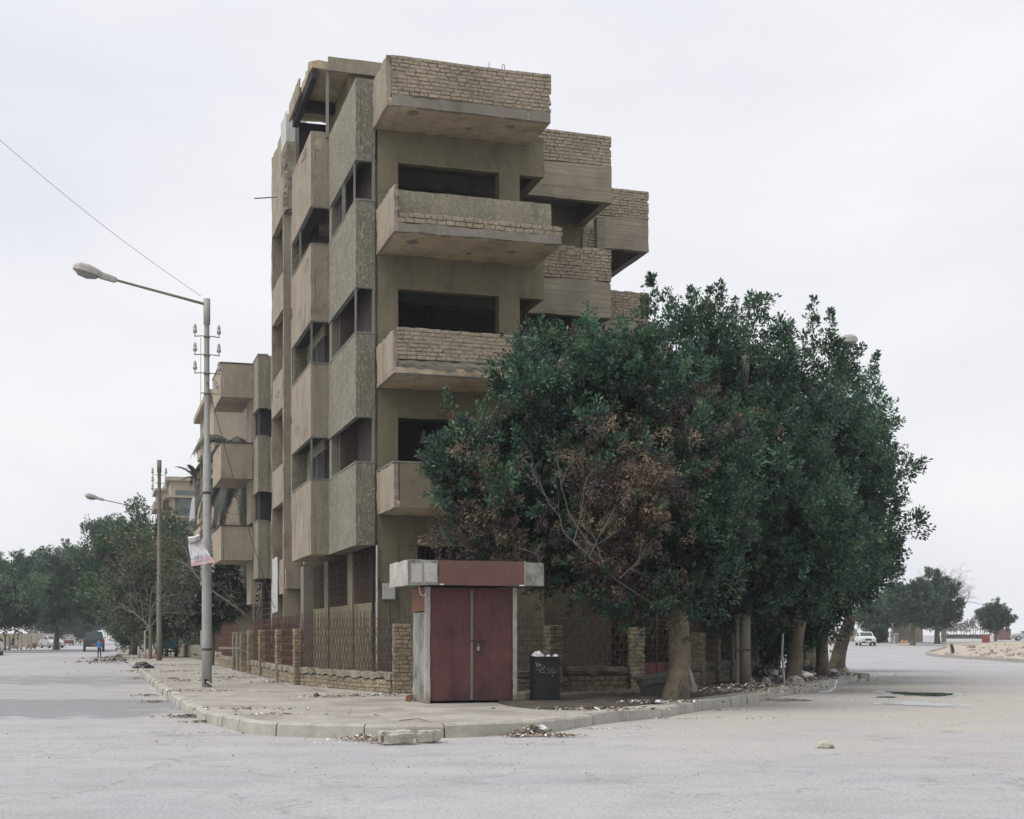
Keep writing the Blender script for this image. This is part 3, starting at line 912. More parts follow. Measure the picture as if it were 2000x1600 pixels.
def grille(parent, org, ang, length, z0, z1, mat='iron', pitch=0.09, rowh=0.20, spike=0.18, single=True, scr=True, r=0.0065):
    """vertical bars, flat rails and a scroll in every second gap of every row"""
    ca, sa = math.cos(ang), math.sin(ang)
    P = lambda s, z, o=0.0: (org[0] + ca * s - sa * o, org[1] + sa * s + ca * o, z)
    nb = int(length / pitch)
    me = MB().tube([(0, 0, 0), (0, 0, z1 - z0), (0, 0, z1 - z0 + spike * 0.85), (0, 0, z1 - z0 + spike)], [r, r, r * 0.8, r * 0.1], 4).mesh('bar', M[mat])
    joined = MB()
    for k in range(nb + 1):
        if single: link('bar', me, parent, P(k * pitch, z0), (R.uniform(-.012, .012), R.uniform(-.012, .012), 0))
        else: joined.tube([P(k * pitch, z0), P(k * pitch, z1), P(k * pitch, z1 + spike)], [r, r, r * 0.2], 3)
    if not single: tag(joined.build('bars', M[mat], parent), kind='stuff')
    nr = max(1, int(round((z1 - z0) / rowh)))
    for k in range(nr + 1):
        z = z0 + (z1 - z0) * k / nr
        pts = [Vector(P(length * q / 8, z + 0.012 * noise.noise(Vector((q, k, org[0]))))) for q in range(9)]
        MB().tube(pts, 0.008, 4).build('rail', M[mat], parent)
    if scr:
        sm = MB()
        for k in range(nr):
            zc = z0 + (z1 - z0) * (k + 0.5) / nr
            for q in range(nb):
                if (q + k) % 2: continue
                pts = [P((q + 0.5) * pitch + x, zc + z) for x, z in scroll_pts(pitch * 1.25, (z1 - z0) / nr * 0.95, 1, 20)]
                sm.tube(pts, 0.0055, 3, cap=False)
        if sm.v: tag(sm.build('scrollwork', M[mat], parent), kind='stuff')


for (va, vb) in ((0.30, 3.05), (3.85, 6.9), (7.65, 9.95)):
    wg = empty('window_grille'); wg.parent = bld; KIDS[bld.name].append(wg)
    grille(wg, (0.0, va), math.pi / 2, vb - va, 2.24, 3.46, 'iron', 0.12, 0.17, 0.0, True, True)
# white pipe on the corner, small meter box with its teal conduit, cut panel
MB().tube([(-0.03, -0.06, 0.2), (-0.03, -0.06, 3.5)], 0.028, 8).build('downpipe', M['whitepaint'], bld)
mbx = MB().box(0.10, 0.38, -0.14, 0.0, 2.25, 2.62, None, 0.004)
meter = mbx.build('meter_box', M['sheet'], bld)
MB().tube([(0.24, -0.05, 2.25), (0.26, -0.05, 1.2), (0.30, -0.05, 0.2)], 0.022, 6).build('conduit', M['tealpipe'], bld)
MB().box(-0.03, 0.02, -0.03, 0.0, 2.5, 2.75).build('junction_box', M['dark'], bld)

for q_ in ((4.07, 6.66, 2.3, 2.5, 0.1, 3.7), (6.66, 9.26, 6.05, 6.25, 0.1, 3.66), (3.87, 4.06, 0.25, 2.3, 0.1, 3.49)):
    part('ground_wall', 'olive', [q_], seg=0.5)

# ---- front balconies
def balcony(zb, u0, u1, depth, zt, style, seed):
    d = -depth
    bal = part('balcony', 'soffit', [(u0, u1, d, -0.002, zb, zb + 0.17)], seg=0.22, amp=0.010, edge=0.022)
    th = 0.11
    part('side_wall', 'tan', [(u0 - 0.004, u0 + th, d - 0.004, -0.004, zb - 0.01, zt)], bal, seg=0.14, amp=0.010, edge=0.02)
    return bal


b4 = balcony(13.17, -0.12, 3.72, 1.57, 14.27, 0, 1)
part('slab_edge', 'concrete', [(-0.006, 3.722, -1.582, -1.47, 13.165, 13.42)], b4, seg=0.18, amp=0.012, edge=0.02)
part('parapet', 'mortar', [(-0.03, 3.715, -1.560, -1.46, 13.40, 14.27), (3.60, 3.718, -1.46, -0.01, 13.3, 14.2)], b4, seg=0.16, amp=0.016, edge=0.03)
bricks(b4, (-0.01, -1.575), 0.0, 3.74, 13.42, 14.28, True, 11)
b3 = balcony(10.27, -0.04, 3.86, 1.98, 11.30, 0, 2)
part('slab_edge', 'concrete', [(0.05, 3.862, -1.99, -1.85, 10.262, 10.47)], b3, seg=0.18, amp=0.012, edge=0.02)
part('parapet', 'rough2', [(0.05, 3.80, -1.36, -1.25, 10.44, 11.38)], b3, seg=0.25, amp=0.006, edge=0.01)
part('mortar_bed', 'mortar', [(0.06, 3.85, -1.95, -1.84, 10.47, 10.67)], b3, seg=0.16, amp=0.014, edge=0.02)
bricks(b3, (0.05, -1.965), 0.0, 3.82, 10.47, 10.69, True, 12, bh=0.1)
part('broken_edge', 'mortar', [(-0.03, 0.10, -2.02, -1.95, 10.68, 11.30)], b3, seg=0.07, amp=0.03, edge=0.05)
b2 = balcony(7.16, -0.04, 3.80, 1.98, 8.12, 0, 3)
part('slab_edge', 'concrete', [(0.03, 3.80, -1.985, -1.87, 7.26, 7.47)], b2, seg=0.13, amp=0.018, edge=0.035)
part('edge_strip', 'frame', [(0.0, 3.80, -1.97, -1.90, 7.155, 7.185)], b2, seg=0.3, amp=0.004)
part('parapet', 'mortar', [(0.06, 3.79, -1.955, -1.86, 7.46, 8.14)], b2, seg=0.16, amp=0.016, edge=0.03)
bricks(b2, (0.05, -1.97), 0.0, 3.76, 7.47, 8.16, False, 13)
b1 = balcony(4.21, -0.03, 3.80, 1.95, 5.20, 0, 4)
part('parapet', 'olive', [(0.10, 3.80, -1.955, -1.85, 4.205, 5.20)], b1, seg=0.3, amp=0.006)
part('coping', 'frame', [(-0.04, 3.81, -1.965, -1.84, 5.20, 5.235), (-0.04, 0.09, -1.84, -0.01, 5.202, 5.237)], b1, seg=0.6, amp=0.003)
# bent starter bars on the top parapet
MB().tube([(2.25, -1.5, 14.2), (2.27, -1.5, 14.42)], 0.008, 5).build('starter_bar', M['iron'], bld)
MB().tube([(2.55, -1.5, 14.2), (2.58, -1.5, 14.38), (2.61, -1.5, 14.42), (2.63, -1.5, 14.37), (2.64, -1.5, 14.2)], 0.008, 5).build('starter_bar', M['iron'], bld)

# ---- stepped blocks behind on the right
def back_block(u0, u1, v0, vback, levels, singles, seed):
    for k, (z0, z1) in enumerate(levels):
        zc = z0 + 0.95
        blk = part('block_wall', 'board', [(u0, u1, v0, v0 + 0.22, z0, zc)], seg=0.3, amp=0.008, edge=0.02)
        part('return_wall', 'board', [(u1 - 0.22, u1 - 0.002, v0 + 0.22, vback, z0 + 0.003, z1 - 0.05)], blk, seg=0.4, amp=0.01)
        part('mortar_backing', 'mortar', [(u0, u1 - 0.006, v0 + 0.03, v0 + 0.16, zc, z1 - 0.02)], blk, seg=0.16, amp=0.016, edge=0.03)
        bricks(blk, (u0, v0 + 0.014), 0.0, u1 - u0, zc, z1, singles and k == 0, seed + k, ragged=0.08)


def board_material():
    m, n, b, out = _mat('board_marked_concrete')
    s = _noise(n, 1.0, 4, 0.6, (0.5, 0.5, 16))
    col = _ramp(n, s, [(0.3, (0.215, 0.19, 0.145)), (0.7, (0.33, 0.29, 0.22))])
    col = _mix(n, 1.0, col, _ramp(n, _noise(n, 1.2, 6), [(0.3, (0.75, 0.75, 0.75)), (0.7, (1.1, 1.1, 1.1))]), 'MULTIPLY')
    n.links.new(col, b.inputs['Base Color'])
    b.inputs['Roughness'].default_value = 0.95
    nb = _bump(n, b, s, 0.5, 0.02)
    _bump(n, b, _noise(n, 20, 4), 0.4, 0.012, nb)
    return m


M['board'] = board_material()
back_block(4.3, 6.66, 2.25, 4.45, [(12.74, 14.50), (9.72, 11.54), (6.72, 8.54), (3.7, 5.5)], True, 21)
back_block(6.70, 9.26, 6.0, 9.3, [(12.66, 14.45), (9.66, 11.48), (6.66, 8.48), (3.66, 5.48)], False, 41)
part('rear_room_wall', 'olive', [(4.1, 6.75, 4.45, 4.6, 0.1, 14.0)], seg=0.5)
part('rear_column', 'board', [(7.0, 7.25, 4.30, 4.55, 0.1, 13.0)], seg=0.4)
rw = part('rear_brick_wall', 'mortar', [(6.60, 7.0, 4.42, 4.55, 11.5, 12.72)], seg=0.2, amp=0.01)
bricks(rw, (6.60, 4.40), 0.0, 0.42, 11.5, 12.7, False, 61)
part('rear_room_wall', 'board', [(7.25, 9.0, 9.0, 9.2, 0.1, 13.0)], seg=0.6)

# ---- roof pavilion
part('roof_slab', 'soffit', [(-1.0, 4.4, 3.88, 7.65, 16.02, 16.26)], seg=0.22, amp=0.015, edge=0.05)
part('roof_fascia', 'tan', [(-0.55, 4.4, 3.80, 3.875, 15.98, 16.34)], seg=0.3, amp=0.008, edge=0.01)
part('roof_fascia', 'tan', [(-1.06, -1.005, 5.6, 7.6, 15.95, 16.42)], seg=0.3, amp=0.008, edge=0.01)
part('roof_beam', 'inside', [(-0.85, 4.3, 6.0, 6.2, 15.72, 16.0), (-0.95, -0.8, 3.95, 7.6, 15.8, 16.01)], seg=0.5, amp=0.005)
part('roof_room_wall', 'olive', [(0.0, 4.2, 4.0, 4.15, 13.2, 16.02), (0.0, 0.15, 4.15, 7.6, 13.2, 16.0)], seg=0.5)
part('roof_room_wall', 'inside', [(-0.8, 0.0, 7.4, 7.5, 14.0, 15.9)], seg=0.6)
part('roof_post', 'frame', [(-0.58, -0.51, 3.92, 3.99, 14.3, 16.02)], seg=0.5, amp=0.004)
part('loose_roof_sheet', 'sheet', [(-0.95, -0.35, 9.0, 9.04, 15.9, 16.7), (-0.95, -0.92, 9.04, 10.2, 15.9, 16.8)], seg=0.4, amp=0.01)
part('loose_roof_sheet', 'polebrown', [(-0.78, -0.7, 8.3, 8.38, 14.3, 16.9), (-0.5, -0.42, 9.05, 9.13, 14.3, 16.2)], seg=0.4, amp=0.01)
part('rubble_wall', 'mortar', [(-0.75, -0.2, 10.95, 11.2, 14.4, 16.8)], seg=0.1, amp=0.06, edge=0.1)

def patch(face, a, z, w_, h_, mat, seed, parent=bld):
    """a flake of fallen or patched render: an irregular thin piece just proud of the face"""
    rr = random.Random(seed)
    n = 14
    pts = []
    for k in range(n):
        t = 2 * math.pi * k / n
        f = rr.uniform(0.6, 1.1)
        pts.append((w_ * f * math.cos(t), h_ * f * math.sin(t)))
    mb = MB()
    if face[0] == 'v':      # faces the street (v = const)
        mb.add([(a + x, face[1] - 0.004, z + y) for x, y in pts] + [(a + x * .9, face[1] - 0.012, z + y * .9) for x, y in pts], [tuple(range(n, 2 * n))[::1]] + [(k, (k + 1) % n, n + (k + 1) % n, n + k) for k in range(n)])
    else:
        mb.add([(face[1] - 0.004, a + x, z + y) for x, y in pts] + [(face[1] - 0.012, a + x * .9, z + y * .9) for x, y in pts], [tuple(reversed(range(n, 2 * n)))] + [(k, n + k, n + (k + 1) % n, (k + 1) % n) for k in range(n)])
    return mb.build('render_patch', M[mat], parent)


_r = random.Random(77)
for (fc_, a, z, w_, h_, mt) in ((('u', -0.97), 5.2, 14.2, .5, .13, 'concrete'), (('u', -0.97), 4.7, 11.2, .35, .22, 'mortar'), (('u', -0.97), 6.6, 7.1, .5, .2, 'concrete'), (('u', -0.97), 5.6, 4.4, .25, .5, 'cream2'),
        (('u', -0.75), 11.6, 16.2, .2, .6, 'concrete'), (('u', -0.75), 13.2, 15.4, .3, .5, 'cream2'), (('u', -0.75), 12.6, 9.1, .5, .15, 'concrete'),
        (('v', 11.2), -0.62, 14.9, .08, .5, 'concrete'), (('v', 3.98), -0.75, 14.1, .14, .2, 'cream2')):
    patch(fc_, a, z, w_, h_, mt, _r.randrange(999))
for (x, y, s_) in ((0.55, -1.25, .14), (2.0, -0.7, .07), (2.9, -1.1, .10)):      # rings of cut hooks and holes in the balcony soffits
    for zb in (13.165, 10.262):
        MB().lathe([(s_, zb - 0.012), (s_ * .8, zb - 0.016), (s_ * .75, zb + 0.01)], 12, None, (x, y, 0)).build('soffit_patch', M['concrete'], bld)

# ---------------------------------------------------------------- fences
SW = 0.175


def pillar(parent, u, v, wu, wv, h, z=SW, ang=0.0, single=True, mat='fbrick'):
    """a brick pillar with every brick of its street faces set in recessed mortar"""
    Mx = Matrix.Translation((u, v, 0)) @ Matrix.Rotation(ang, 4, 'Z')
    mb = MB()
    mb.rough(-wu / 2 + 0.014, wu / 2 - 0.014, -wv / 2 + 0.014, wv / 2 - 0.014, z - 0.1, z + h - 0.02, seg=0.12, amp=0.01, edge=0.02)
    mb.v = [tuple(Mx @ Vector(p)) for p in mb.v]
    p = mb.build('pillar', M['dmortar' if mat == 'dbrick' else 'mortar'], parent)
    c, s = math.cos(ang), math.sin(ang)
    T = lambda x, y: (u + c * x - s * y, v + s * x + c * y)
    sd = R.randrange(9999)
    bricks(p, T(-wu / 2, -wv / 2), ang, wu, z, z + h, single, sd, mat, 0.22, 0.086)
    bricks(p, T(-wu / 2, wv / 2), ang - math.pi / 2, wv, z, z + h, single, sd + 1, mat, 0.22, 0.086)
    return p


def low_wall(parent, a, b_, h0, h1, th=0.16, z=SW, brick=True, gap=False, single=False, mat='fbrick'):
    mm = 'dmortar' if mat == 'dbrick' else 'mortar'
    a, b_ = Vector(a), Vector(b_)
    d = b_ - a; l = d.length; ang = math.atan2(d.y, d.x)
    Mx = Matrix.Translation((a.x, a.y, 0)) @ Matrix.Rotation(ang, 4, 'Z')
    mb = MB()
    mb.rough(0, l, -th / 2, th / 2, z + h0 + 0.02, z + h1, seg=0.13, amp=0.022, edge=0.05)
    mb.v = [tuple(Mx @ Vector(p)) for p in mb.v]
    c = mb.build('coping', M[mm], parent)
    mb = MB()
    mb.rough(0.05, l - 0.05, -th / 2 + 0.05, th / 2 + 0.02, z - 0.1, z + h0 + 0.02, seg=0.2, amp=0.012)
    mb.v = [tuple(Mx @ Vector(p)) for p in mb.v]
    w_ = mb.build('low_wall', M[mm], parent)
    if brick:
        n = Vector((d.y, -d.x)).normalized() * (th / 2 - 0.035)
        bricks(w_, (a.x + n.x + d.x / l * 0.05, a.y + n.y + d.y / l * 0.05), ang, l - 0.1, z, z + h0, single, R.randrange(9999), mat, 0.22, 0.086)


# corner section between the kiosk and the side street
fc = empty('corner_fence', O, A, 'iron scroll fence on a crumbling low wall between the kiosk and the side street', 'fence')
pa, pb = Vector((-1.42, 3.02)), Vector((-0.10, -2.85))
dv = (pb - pa); lc = dv.length; ac = math.atan2(dv.y, dv.x)
pillar(fc, -0.02, -2.80, 0.40, 0.40, 1.48, ang=-0.15)
pillar(fc, pa.x, pa.y, 0.24, 0.30, 1.40, ang=0.0, mat='fbrick')
low_wall(fc, pa + dv * 0.05, pb - dv * 0.04, 0.26, 0.44, 0.22, single=True)
fz0, fz1 = 0.62, 1.78
o_ = pa + dv * 0.03
grille(fc, (o_.x, o_.y), ac, lc * 0.94, fz0, fz1, 'iron', 0.10, 0.19, 0.20)
MB().tube([(-0.55, -1.3, 1.62), (-0.42, -1.6, 0.9), (-0.40, -1.65, 0.60)], 0.018, 5).build('leaning_bar', M['iron'], fc)
MB().tube([(-1.05, 1.0, 1.64), (-0.85, 0.2, 0.75), (-0.86, 0.15, 0.60)], 0.016, 5).build('leaning_bar', M['iron'], fc)
# panel standing on behind the corner pillar
grille(fc, (0.05, -2.72), 0.0, 0.55, 1.40, 1.80, 'iron', 0.10, 0.19, 0.20, True, False)

# fence along the side street
fs = empty('street_fence', O, A, 'long rusty iron fence with brick pillars along the side street', 'fence')
pv = [3.05, 6.9, 10.9, 14.0, 16.2, 17.4, 18.6]
for k, v_ in enumerate(pv[1:]):
    pillar(fs, -1.38 - 0.02 * k, v_, 0.26, 0.34, 1.40 if k < 3 else 1.35, ang=0.0, single=k < 2)
for a, b_ in ((3.2, 6.75), (7.05, 10.75), (11.05, 13.85), (18.8, 26.0)):
    low_wall(fs, (-1.38, b_), (-1.38, a), 0.24, 0.42, 0.22, brick=True)
    grille(fs, (-1.36, b_ + 0.02), -math.pi / 2, b_ - a, 0.62, 1.74, 'ironred', 0.10, 0.19, 0.20, a < 8)
grille(fs, (-1.1, 16.5), -math.pi / 2, 2.5, 0.5, 1.74, 'ironred', 0.10, 0.19, 0.20, False)
grille(fs, (-0.9, 44.0), -math.pi / 2, 18, 0.5, 1.74, 'ironred', 0.14, 0.25, 0.20, False, False)
low_wall(fs, (-1.0, 44), (-1.0, 26.2), 0.3, 0.5, 0.22, brick=False)
pk = MB()
pk.rough(-1.62, -1.42, 16.9, 17.12, SW - 0.1, 1.42, seg=0.3, amp=0.008)
pk.build('gate_post', M['concrete'], fs)
MB().box(-2.3, -1.6, 16.05, 16.12, 0.95, 1.02, Matrix.Translation((-1.9, 16.1, 0)) @ Matrix.Rotation(0.0, 4, 'Y') @ Matrix.Translation((1.9, -16.1, 0))).build('loose_plank', M['rock'], fs)

# fence right of the kiosk with its gate
fr = empty('yard_fence', O, A, 'shaded iron scroll fence on brick pillars between the kiosk and the red gate', 'fence')
VF = -2.75
for (u_, single, h) in ((3.30, True, 1.45), (5.35, True, 1.42), (6.35, True, 1.42)):
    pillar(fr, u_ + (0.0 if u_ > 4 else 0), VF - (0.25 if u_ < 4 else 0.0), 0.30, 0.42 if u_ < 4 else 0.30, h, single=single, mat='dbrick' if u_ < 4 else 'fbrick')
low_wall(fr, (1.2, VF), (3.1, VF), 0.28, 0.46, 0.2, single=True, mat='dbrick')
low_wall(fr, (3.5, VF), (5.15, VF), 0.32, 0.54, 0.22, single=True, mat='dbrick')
grille(fr, (0.5, VF + 0.02), 0.0, 2.65, 0.62, 1.78, 'iron', 0.10, 0.19, 0.22)
grille(fr, (3.45, VF + 0.02), 0.0, 1.75, 0.70, 1.78, 'ironred', 0.10, 0.19, 0.22)
fr2 = empty('shaded_fence', O, A, 'dark fence of brick pillars and rubble wall under the big trees beyond the red gate', 'fence')
fa, fb = Vector((6.5, -2.6)), Vector((14.6, 8.2))
fd = fb - fa
for k in range(1, 8):
    q = fa + fd * (k / 7.5)
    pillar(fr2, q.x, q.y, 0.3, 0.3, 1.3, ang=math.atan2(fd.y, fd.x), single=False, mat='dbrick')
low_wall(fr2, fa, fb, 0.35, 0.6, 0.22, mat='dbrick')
grille(fr2, fa, math.atan2(fd.y, fd.x), fd.length, 0.8, 1.8, 'iron', 0.12, 0.2, 0.2, False, False)
gt = empty('yard_gate', O, A, 'dark red iron gate with solid lower panels between two narrow brick pillars', 'gate')
MB().rough(5.52, 6.18, VF - 0.01, VF + 0.02, 0.22, 0.80, seg=0.3, amp=0.004).build('lower_panel', M['reddoor'], gt)
grille(gt, (5.55, VF), 0.0, 0.62, 0.80, 1.75, 'ironred', 0.075, 0.19, 0.1)
for x in (5.50, 5.84, 6.20):
    MB().tube([(x, VF - 0.02, 0.2), (x, VF - 0.02, 1.9)], 0.018, 4).build('gate_frame', M['ironred'], gt)

# ---------------------------------------------------------------- kiosk
kl = G(831, 1373.5, 0.18)
kz = 0.172
ks = empty('kiosk', (kl.x, kl.y, kz), A, 'small closed metal kiosk with dark red double doors and a boxy red and white canopy', 'kiosk')
KW, KD, KH = 1.72, 1.05, 2.12


def kpart(name, mat, bs, parent=ks, amp=0.004, seg=0.3, edge=0.0):
    mb = MB()
    for b in bs: mb.rough(*b, seg=seg, amp=amp, edge=edge)
    return mb.build(name, M[mat], parent)


kpart('side_panel', 'greenwhite', [(0.0, 0.03, 0.05, KD, -0.02, 1.66)], amp=0.008, seg=0.15)
kpart('side_panel', 'redbrick', [(-0.006, 0.03, 0.05, KD, 1.68, KH)], amp=0.012, seg=0.12)
kpart('side_panel', 'greenwhite', [(KW - 0.03, KW, 0.05, KD, 0, KH)], seg=0.3)
kpart('back_panel', 'greenwhite', [(0.03, KW - 0.03, KD - 0.03, KD, 0, KH)], seg=0.4)
kpart('door_post', 'whitepaint', [(-0.01, 0.085, -0.03, 0.05, -0.02, KH)], amp=0.005, seg=0.2, edge=0.008)
kpart('door_post', 'whitepaint', [(KW - 0.075, KW + 0.01, -0.03, 0.05, -0.02, KH)], amp=0.005, seg=0.2, edge=0.008)
xm = 0.085 + (KW - 0.16) * 0.5
for (a, b_) in ((0.095, xm - 0.012), (xm + 0.012, KW - 0.085)):
    dr = kpart('door', 'reddoor', [(a, b_, -0.005, 0.022, 0.045, KH - 0.02)], amp=0.004, seg=0.18, edge=0.004)
    dr.data.materials[0] = M['reddoor']
    hx = a + 0.008 if a < 0.5 else b_ - 0.008
    for hz in (0.28, 1.72):
        MB().tube([(hx, -0.02, hz), (hx, -0.02, hz + 0.13)], 0.016, 6).build('hinge', M['iron'], dr)
    kpart('seam', 'iron', [(a + 0.02, b_ - 0.02, -0.009, -0.004, 1.76, 1.768)], dr, amp=0.001, seg=1)
kpart('cover_strip', 'polebrown', [(xm - 0.028, xm + 0.022, -0.022, -0.006, 0.06, KH - 0.06)], amp=0.003, seg=0.2)
MB().tube([(xm - 0.04, -0.035, 1.14), (xm + 0.34, -0.035, 1.135)], 0.010, 6).build('bolt', M['iron'], ks)
kpart('hasp', 'iron', [(xm + 0.09, xm + 0.13, -0.045, -0.02, 1.04, 1.15)], amp=0.001, seg=1)
lk_ = MB(); lk_.rough(xm + 0.085, xm + 0.135, -0.07, -0.045, 0.96, 1.03, seg=0.1, amp=0.001)
lock = lk_.build('padlock', M['pole'], ks)
MB().tube([(xm + 0.092, -0.058, 1.03), (xm + 0.094, -0.058, 1.065), (xm + 0.11, -0.058, 1.08), (xm + 0.126, -0.058, 1.065), (xm + 0.128, -0.058, 1.03)], 0.006, 6).build('shackle', M['pole'], lock)
CX0, CX1, CY0, CY1, CZ0, CZ1 = -0.44, 2.10, -0.50, KD + 0.05, 2.125, 2.58
cn = kpart('canopy', 'greenwhite', [(CX0 + 0.03, CX1 - 0.03, CY0 + 0.03, CY1, CZ0 + 0.02, CZ1 - 0.02)], seg=0.5)
kpart('canopy_side', 'whitepaint', [(CX0, CX0 + 0.028, CY0 + 0.02, CY1, CZ0, CZ1)], cn, amp=0.007, seg=0.14, edge=0.01)
kpart('canopy_side', 'greenwhite', [(CX1 - 0.028, CX1, CY0 + 0.02, CY1, CZ0, CZ1 - 0.02)], cn, amp=0.007, seg=0.14, edge=0.01)
xa, xb = 0.125, 1.72
kpart('fascia_panel', 'greenwhite', [(CX0, xa, CY0, CY0 + 0.028, CZ0, CZ1 + 0.005)], cn, amp=0.008, seg=0.12, edge=0.01)
kpart('fascia_panel', 'whitepaint', [(CX0 + 0.05, CX0 + 0.26, CY0 - 0.008, CY0 - 0.001, CZ0 + 0.05, CZ1 - 0.07), (CX0 + 0.30, xa - 0.03, CY0 - 0.008, CY0 - 0.001, CZ0 + 0.06, CZ1 - 0.06)], cn, amp=0.003, seg=0.12)
kpart('fascia_panel', 'redsheet', [(xa + 0.004, xb, CY0 - 0.012, CY0 + 0.028, CZ0 + 0.008, CZ1 - 0.005)], cn, amp=0.004, seg=0.2, edge=0.003)
kpart('fascia_panel', 'greenwhite', [(xb + 0.02, CX1, CY0, CY0 + 0.028, CZ0 + 0.01, CZ1 - 0.03)], cn, amp=0.008, seg=0.12, edge=0.012)
kpart('corner_bead', 'whitepaint', [(xb + 0.002, xb + 0.018, CY0 - 0.016, CY0 + 0.02, CZ0, CZ1)], cn, amp=0.002, seg=0.2)
kpart('white_tape', 'bag', [(xa + 0.01, xa + 0.09, CY0 - 0.018, CY0 - 0.013, CZ0 + 0.01, CZ0 + 0.03), (xb - 0.10, xb - 0.01, CY0 - 0.018, CY0 - 0.013, CZ0 + 0.005, CZ0 + 0.025)], cn, amp=0.001, seg=0.2)
MB().tube([(-0.12, 0.0, 2.12), (-0.10, -0.02, 1.98), (-0.03, -0.03, 1.95), (0.02, -0.03, 2.05), (0.06, -0.04, 2.10), (0.06, -0.04, 1.98)], 0.012, 5).build('loose_wire', M['bag'], ks)
MB().tube([(KW + 0.02, 0.1, 1.12), (KW + 0.62, 0.14, 1.15)], 0.012, 4).build('side_bar', M['ironred'], ks)

# ---------------------------------------------------------------- lamp posts with insulators
def insulator(parent, loc, s=1.0, tilt=0.0):
    i = MB().lathe([(0.012, -0.06), (0.012, 0.0), (0.045, 0.005), (0.052, 0.05), (0.040, 0.10), (0.028, 0.105), (0.040, 0.125), (0.040, 0.165), (0.022, 0.175), (0.028, 0.195), (0.020, 0.215)], 10).mesh('insulator', M['porcelain'], True)
    return link('insulator', i, parent, loc, (0, tilt, 0), (s, s, s))


def lamp_head(parent, end, dirv, s=1.0):
    """cobra-head lantern: housing over a glass bowl, along dirv"""
    d = dirv.normalized()
    y = Vector((0, 0, 1)).cross(d).normalized()
    z = d.cross(y)
    Mx = Matrix((d, y, z)).transposed().to_4x4()
    Mx.translation = end
    st = [(-0.05, .05, .03, .05), (0.0, .065, .06, .07), (0.30, .075, .06, .09), (0.42, .13, .03, .13), (0.62, .17, .03, .17), (0.82, .165, .03, .16), (0.93, .10, .025, .10), (0.96, .05, .02, .05)]
    mb = MB()
    n = 8
    prof = lambda w_, lo, hi: [(-w_, -lo), (-w_, 0), (-w_ * .85, hi * .6), (-w_ * .45, hi), (w_ * .45, hi), (w_ * .85, hi * .6), (w_, 0), (w_, -lo)]
    for (x, w_, lo, hi) in st:
        for (yy, zz) in prof(w_ * s, lo * s, hi * s): mb.v.append(tuple(Mx @ Vector((x * s, yy, zz))))
    for k in range(len(st) - 1):
        for a in range(n):
            mb.f.append((k * n + a, k * n + (a + 1) % n, (k + 1) * n + (a + 1) % n, (k + 1) * n + a)); mb.m.append(0)
    mb.f.append(tuple(range(n))); mb.m.append(0)
    mb.f.append(tuple(reversed(range((len(st) - 1) * n, len(st) * n)))); mb.m.append(0)
    h = mb.build('lamp_head', M['lamp'], parent)
    mb = MB()
    st = [(0.36, .09, -.03), (0.42, .125, -.11), (0.62, .155, -.16), (0.82, .145, -.13), (0.92, .09, -.04)]
    for (x, w_, lo) in st:
        for (yy, zz) in ((-w_, -.028), (-w_ * .8, lo * .8), (0, lo), (w_ * .8, lo * .8), (w_, -.028)):
            mb.v.append(tuple(Mx @ Vector((x * s, yy * s, zz * s))))
    for k in range(4):
        for a in range(4):
            mb.f.append((k * 5 + a, (k + 1) * 5 + a, (k + 1) * 5 + a + 1, k * 5 + a + 1)); mb.m.append(0)
    mb.f += [(0, 1, 2, 3, 4), (24, 23, 22, 21, 20)]; mb.m += [0, 0]
    mb.build('lamp_bowl', M['lens'], h)
    return h


def lamp_post(name, px, y, H_, label, cat, arm=None, rad=(0.115, 0.06), ins=None, mat='pole', group=None, base_z=0.17, head=1.0, loc=None, isc=1.0):
    p = G(px, y, 0.18) if loc is None else loc
    t = empty(name, (p.x, p.y, base_z), A, label, cat, group)
    a, b_ = rad
    mb = MB()
    mb.lathe([(a, -0.1), (a, H_ * 0.12), (a * 0.98, H_ * 0.38), (a * 0.80, H_ * 0.385), (a * 0.78, H_ * 0.60), (b_ * 1.08, H_ * 0.605), (b_, H_ - 0.75), (b_, H_ - 0.62), (b_ * 1.3, H_ - 0.61), (b_ * 1.3, H_)], 16)
    mb.build('pole', M[mat], t, True)
    if arm:
        dv_ = Vector(arm)
        e = Vector((0, 0, H_ - 0.12)) + dv_
        MB().tube([(0, 0, H_ - 0.14), tuple(Vector((0, 0, H_ - 0.13)) + dv_ * 0.5), tuple(e)], [0.036, 0.032, 0.030], 8).build('arm', M['polebrown'], t)
        lamp_head(t, e, Vector((dv_.x, dv_.y, dv_.z * 1.1)), head)
    if ins:
        for k, dz in enumerate(ins):
            z = H_ - dz
            l = 0.30 * (1 + (isc - 1) * 0.4)
            x0, x1 = (-l, l) if k < 3 else (-0.14, l)
            MB().tube([(x0, -0.03, z), (-0.12, -b_ - 0.01, z + 0.01), (0.12, -b_ - 0.01, z + 0.01), (x1, -0.03, z)], 0.013, 5).build('bracket', M['polebrown'], t)
            MB().lathe([(b_ * 1.22, z - 0.02), (b_ * 1.22, z + 0.02)], 12).build('band', M['polebrown'], t)
            if k < 3:
                insulator(t, (-l + 0.02, -0.03, z + 0.08), isc)
                insulator(t, (l - 0.02, -0.03, z + 0.08), isc)
            else:
                MB().tube([(x1, -0.03, z), (x1 - 0.05, -0.03, z + 0.12)], 0.008, 4).build('bracket', M['polebrown'], t)
                insulator(t, (x1 - 0.05, -0.03, z + 0.15), 0.85, -0.35)
    return t


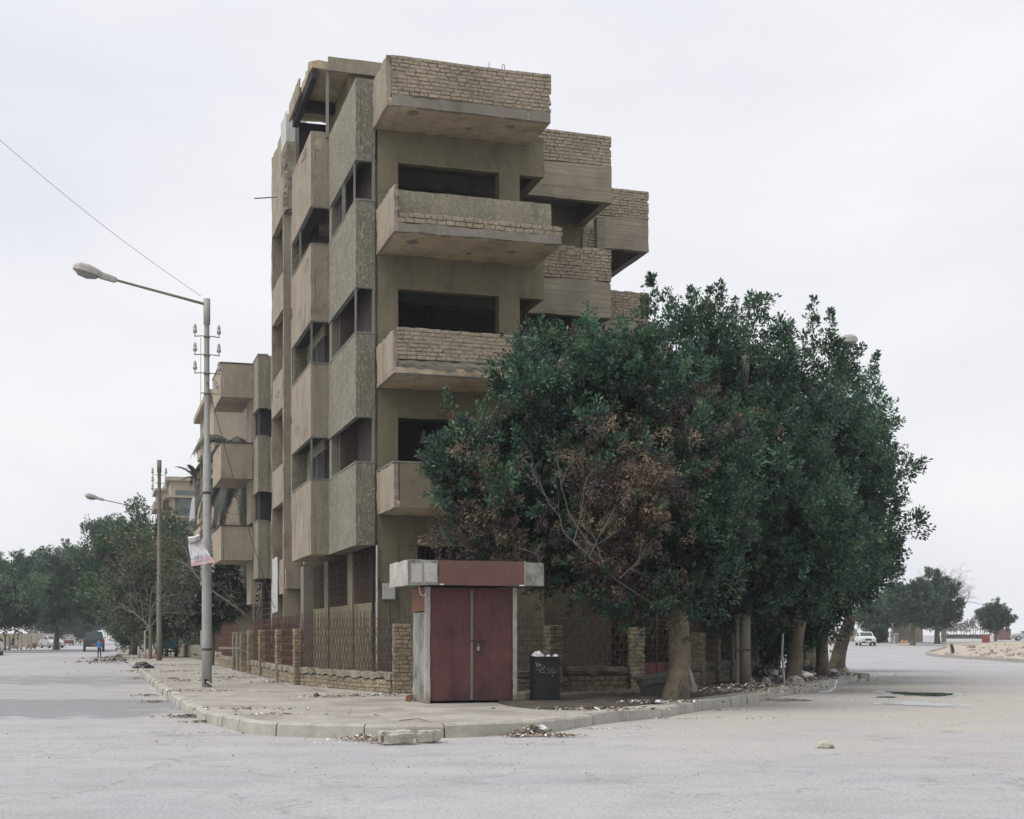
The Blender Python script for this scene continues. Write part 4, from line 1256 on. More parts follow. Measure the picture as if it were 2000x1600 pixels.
lp = lamp_post('street_lamp', 404, 1341.5, 9.30, 'tall grey street lamp on the corner pavement with a torn banner and insulators', 'street lamp', (-2.12, 0, 0.42), (0.118, 0.062), (0.92, 1.36, 1.80, 2.28))
for z in (0.9,): MB().lathe([(0.127, 0.88), (0.127, 0.93)], 16).build('band', M['iron'], lp)
MB().lathe([(0.098, 4.62), (0.098, 4.68)], 16).build('band', M['iron'], lp)
MB().tube([(-0.15, -0.07, 8.35), (-0.15, -0.09, 3.7)], 0.006, 4).build('hanging_wire', M['polebrown'], lp)
MB().tube([(-0.03, -0.1, 0.13), (0.02, -0.17, 0.12), (0.13, -0.2, 0.04), (0.2, -0.19, 0.0)], 0.012, 5).build('bent_cable', M['bag'], lp)
MB().box(-0.06, 0.0, -0.125, -0.112, 0.08, 0.2).build('access_hole', M['dark'], lp)
lamp_post('utility_pole', 311, 1290, 9.95, 'plain brown pole with insulators beside the teal cargo trike', 'utility pole', None, (0.13, 0.085), (0.75, 1.15, 1.55, 1.95), 'polebrown', isc=1.35)
lamp_post('street_lamp', 0, 0, 9.95, 'distant lamp post rising above the roadside trees with its arm over the street', 'street lamp', (-2.2, 0, 0.42), (0.13, 0.085), (0.95, 1.4, 1.8), 'pole', loc=Vector((-25.0, 92.3, 0)), head=1.25, isc=1.4)
lamp_post('street_lamp', 0, 0, 10.1, 'farthest street lamp with only its arm and lantern showing over the treetops', 'street lamp', (-2.8, 0, 0.35), (0.13, 0.085), None, 'pole', loc=Vector((-35.2, 131, 0)), head=1.5)
lamp_post('street_lamp', 1456, 1340, 8.1, 'lamp post standing inside the big trees with its lantern out at the crown edge', 'street lamp', (2.12, 0.0, 0.42), (0.125, 0.07), None, 'polebrown')
tp = empty('steel_pipe', G(1441, 1340, 0.18), 0, 'thin steel pipe strapped beside the lamp post under the trees', 'pipe')
MB().tube([(0, 0, -0.2), (0, 0.02, 5.0)], 0.055, 10).build('pipe', M['polebrown'], tp)
MB().box(-0.07, 0.32, -0.14, -0.10, 0.86, 0.90).build('strap', M['iron'], tp)

# overhead wires
def wire(name, pts, r, label):
    o = MB().tube(pts, r, 4).build(name, M['polebrown'])
    return tag(o, label, 'wire')


a0 = W(392, 578, 32.8)
b0_ = W(-60, 222, 26.0)
pts = [a0.lerp(b0_, k / 14) - Vector((0, 0, 0.14 * math.sin(math.pi * k / 14))) for k in range(15)]
wire('overhead_wire', pts, 0.0055, 'thin wire coming down from the sky to the corner lamp post')
a0 = W(404, 745, 32.9); b0_ = W(540, 1200, 45.0)
wire('overhead_wire', [a0.lerp(b0_, k / 10) - Vector((0, 0, 0.25 * math.sin(math.pi * k / 10))) for k in range(11)], 0.012, 'slack wire hanging from the corner lamp post across the far balconies')

# torn banner tied to the pole
bn = empty('torn_banner', L(0, 0), 0, 'torn white and pink paper banner with blue Arabic lettering tied to the lamp post', 'banner')
bn.location = (0, 0, 0)
YB = 32.7
cs = [(367, 1062), (387, 1056), (420, 1100), (421, 1104), (372, 1110)]
gridn = 12
mb = MB()
tl, tr, br, bl_ = W(367, 1062, YB), W(390, 1053, YB + .05), W(419.5, 1098, YB - .1), W(374, 1106.5, YB - .15)
for i in range(gridn + 1):
    for j in range(gridn + 1):
        u_, v_ = i / gridn, j / gridn
        p = (tl.lerp(tr, u_)).lerp(bl_.lerp(br, u_), v_)
        p = p + Vector((0, 0.035 * noise.noise(Vector((u_ * 3, v_ * 2.5, 0))), 0.012 * noise.noise(Vector((u_ * 9, v_ * 6, 3))) * (1 if j == gridn else 0.2)))
        mb.v.append(tuple(p))
for i in range(gridn):
    for j in range(gridn):
        mb.f.append((i * (gridn + 1) + j, i * (gridn + 1) + j + 1, (i + 1) * (gridn + 1) + j + 1, (i + 1) * (gridn + 1) + j))
        mb.m.append(1 if j >= gridn - 3 or (j < 5 and 2 < i < 9 and (i * 7 + j * 5) % 6 == 0) else 0)
M['paper'] = weathered('banner_paper', (0.62, 0.62, 0.64), (0.52, 0.50, 0.53), (0.5, 0.36, 0.37), 0.6, sc_=6, grain=40, bump=0.1)
M['paperpink'] = weathered('faded_pink_print', (0.60, 0.38, 0.40), (0.60, 0.47, 0.49), (0.55, 0.5, 0.5), 0.5, sc_=8, grain=40, bump=0.1)
M['ink'] = plain('blue_ink', (0.03, 0.10, 0.22), 0.7)
cloth = mb.build('cloth', [M['paper'], M['paperpink']], bn)
mb = MB()
for (x0, y0, x1, y1) in ((369, 1053, 390, 1046), (370, 1057, 389, 1050)):
    mb.tube([W(x0, y0, YB), W((x0 + x1) / 2, (y0 + y1) / 2 + 2, YB - .04), W(x1, y1, YB + .02)], [.06, .045, .05], 5)
mb.build('rolled_edge', M['paper'], bn)
MB().tube([W(388, 1040, YB), W(391, 1060, YB), W(396, 1052, YB + .1)], 0.012, 4).build('string', M['paper'], bn)


def text_mesh(body, size, mat, parent, loc, rot, name='lettering', depth=0.002, fontfile=None, align='CENTER', shear=0.0):
    cu = bpy.data.curves.new(name, 'FONT')
    cu.body = body
    cu.size = size
    cu.extrude = depth
    cu.align_x = align
    cu.shear = shear
    cu.resolution_u = 2
    ob = bpy.data.objects.new(name, cu)
    COL.objects.link(ob)
    dg = bpy.context.evaluated_depsgraph_get()
    me = bpy.data.meshes.new_from_object(ob.evaluated_get(dg))
    bpy.data.objects.remove(ob)
    me.materials.clear()
    me.materials.append(mat)
    return tag(link(name, me, parent, loc, rot), kind='stuff')


try:
    # presentation forms in visual order: ...at faqat
    txt = ''.join(reversed('\u0640\u0640\u0640\u0640\ufe8e\ufe95 \ufed3\ufed8\ufec2'))
    q = W(394, 1090, YB - 0.19)
    text_mesh(txt, 0.135, M['ink'], bn, q, (math.radians(90), -0.20, 0.0))
    q = W(397, 1096, YB - 0.19)
    text_mesh('\ufe8e\ufee3\ufe92\ufef4\ufecc\ufee0\ufe8d \ufed2\ufe92\ufe98\ufed8\ufee0\ufe8d', 0.05, M['ink'], bn, q, (math.radians(90), -0.20, 0.0))
except Exception as ex:
    print('text', ex)

# ---------------------------------------------------------------- foliage
def unit(a):
    return a / np.maximum(np.linalg.norm(a, axis=-1, keepdims=True), 1e-9)


def leaf_mesh(name, base, dirs, lens, tints, rng, nleaf=40, leaf=0.085, spread=0.16, mat='leaf', droop=0.0, wid=0.22, tipfade=0.75):
    """shoots carrying leaves all round: one pointed four-sided leaf each, tinted shoot by shoot"""
    n = len(base)
    N = n * nleaf
    t = rng.random((n, nleaf)) ** 0.85
    ang = rng.random((n, nleaf)) * 2 * np.pi
    d = unit(dirs)
    ref = np.where(np.abs(d[:, 2:3]) > 0.9, np.array([[1.0, 0, 0]]), np.array([[0, 0, 1.0]]))
    a = unit(np.cross(d, ref)); b = np.cross(d, a)
    rad = a[:, None, :] * np.cos(ang)[..., None] + b[:, None, :] * np.sin(ang)[..., None]
    rr = spread * (1 - tipfade * t) * rng.uniform(0.25, 1.0, (n, nleaf))
    p = base[:, None, :] + d[:, None, :] * (t * lens[:, None])[..., None] + rad * rr[..., None]
    ld = d[:, None, :] * 0.75 + rad * (1.0 - 0.35 * t)[..., None] + rng.normal(0, 0.28, (n, nleaf, 3))
    ld[..., 2] += 0.12 - droop
    ld = unit(ld)
    wv = unit(np.cross(ld, rng.normal(0, 1, (n, nleaf, 3)) + d[:, None, :] * 1.5))
    s = leaf * rng.uniform(0.65, 1.2, (n, nleaf))[..., None]
    up = unit(np.cross(wv, ld))
    v = np.stack([p, p + ld * s * 0.5 + wv * s * wid + up * s * 0.05, p + ld * s - up * s * 0.06, p + ld * s * 0.5 - wv * s * wid + up * s * 0.05], axis=2).reshape(-1, 3)
    me = bpy.data.meshes.new(name)
    me.vertices.add(N * 4)
    me.vertices.foreach_set('co', v.astype(np.float32).ravel())
    me.loops.add(N * 4)
    me.loops.foreach_set('vertex_index', np.arange(N * 4, dtype=np.int32))
    me.polygons.add(N)
    me.polygons.foreach_set('loop_start', np.arange(0, N * 4, 4, dtype=np.int32))
    me.update(calc_edges=True)
    col = np.repeat(tints[:, None, :], nleaf, axis=1) * rng.uniform(0.72, 1.30, (n, nleaf, 1))
    col = np.clip(col, 0, 1)
    c4 = np.concatenate([np.repeat(col.reshape(-1, 1, 3), 4, axis=1).reshape(-1, 3), np.ones((N * 4, 1))], axis=1)
    at = me.attributes.new('tint', 'FLOAT_COLOR', 'POINT')
    at.data.foreach_set('color', c4.astype(np.float32).ravel())
    me.materials.append(M[mat])
    return me


def fnoise(p, f, seed=0.0):
    return np.array([noise.noise(Vector((x * f + seed, y * f, z * f))) for x, y, z in p])


CAMP = np.array([0, 0, CAMH])


def crown_shoots(lobes, per, rng, uneven=0.22, upb=0.55, backkeep=0.4, inner=0.84, seed=0.0, bough=(1.6, 0.8, 0.28, 14)):
    """shoot feet and directions on the outside of overlapping rounded masses, pushed in and out unevenly"""
    C = np.array([l[:3] for l in lobes]); Rr = np.array([l[3:6] for l in lobes])
    B, D = [], []
    for i, l in enumerate(lobes):
        area = 4 * np.pi * ((Rr[i][0] * Rr[i][1] + Rr[i][0] * Rr[i][2] + Rr[i][1] * Rr[i][2]) / 3)
        k = int(area * per)
        nrm = unit(rng.normal(0, 1, (k, 3)))
        pw = C[i] + nrm * Rr[i]
        out = unit(nrm / Rr[i])
        lump = fnoise(pw, 1.15, seed) + 0.5 * fnoise(pw, 2.6, seed + 9)
        sc_f = 1 + uneven * lump
        p = C[i] + nrm * Rr[i] * (sc_f * rng.uniform(inner, 1.0, k))[:, None]
        keep = np.ones(k, bool)
        for j in range(len(lobes)):
            if j != i:
                keep &= (np.sum(((p - C[j]) / Rr[j]) ** 2, axis=1) > 0.72)
        face = np.sum(out * unit(CAMP - pw), axis=1)
        keep &= (face > -0.25) | (rng.random(k) < backkeep)
        keep &= lump > -0.62 + 0.25 * rng.random(k)
        B.append(p[keep]); D.append((out * 0.8 + np.array([0, 0, upb]) + rng.normal(0, 0.25, (k, 3)))[keep])
        # boughs: flame-shaped clusters that stand out of the surface, tip upwards
        nb = int(area * bough[0])
        nrm = unit(rng.normal(0, 1, (nb, 3)))
        pb = C[i] + nrm * Rr[i] * 0.90
        ax = unit(unit(nrm / Rr[i]) * 0.62 + np.array([0, 0, 0.95]) + rng.normal(0, 0.22, (nb, 3)))
        kb = np.ones(nb, bool)
        for j in range(len(lobes)):
            if j != i:
                kb &= (np.sum(((pb - C[j]) / Rr[j]) ** 2, axis=1) > 0.85)
        fc_ = np.sum(unit(nrm / Rr[i]) * unit(CAMP - pb), axis=1)
        kb &= (fc_ > -0.2) | (rng.random(nb) < backkeep)
        pb, ax = pb[kb], ax[kb]; nb = len(pb)
        if nb:
            ks_ = int(bough[3])
            s = rng.random((nb, ks_)) ** 0.9
            Lb = bough[1] * rng.uniform(0.55, 1.35, (nb, 1))
            r3 = unit(np.cross(ax[:, None, :], rng.normal(0, 1, (nb, ks_, 3))))
            wv = bough[2] * (1 - 0.85 * s) * rng.uniform(0.5, 1.0, (nb, ks_))
            q = pb[:, None, :] + ax[:, None, :] * (s * Lb)[..., None] + r3 * wv[..., None]
            dd = ax[:, None, :] * 0.9 + r3 * 0.75 + rng.normal(0, .15, (nb, ks_, 3))
            B.append(q.reshape(-1, 3)); D.append(dd.reshape(-1, 3))
    return np.concatenate(B), np.concatenate(D)


GREENS = np.array([(0.036, 0.086, 0.050), (0.050, 0.108, 0.055), (0.028, 0.068, 0.045), (0.070, 0.130, 0.066), (0.040, 0.090, 0.058)])
BROWNS = np.array([(0.135, 0.095, 0.070), (0.090, 0.064, 0.055), (0.185, 0.135, 0.088), (0.070, 0.050, 0.048)])


def px_of(p):
    return 1000 + FPX * p[:, 0] / p[:, 1], HY - FPX * (p[:, 2] - CAMH) / p[:, 1]


def limbs(mb, base, lobes, r0, rr, lean=(0, 0)):
    """a trunk that forks into limbs reaching towards each mass of the crown"""
    fork = base[1]
    for l in lobes:
        c = Vector(l[:3])
        mid = fork.lerp(c, 0.5) + Vector((rr.uniform(-.25, .25), rr.uniform(-.2, .2), rr.uniform(-.1, .3)))
        r = r0 * min(0.62, 0.20 + 0.12 * max(l[3:6]))
        mb.tube([fork - Vector((0, 0, 0.15)), fork.lerp(mid, 0.5) + Vector((rr.uniform(-.1, .1), 0, 0.1)), mid, c], [r, r * .8, r * .55, r * .22], 7)
        for k in range(5):
            e = c + Vector((rr.uniform(-1, 1) * l[3], rr.uniform(-1, 1) * l[4], rr.uniform(-.5, 1) * l[5])) * 0.85
            s = mid.lerp(c, rr.uniform(0, 1))
            mb.tube([s, s.lerp(e, .5) + Vector((0, 0, .12)), e], [r * .3, r * .2, r * .06], 5)


def trunk_mesh(foot, fork, r0, r1, flare=1.35, n=14, lean=0.0, k=9, seed=0):
    mb = MB()
    rr = random.Random(seed)
    foot, fork = Vector(foot), Vector(fork)
    for i in range(k):
        t = i / (k - 1)
        c = foot.lerp(fork, t) + Vector((lean * math.sin(t * math.pi) + 0.03 * math.sin(t * 7 + seed), 0, 0))
        r = (r0 + (r1 - r0) * t) * (1 + (flare - 1) * max(0, 1 - t * 5) ** 1.5)
        if i == 0: c.z -= 0.12
        for a in range(n):
            th = 2 * math.pi * a / n
            q = r * (1 + 0.10 * noise.noise(Vector((math.cos(th) * 1.3, math.sin(th) * 1.3, t * 2 + seed))) + 0.10 * max(0, 1 - t * 5) * math.sin(th * 4 + seed))
            mb.v.append((c.x + q * math.cos(th), c.y + q * math.sin(th), c.z))
    for i in range(k - 1):
        for a in range(n):
            mb.f.append((i * n + a, i * n + (a + 1) % n, (i + 1) * n + (a + 1) % n, (i + 1) * n + a)); mb.m.append(0)
    return mb


def ficus(px, y, lobes_px, r0, label, seed, per=20, nleaf=42, leaf=0.09, slen=0.55, fork_px=None, brown=None, group='big dark ficus trees along the kerb', sw=0.17, name='ficus_tree', foot=None, inner_n=5000, zb=0.17, greens=GREENS, uneven=0.22, spikes=(), trunks=1, gmul=1.0, wid=0.22, bough=None):
    rng = np.random.default_rng(seed)
    rr = random.Random(seed)
    f = G(px, y, 0.18) if foot is None else Vector(foot)
    f.z = zb
    t = empty(name, (0, 0, 0), 0, label, 'tree', group)
    t.location = f
    lobes = []
    for (lx, ly, lY, rx, rz, *ry) in lobes_px:
        c = W(lx, ly, lY)
        lobes.append((c.x, c.y, c.z, rx, ry[0] if ry else rx * 0.9, rz))
    big = [l for l in lobes if min(l[3:6]) > 0.55]
    fork = W(fork_px[0], fork_px[1], f.y + fork_px[2]) if fork_px else f + Vector((0.1, 0.1, 2.2))
    T = Matrix.Translation(-f)
    tm = trunk_mesh(f, fork, r0, r0 * 0.78, seed=seed)
    limbs(tm, (f, fork), big, r0, rr)
    tm.v = [tuple(T @ Vector(p)) for p in tm.v]
    tm.build('trunk', M['bark'], t, True)
    B, D = crown_shoots(lobes, per, rng, uneven=uneven, seed=seed, bough=bough or (0.085 * per, slen * 1.9, slen * 0.6, 18))
    lens = rng.uniform(0.6, 1.35, len(B)) * slen
    tone = fnoise(B, 0.9, seed + 30.0) + 0.9 * fnoise(B, 2.1, seed + 60.0)
    idx = rng.integers(0, len(greens), len(B))
    tint = greens[idx] * np.clip(1 + 0.62 * tone[:, None], 0.4, 2.0) * gmul * 1.08
    if brown is not None:
        bm_ = brown(B, rng)
        dead = bm_ > rng.random(len(B))
        tint[dead] = BROWNS[rng.integers(0, 4, dead.sum())]
    else:
        dead = np.zeros(len(B), bool)
    sprig = rng.random(len(B)) < 0.012                           # a few dry shoots anywhere
    tint[sprig] = BROWNS[0] * 0.9
    me = leaf_mesh('crown', B[~dead] - np.array(f), D[~dead], lens[~dead], tint[~dead], rng, nleaf, leaf, sw, wid=wid)
    crown = link('crown', me, t)
    # thinner leading shoots standing up out of the outline
    if spikes:
        SB, SD, SL, ST = [], [], [], []
        for (sx, sy, sY, h, r_, lean) in spikes:
            c = np.array(W(sx, sy, sY))
            k = int(75 * h * (r_ + 0.25))
            for q in range(k):
                s = rng.random() ** 1.25
                w_ = r_ * 1.15 * (1 - 0.92 * s)
                SB.append(c + np.array([lean * h * s + rng.normal(0, w_ * .5), rng.normal(0, w_ * .5), h * s]))
                SD.append(np.array([lean * 0.6 + rng.normal(0, .35), rng.normal(0, .35), 1.0]))
                SL.append(rng.uniform(.35, .6) * slen * (1.15 - 0.75 * s))
                ST.append(greens[rng.integers(0, len(greens))] * 1.1 * gmul)
        me2 = leaf_mesh('leading_shoots', np.array(SB) - np.array(f), np.array(SD), np.array(SL), np.array(ST), rng, 12, leaf * .9, sw * 0.55, wid=wid)
        tag(link('leading_shoots', me2, t), kind='stuff')
    if dead.any():
        Bd, Dd, Ld, Td = (np.repeat(a_[dead], 2, axis=0) for a_ in (B, D, lens, tint))
        Bd = Bd + rng.normal(0, 0.10, Bd.shape)
        Td = Td * rng.uniform(0.6, 1.25, (len(Td), 1))
        me3 = leaf_mesh('dead_foliage', Bd - np.array(f), Dd * np.array([1, 1, 0.3]), Ld * 1.1, Td, rng, int(nleaf * 1.1), leaf * 0.85, sw * 1.15, 'dryleaf', droop=0.5, wid=0.17)
        link('dead_foliage', me3, t)
    # leaves deep inside so the crown closes
    if inner_n:
        P = []
        for l in big:
            k = int(inner_n * (l[3] * l[4] * l[5]) / sum(a[3] * a[4] * a[5] for a in big))
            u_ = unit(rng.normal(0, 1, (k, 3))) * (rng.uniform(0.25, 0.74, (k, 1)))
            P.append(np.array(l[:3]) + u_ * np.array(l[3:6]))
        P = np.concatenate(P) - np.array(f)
        me4 = leaf_mesh('inner_foliage', P, rng.normal(0, 1, P.shape), np.full(len(P), 0.3), np.repeat(np.array([[0.022, 0.040, 0.026]]), len(P), 0), rng, 8, leaf * 1.9, 0.3, wid=0.32)  # crown's inner shade put into a darker leaf green
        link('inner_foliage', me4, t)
    return t


def brown1(P, rng):
    x, y = px_of(P)
    nz = fnoise(P, 1.6, 5.0) * 42
    a = np.exp(-(((x + nz - 1222) / 100) ** 4 + ((y + nz - 1015) / 170) ** 4)) * 0.93
    b = np.exp(-(((x + nz - 970) / 120) ** 4 + ((y + nz * .7 - 1060) / 75) ** 4)) * 0.72
    c = np.exp(-(((x - 935) / 40) ** 2 + ((y + nz - 905) / 70) ** 2)) * 0.45
    d = np.exp(-(((x + nz - 1345) / 55) ** 2 + ((y - 830) / 70) ** 2)) * 0.5
    return np.maximum.reduce([a, b, c, d])


T1 = [(1130, 835, 27.3, 1.4, 1.15), (990, 880, 27.2, .8, .7), (922, 940, 26.9, .66, .66), (900, 1035, 26.9, .55, .4), (945, 870, 27.1, .5, .5), (1040, 990, 26.9, 1.25, 1.1), (1235, 795, 27.6, 1.0, .9), (1240, 970, 26.8, 1.25, 1.3),
      (1330, 1090, 26.7, .9, .9), (1150, 1085, 26.9, 1.2, .8), (1040, 1085, 27.2, .85, .5), (1330, 900, 27.3, 1.0, 1.1), (1240, 1165, 26.8, .85, .40), (1015, 780, 27.6, .5, .35), (1100, 745, 27.8, .65, .42), (1380, 1130, 27.0, .6, .55), (1310, 1195, 26.9, .5, .25), (965, 1000, 26.9, 0.75, 0.75)]
ficus(1322, 1365, T1, 0.235, 'large ficus with a wide patch of dead brown leaves beside the kiosk', 11, per=8, nleaf=44, leaf=0.094, slen=0.38, fork_px=(1330, 1190, 0.1), brown=brown1, sw=0.14, inner_n=9000, gmul=1.0, bough=(1.25, 0.95, 0.30, 22),
      spikes=[(862, 930, 26.7, .62, .16, -0.2), (880, 810, 27.2, .45, .16, -0.25), (965, 750, 27.4, .45, .16, -.15), (1120, 690, 27.8, .45, .2, 0.1)])
T2 = [(1420, 840, 34.6, 1.8, 1.7), (1345, 740, 34.2, 1.0, .9), (1285, 740, 33.8, .6, .7), (1435, 730, 34.8, .95, .7), (1480, 830, 35.4, .9, .9), (1420, 990, 34.0, 1.9, 1.8), (1500, 1070, 34.2, 1.8, 1.5), (1420, 1130, 33.6, 1.4, 1.0), (1540, 1140, 34.4, 1.2, .9), (1350, 950, 33.8, 1.0, 1.5), (1350, 1170, 34.5, 1.1, .7), (1290, 1240, 37.5, .9, .8), (1475, 1180, 35, 1.3, .5), (1600, 775, 32.9, .5, .55), (1575, 840, 33.4, .6, .7)]
ficus(1545, 1335, T2, 0.225, 'tallest ficus with spiky leading shoots, behind the one with dead leaves', 12, per=6, nleaf=40, leaf=0.110, slen=0.45, fork_px=(1562, 1215, 0.2), sw=0.16, inner_n=8000, gmul=.95, bough=(0.95, 1.25, 0.36, 24),
      spikes=[(1258, 680, 33.8, 1.8, .40, 0.10), (1340, 650, 34.2, 1.15, .28, 0.12), (1362, 640, 34.2, .95, .20, 0.35), (1400, 650, 34.6, 1.25, .30, 0.08), (1425, 650, 34.6, .8, .22, 0.2), (1450, 670, 34.8, 1.15, .26, 0.38), (1583, 710, 32.8, 1.5, .30, 0.05), (1618, 720, 32.7, 1.35, .30, 0.04), (1636, 735, 32.7, .8, .28, 0.1)])
T3 = [(1585, 860, 41.5, 1.4, 1.3), (1620, 830, 41.8, .9, .8), (1590, 930, 40.8, 2.0, 1.8), (1592, 1050, 40.5, 1.9, 1.7), (1550, 1130, 40.0, 1.8, 1.0), (1618, 900, 41.5, 1.25, 1.5), (1620, 1140, 41, 1.3, .8), (1525, 880, 41.0, 1.0, 1.2)]
ficus(1603, 1320, T3, 0.21, 'middle ficus standing under the hidden lantern, crown pressed between its neighbours', 13, per=5, nleaf=36, leaf=0.128, slen=0.5, fork_px=(1610, 1215, 0.3), sw=0.2, inner_n=7000, gmul=.92, bough=(0.75, 1.3, 0.40, 22),
      spikes=[(1640, 760, 41.6, 1.0, .3, 0.1)])
T4 = [(1653, 860, 46.5, 1.0, 1.2), (1648, 940, 46.0, 1.2, 1.6), (1660, 1020, 45.5, 1.3, 1.7), (1666, 1100, 45.5, 1.2, 1.1), (1643, 1130, 45.0, 1.3, .8), (1683, 960, 46.5, .55, .9), (1633, 830, 46.8, .9, 1.0), (1693, 1070, 46.0, .6, .9)]
ficus(1630, 1311, T4, 0.27, 'outermost ficus at the pavement corner with a loose ragged crown edge', 14, per=5, nleaf=32, leaf=0.128, slen=0.42, fork_px=(1660, 1205, 0.3), sw=0.18, inner_n=3600, uneven=0.3, gmul=1.0, bough=(0.85, 1.15, 0.32, 18),
      spikes=[(1693, 790, 46.5, 1.7, .3, 0.2), (1678, 800, 46.5, 1.3, .3, 0.0), (1648, 770, 46.5, 1.0, .3, 0.1), (1723, 940, 46.5, 1.2, .3, 0.4), (1730, 1030, 46, .8, .25, 0.6), (1698, 860, 46.5, .9, .3, 0.4), (1730, 1105, 46.0, .8, .3, 0.6)])
T5 = [(1565, 1020, 54, 2.2, 2.2), (1550, 1120, 54, 2.4, 1.4), (1630, 1125, 54, 1.7, 1.1)]
ficus(0, 0, T5, 0.28, 'ficus at the back of the row, its trunk pale between the nearer trunks', 15, per=5, nleaf=30, leaf=0.15, slen=0.5, foot=(11.6, 54.0, 0.15), sw=0.32, inner_n=3000)
T6 = [(1283, 1278, 36.8, 1.1, .9), (1480, 1230, 41.5, 1.9, 1.2), (1400, 1190, 41, 2.2, 1.6), (1530, 1170, 43, 1.8, 1.3), (1340, 1215, 40, 1.8, 1.1)]
ficus(0, 0, T6, 0.14, 'dark unclipped shrub filling the yard behind the shaded fence', 16, per=6, nleaf=26, leaf=0.13, slen=0.6, foot=(6.6, 41.0, 0.15), sw=0.26, inner_n=5000, group=None, name='yard_shrub', zb=0.15)


# ---------------------------------------------------------------- bare branches
def branches(base, d, length, r, depth, rr, mb, spread=0.55, gravity=0.0, n=3, ratio=0.72, sides=4, wob=0.18):
    steps = 4
    p = Vector(base); d = Vector(d).normalized()
    pts, rads = [p.copy()], [r]
    for i in range(steps):
        d = (d + Vector((rr.gauss(0, wob), rr.gauss(0, wob), rr.gauss(0, wob) - gravity))).normalized()
        p = p + d * length / steps
        pts.append(p.copy()); rads.append(r * (1 - 0.45 * (i + 1) / steps))
    mb.tube(pts, rads, sides if depth > 1 else 3, cap=False)
    if depth == 0: return
    for k in range(n):
        i = rr.randint(1, steps)
        ax = d.cross(Vector((rr.gauss(0, 1), rr.gauss(0, 1), rr.gauss(0, 1)))).normalized()
        nd = Matrix.Rotation(spread * rr.uniform(0.6, 1.4), 3, ax) @ d
        branches(pts[i], nd, length * ratio * rr.uniform(0.8, 1.15), rads[i] * 0.66, depth - 1, rr, mb, spread, gravity, n, ratio, sides, wob)


rr = random.Random(5)
db = empty('bare_shrub', (1.9, 25.3, 0.17), 0, 'leafless grey branches standing out in front of the dead brown leaves', 'shrub')
mb = MB()
for (x, y, tx, ty) in ((1100, 1040, 1085, 870), (1120, 1060, 1150, 900), (1150, 1090, 1190, 960), (1110, 1000, 1110, 860), (1180, 1110, 1140, 1010), (1060, 1120, 1030, 1060), (1210, 1130, 1260, 1060)):
    a = W(x, y, 25.35); e = W(tx, ty, 25.2)
    branches(a, e - a, (e - a).length * 0.75, 0.0095, 3, rr, mb, 0.38, -0.01, 4, 0.6, 4, 0.14)
for (x, y) in ((1100, 1040), (1120, 1060), (1150, 1090), (1110, 1000)):
    mb.tube([W(1275, 1180, 26.4), W(1200, 1130, 25.9), W((x + 1180) / 2, (y + 1110) / 2, 25.5), W(x, y, 25.35)], [0.018, .016, .012, .010], 5)
mb.v = [(p[0] - 1.9, p[1] - 25.3, p[2] - 0.17) for p in mb.v]
tag(mb.build('twigs', M['twig'], db), kind='stuff')

# ---------------------------------------------------------------- roadside trees up the side street
GL = np.array([(0.040, 0.082, 0.045), (0.050, 0.100, 0.050), (0.034, 0.070, 0.042), (0.060, 0.105, 0.045)])
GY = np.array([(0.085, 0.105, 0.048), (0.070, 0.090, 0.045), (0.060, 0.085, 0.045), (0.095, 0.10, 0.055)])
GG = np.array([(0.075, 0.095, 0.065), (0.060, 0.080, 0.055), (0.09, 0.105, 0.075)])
gs = 'trees lining the side street'


def street_tree(label, foot, lobes, seed, r0=0.3, per=2.2, leaf=0.24, slen=0.8, sw=0.34, nleaf=26, greens=GL, inner_n=2500, name='street_tree', spikes=(), uneven=0.25, group=gs, gmul=1.0):
    return ficus(0, 0, lobes, r0, label, seed, per=per, nleaf=nleaf, leaf=leaf, slen=slen, foot=foot, sw=sw, inner_n=inner_n, greens=greens, name=name, spikes=spikes, uneven=uneven, group=group, zb=foot[2], gmul=gmul)


street_tree('dark round tree across the side street, farthest to the picture edge', (-48.6, 128, .12), [(30, 1168, 128, 4.0, 2.9), (-40, 1160, 128, 4.0, 3.0), (60, 1140, 130, 2.8, 1.9), (20, 1175, 127, 3.6, 2.0)], 21, spikes=[(60, 1125, 129, 1.4, .7, 0), (15, 1130, 129, 1.2, .7, 0)])
street_tree('dark leafy tree across the street beside the silver sedan', (-45.5, 138, .12), [(92, 1158, 138, 2.9, 2.9), (70, 1128, 138, 2.4, 1.9), (105, 1180, 137, 2.5, 2.2), (120, 1160, 139, 1.6, 2.4)], 22, spikes=[(90, 1110, 138, 1.3, .7, 0), (58, 1112, 138, 1.1, .7, 0)])
street_tree('lighter green low tree in front of the dark ones across the street', (-46.5, 116, .12), [(20, 1188, 116, 2.8, 1.7), (-30, 1180, 116, 3, 2.0), (45, 1200, 116, 1.3, 1.0)], 23, greens=GL * 1.35, r0=.2, leaf=.22)
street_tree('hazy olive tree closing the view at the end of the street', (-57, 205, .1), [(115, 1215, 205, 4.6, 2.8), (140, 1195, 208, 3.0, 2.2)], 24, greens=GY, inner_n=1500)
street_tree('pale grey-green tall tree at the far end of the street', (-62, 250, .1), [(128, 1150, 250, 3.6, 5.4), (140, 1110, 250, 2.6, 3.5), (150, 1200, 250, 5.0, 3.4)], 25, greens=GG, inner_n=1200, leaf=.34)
street_tree('pale low tree far behind the pickup', (-50, 215, .1), [(160, 1215, 215, 3.0, 2.6), (170, 1200, 215, 2.2, 1.8)], 26, greens=GG, inner_n=900, leaf=.34)
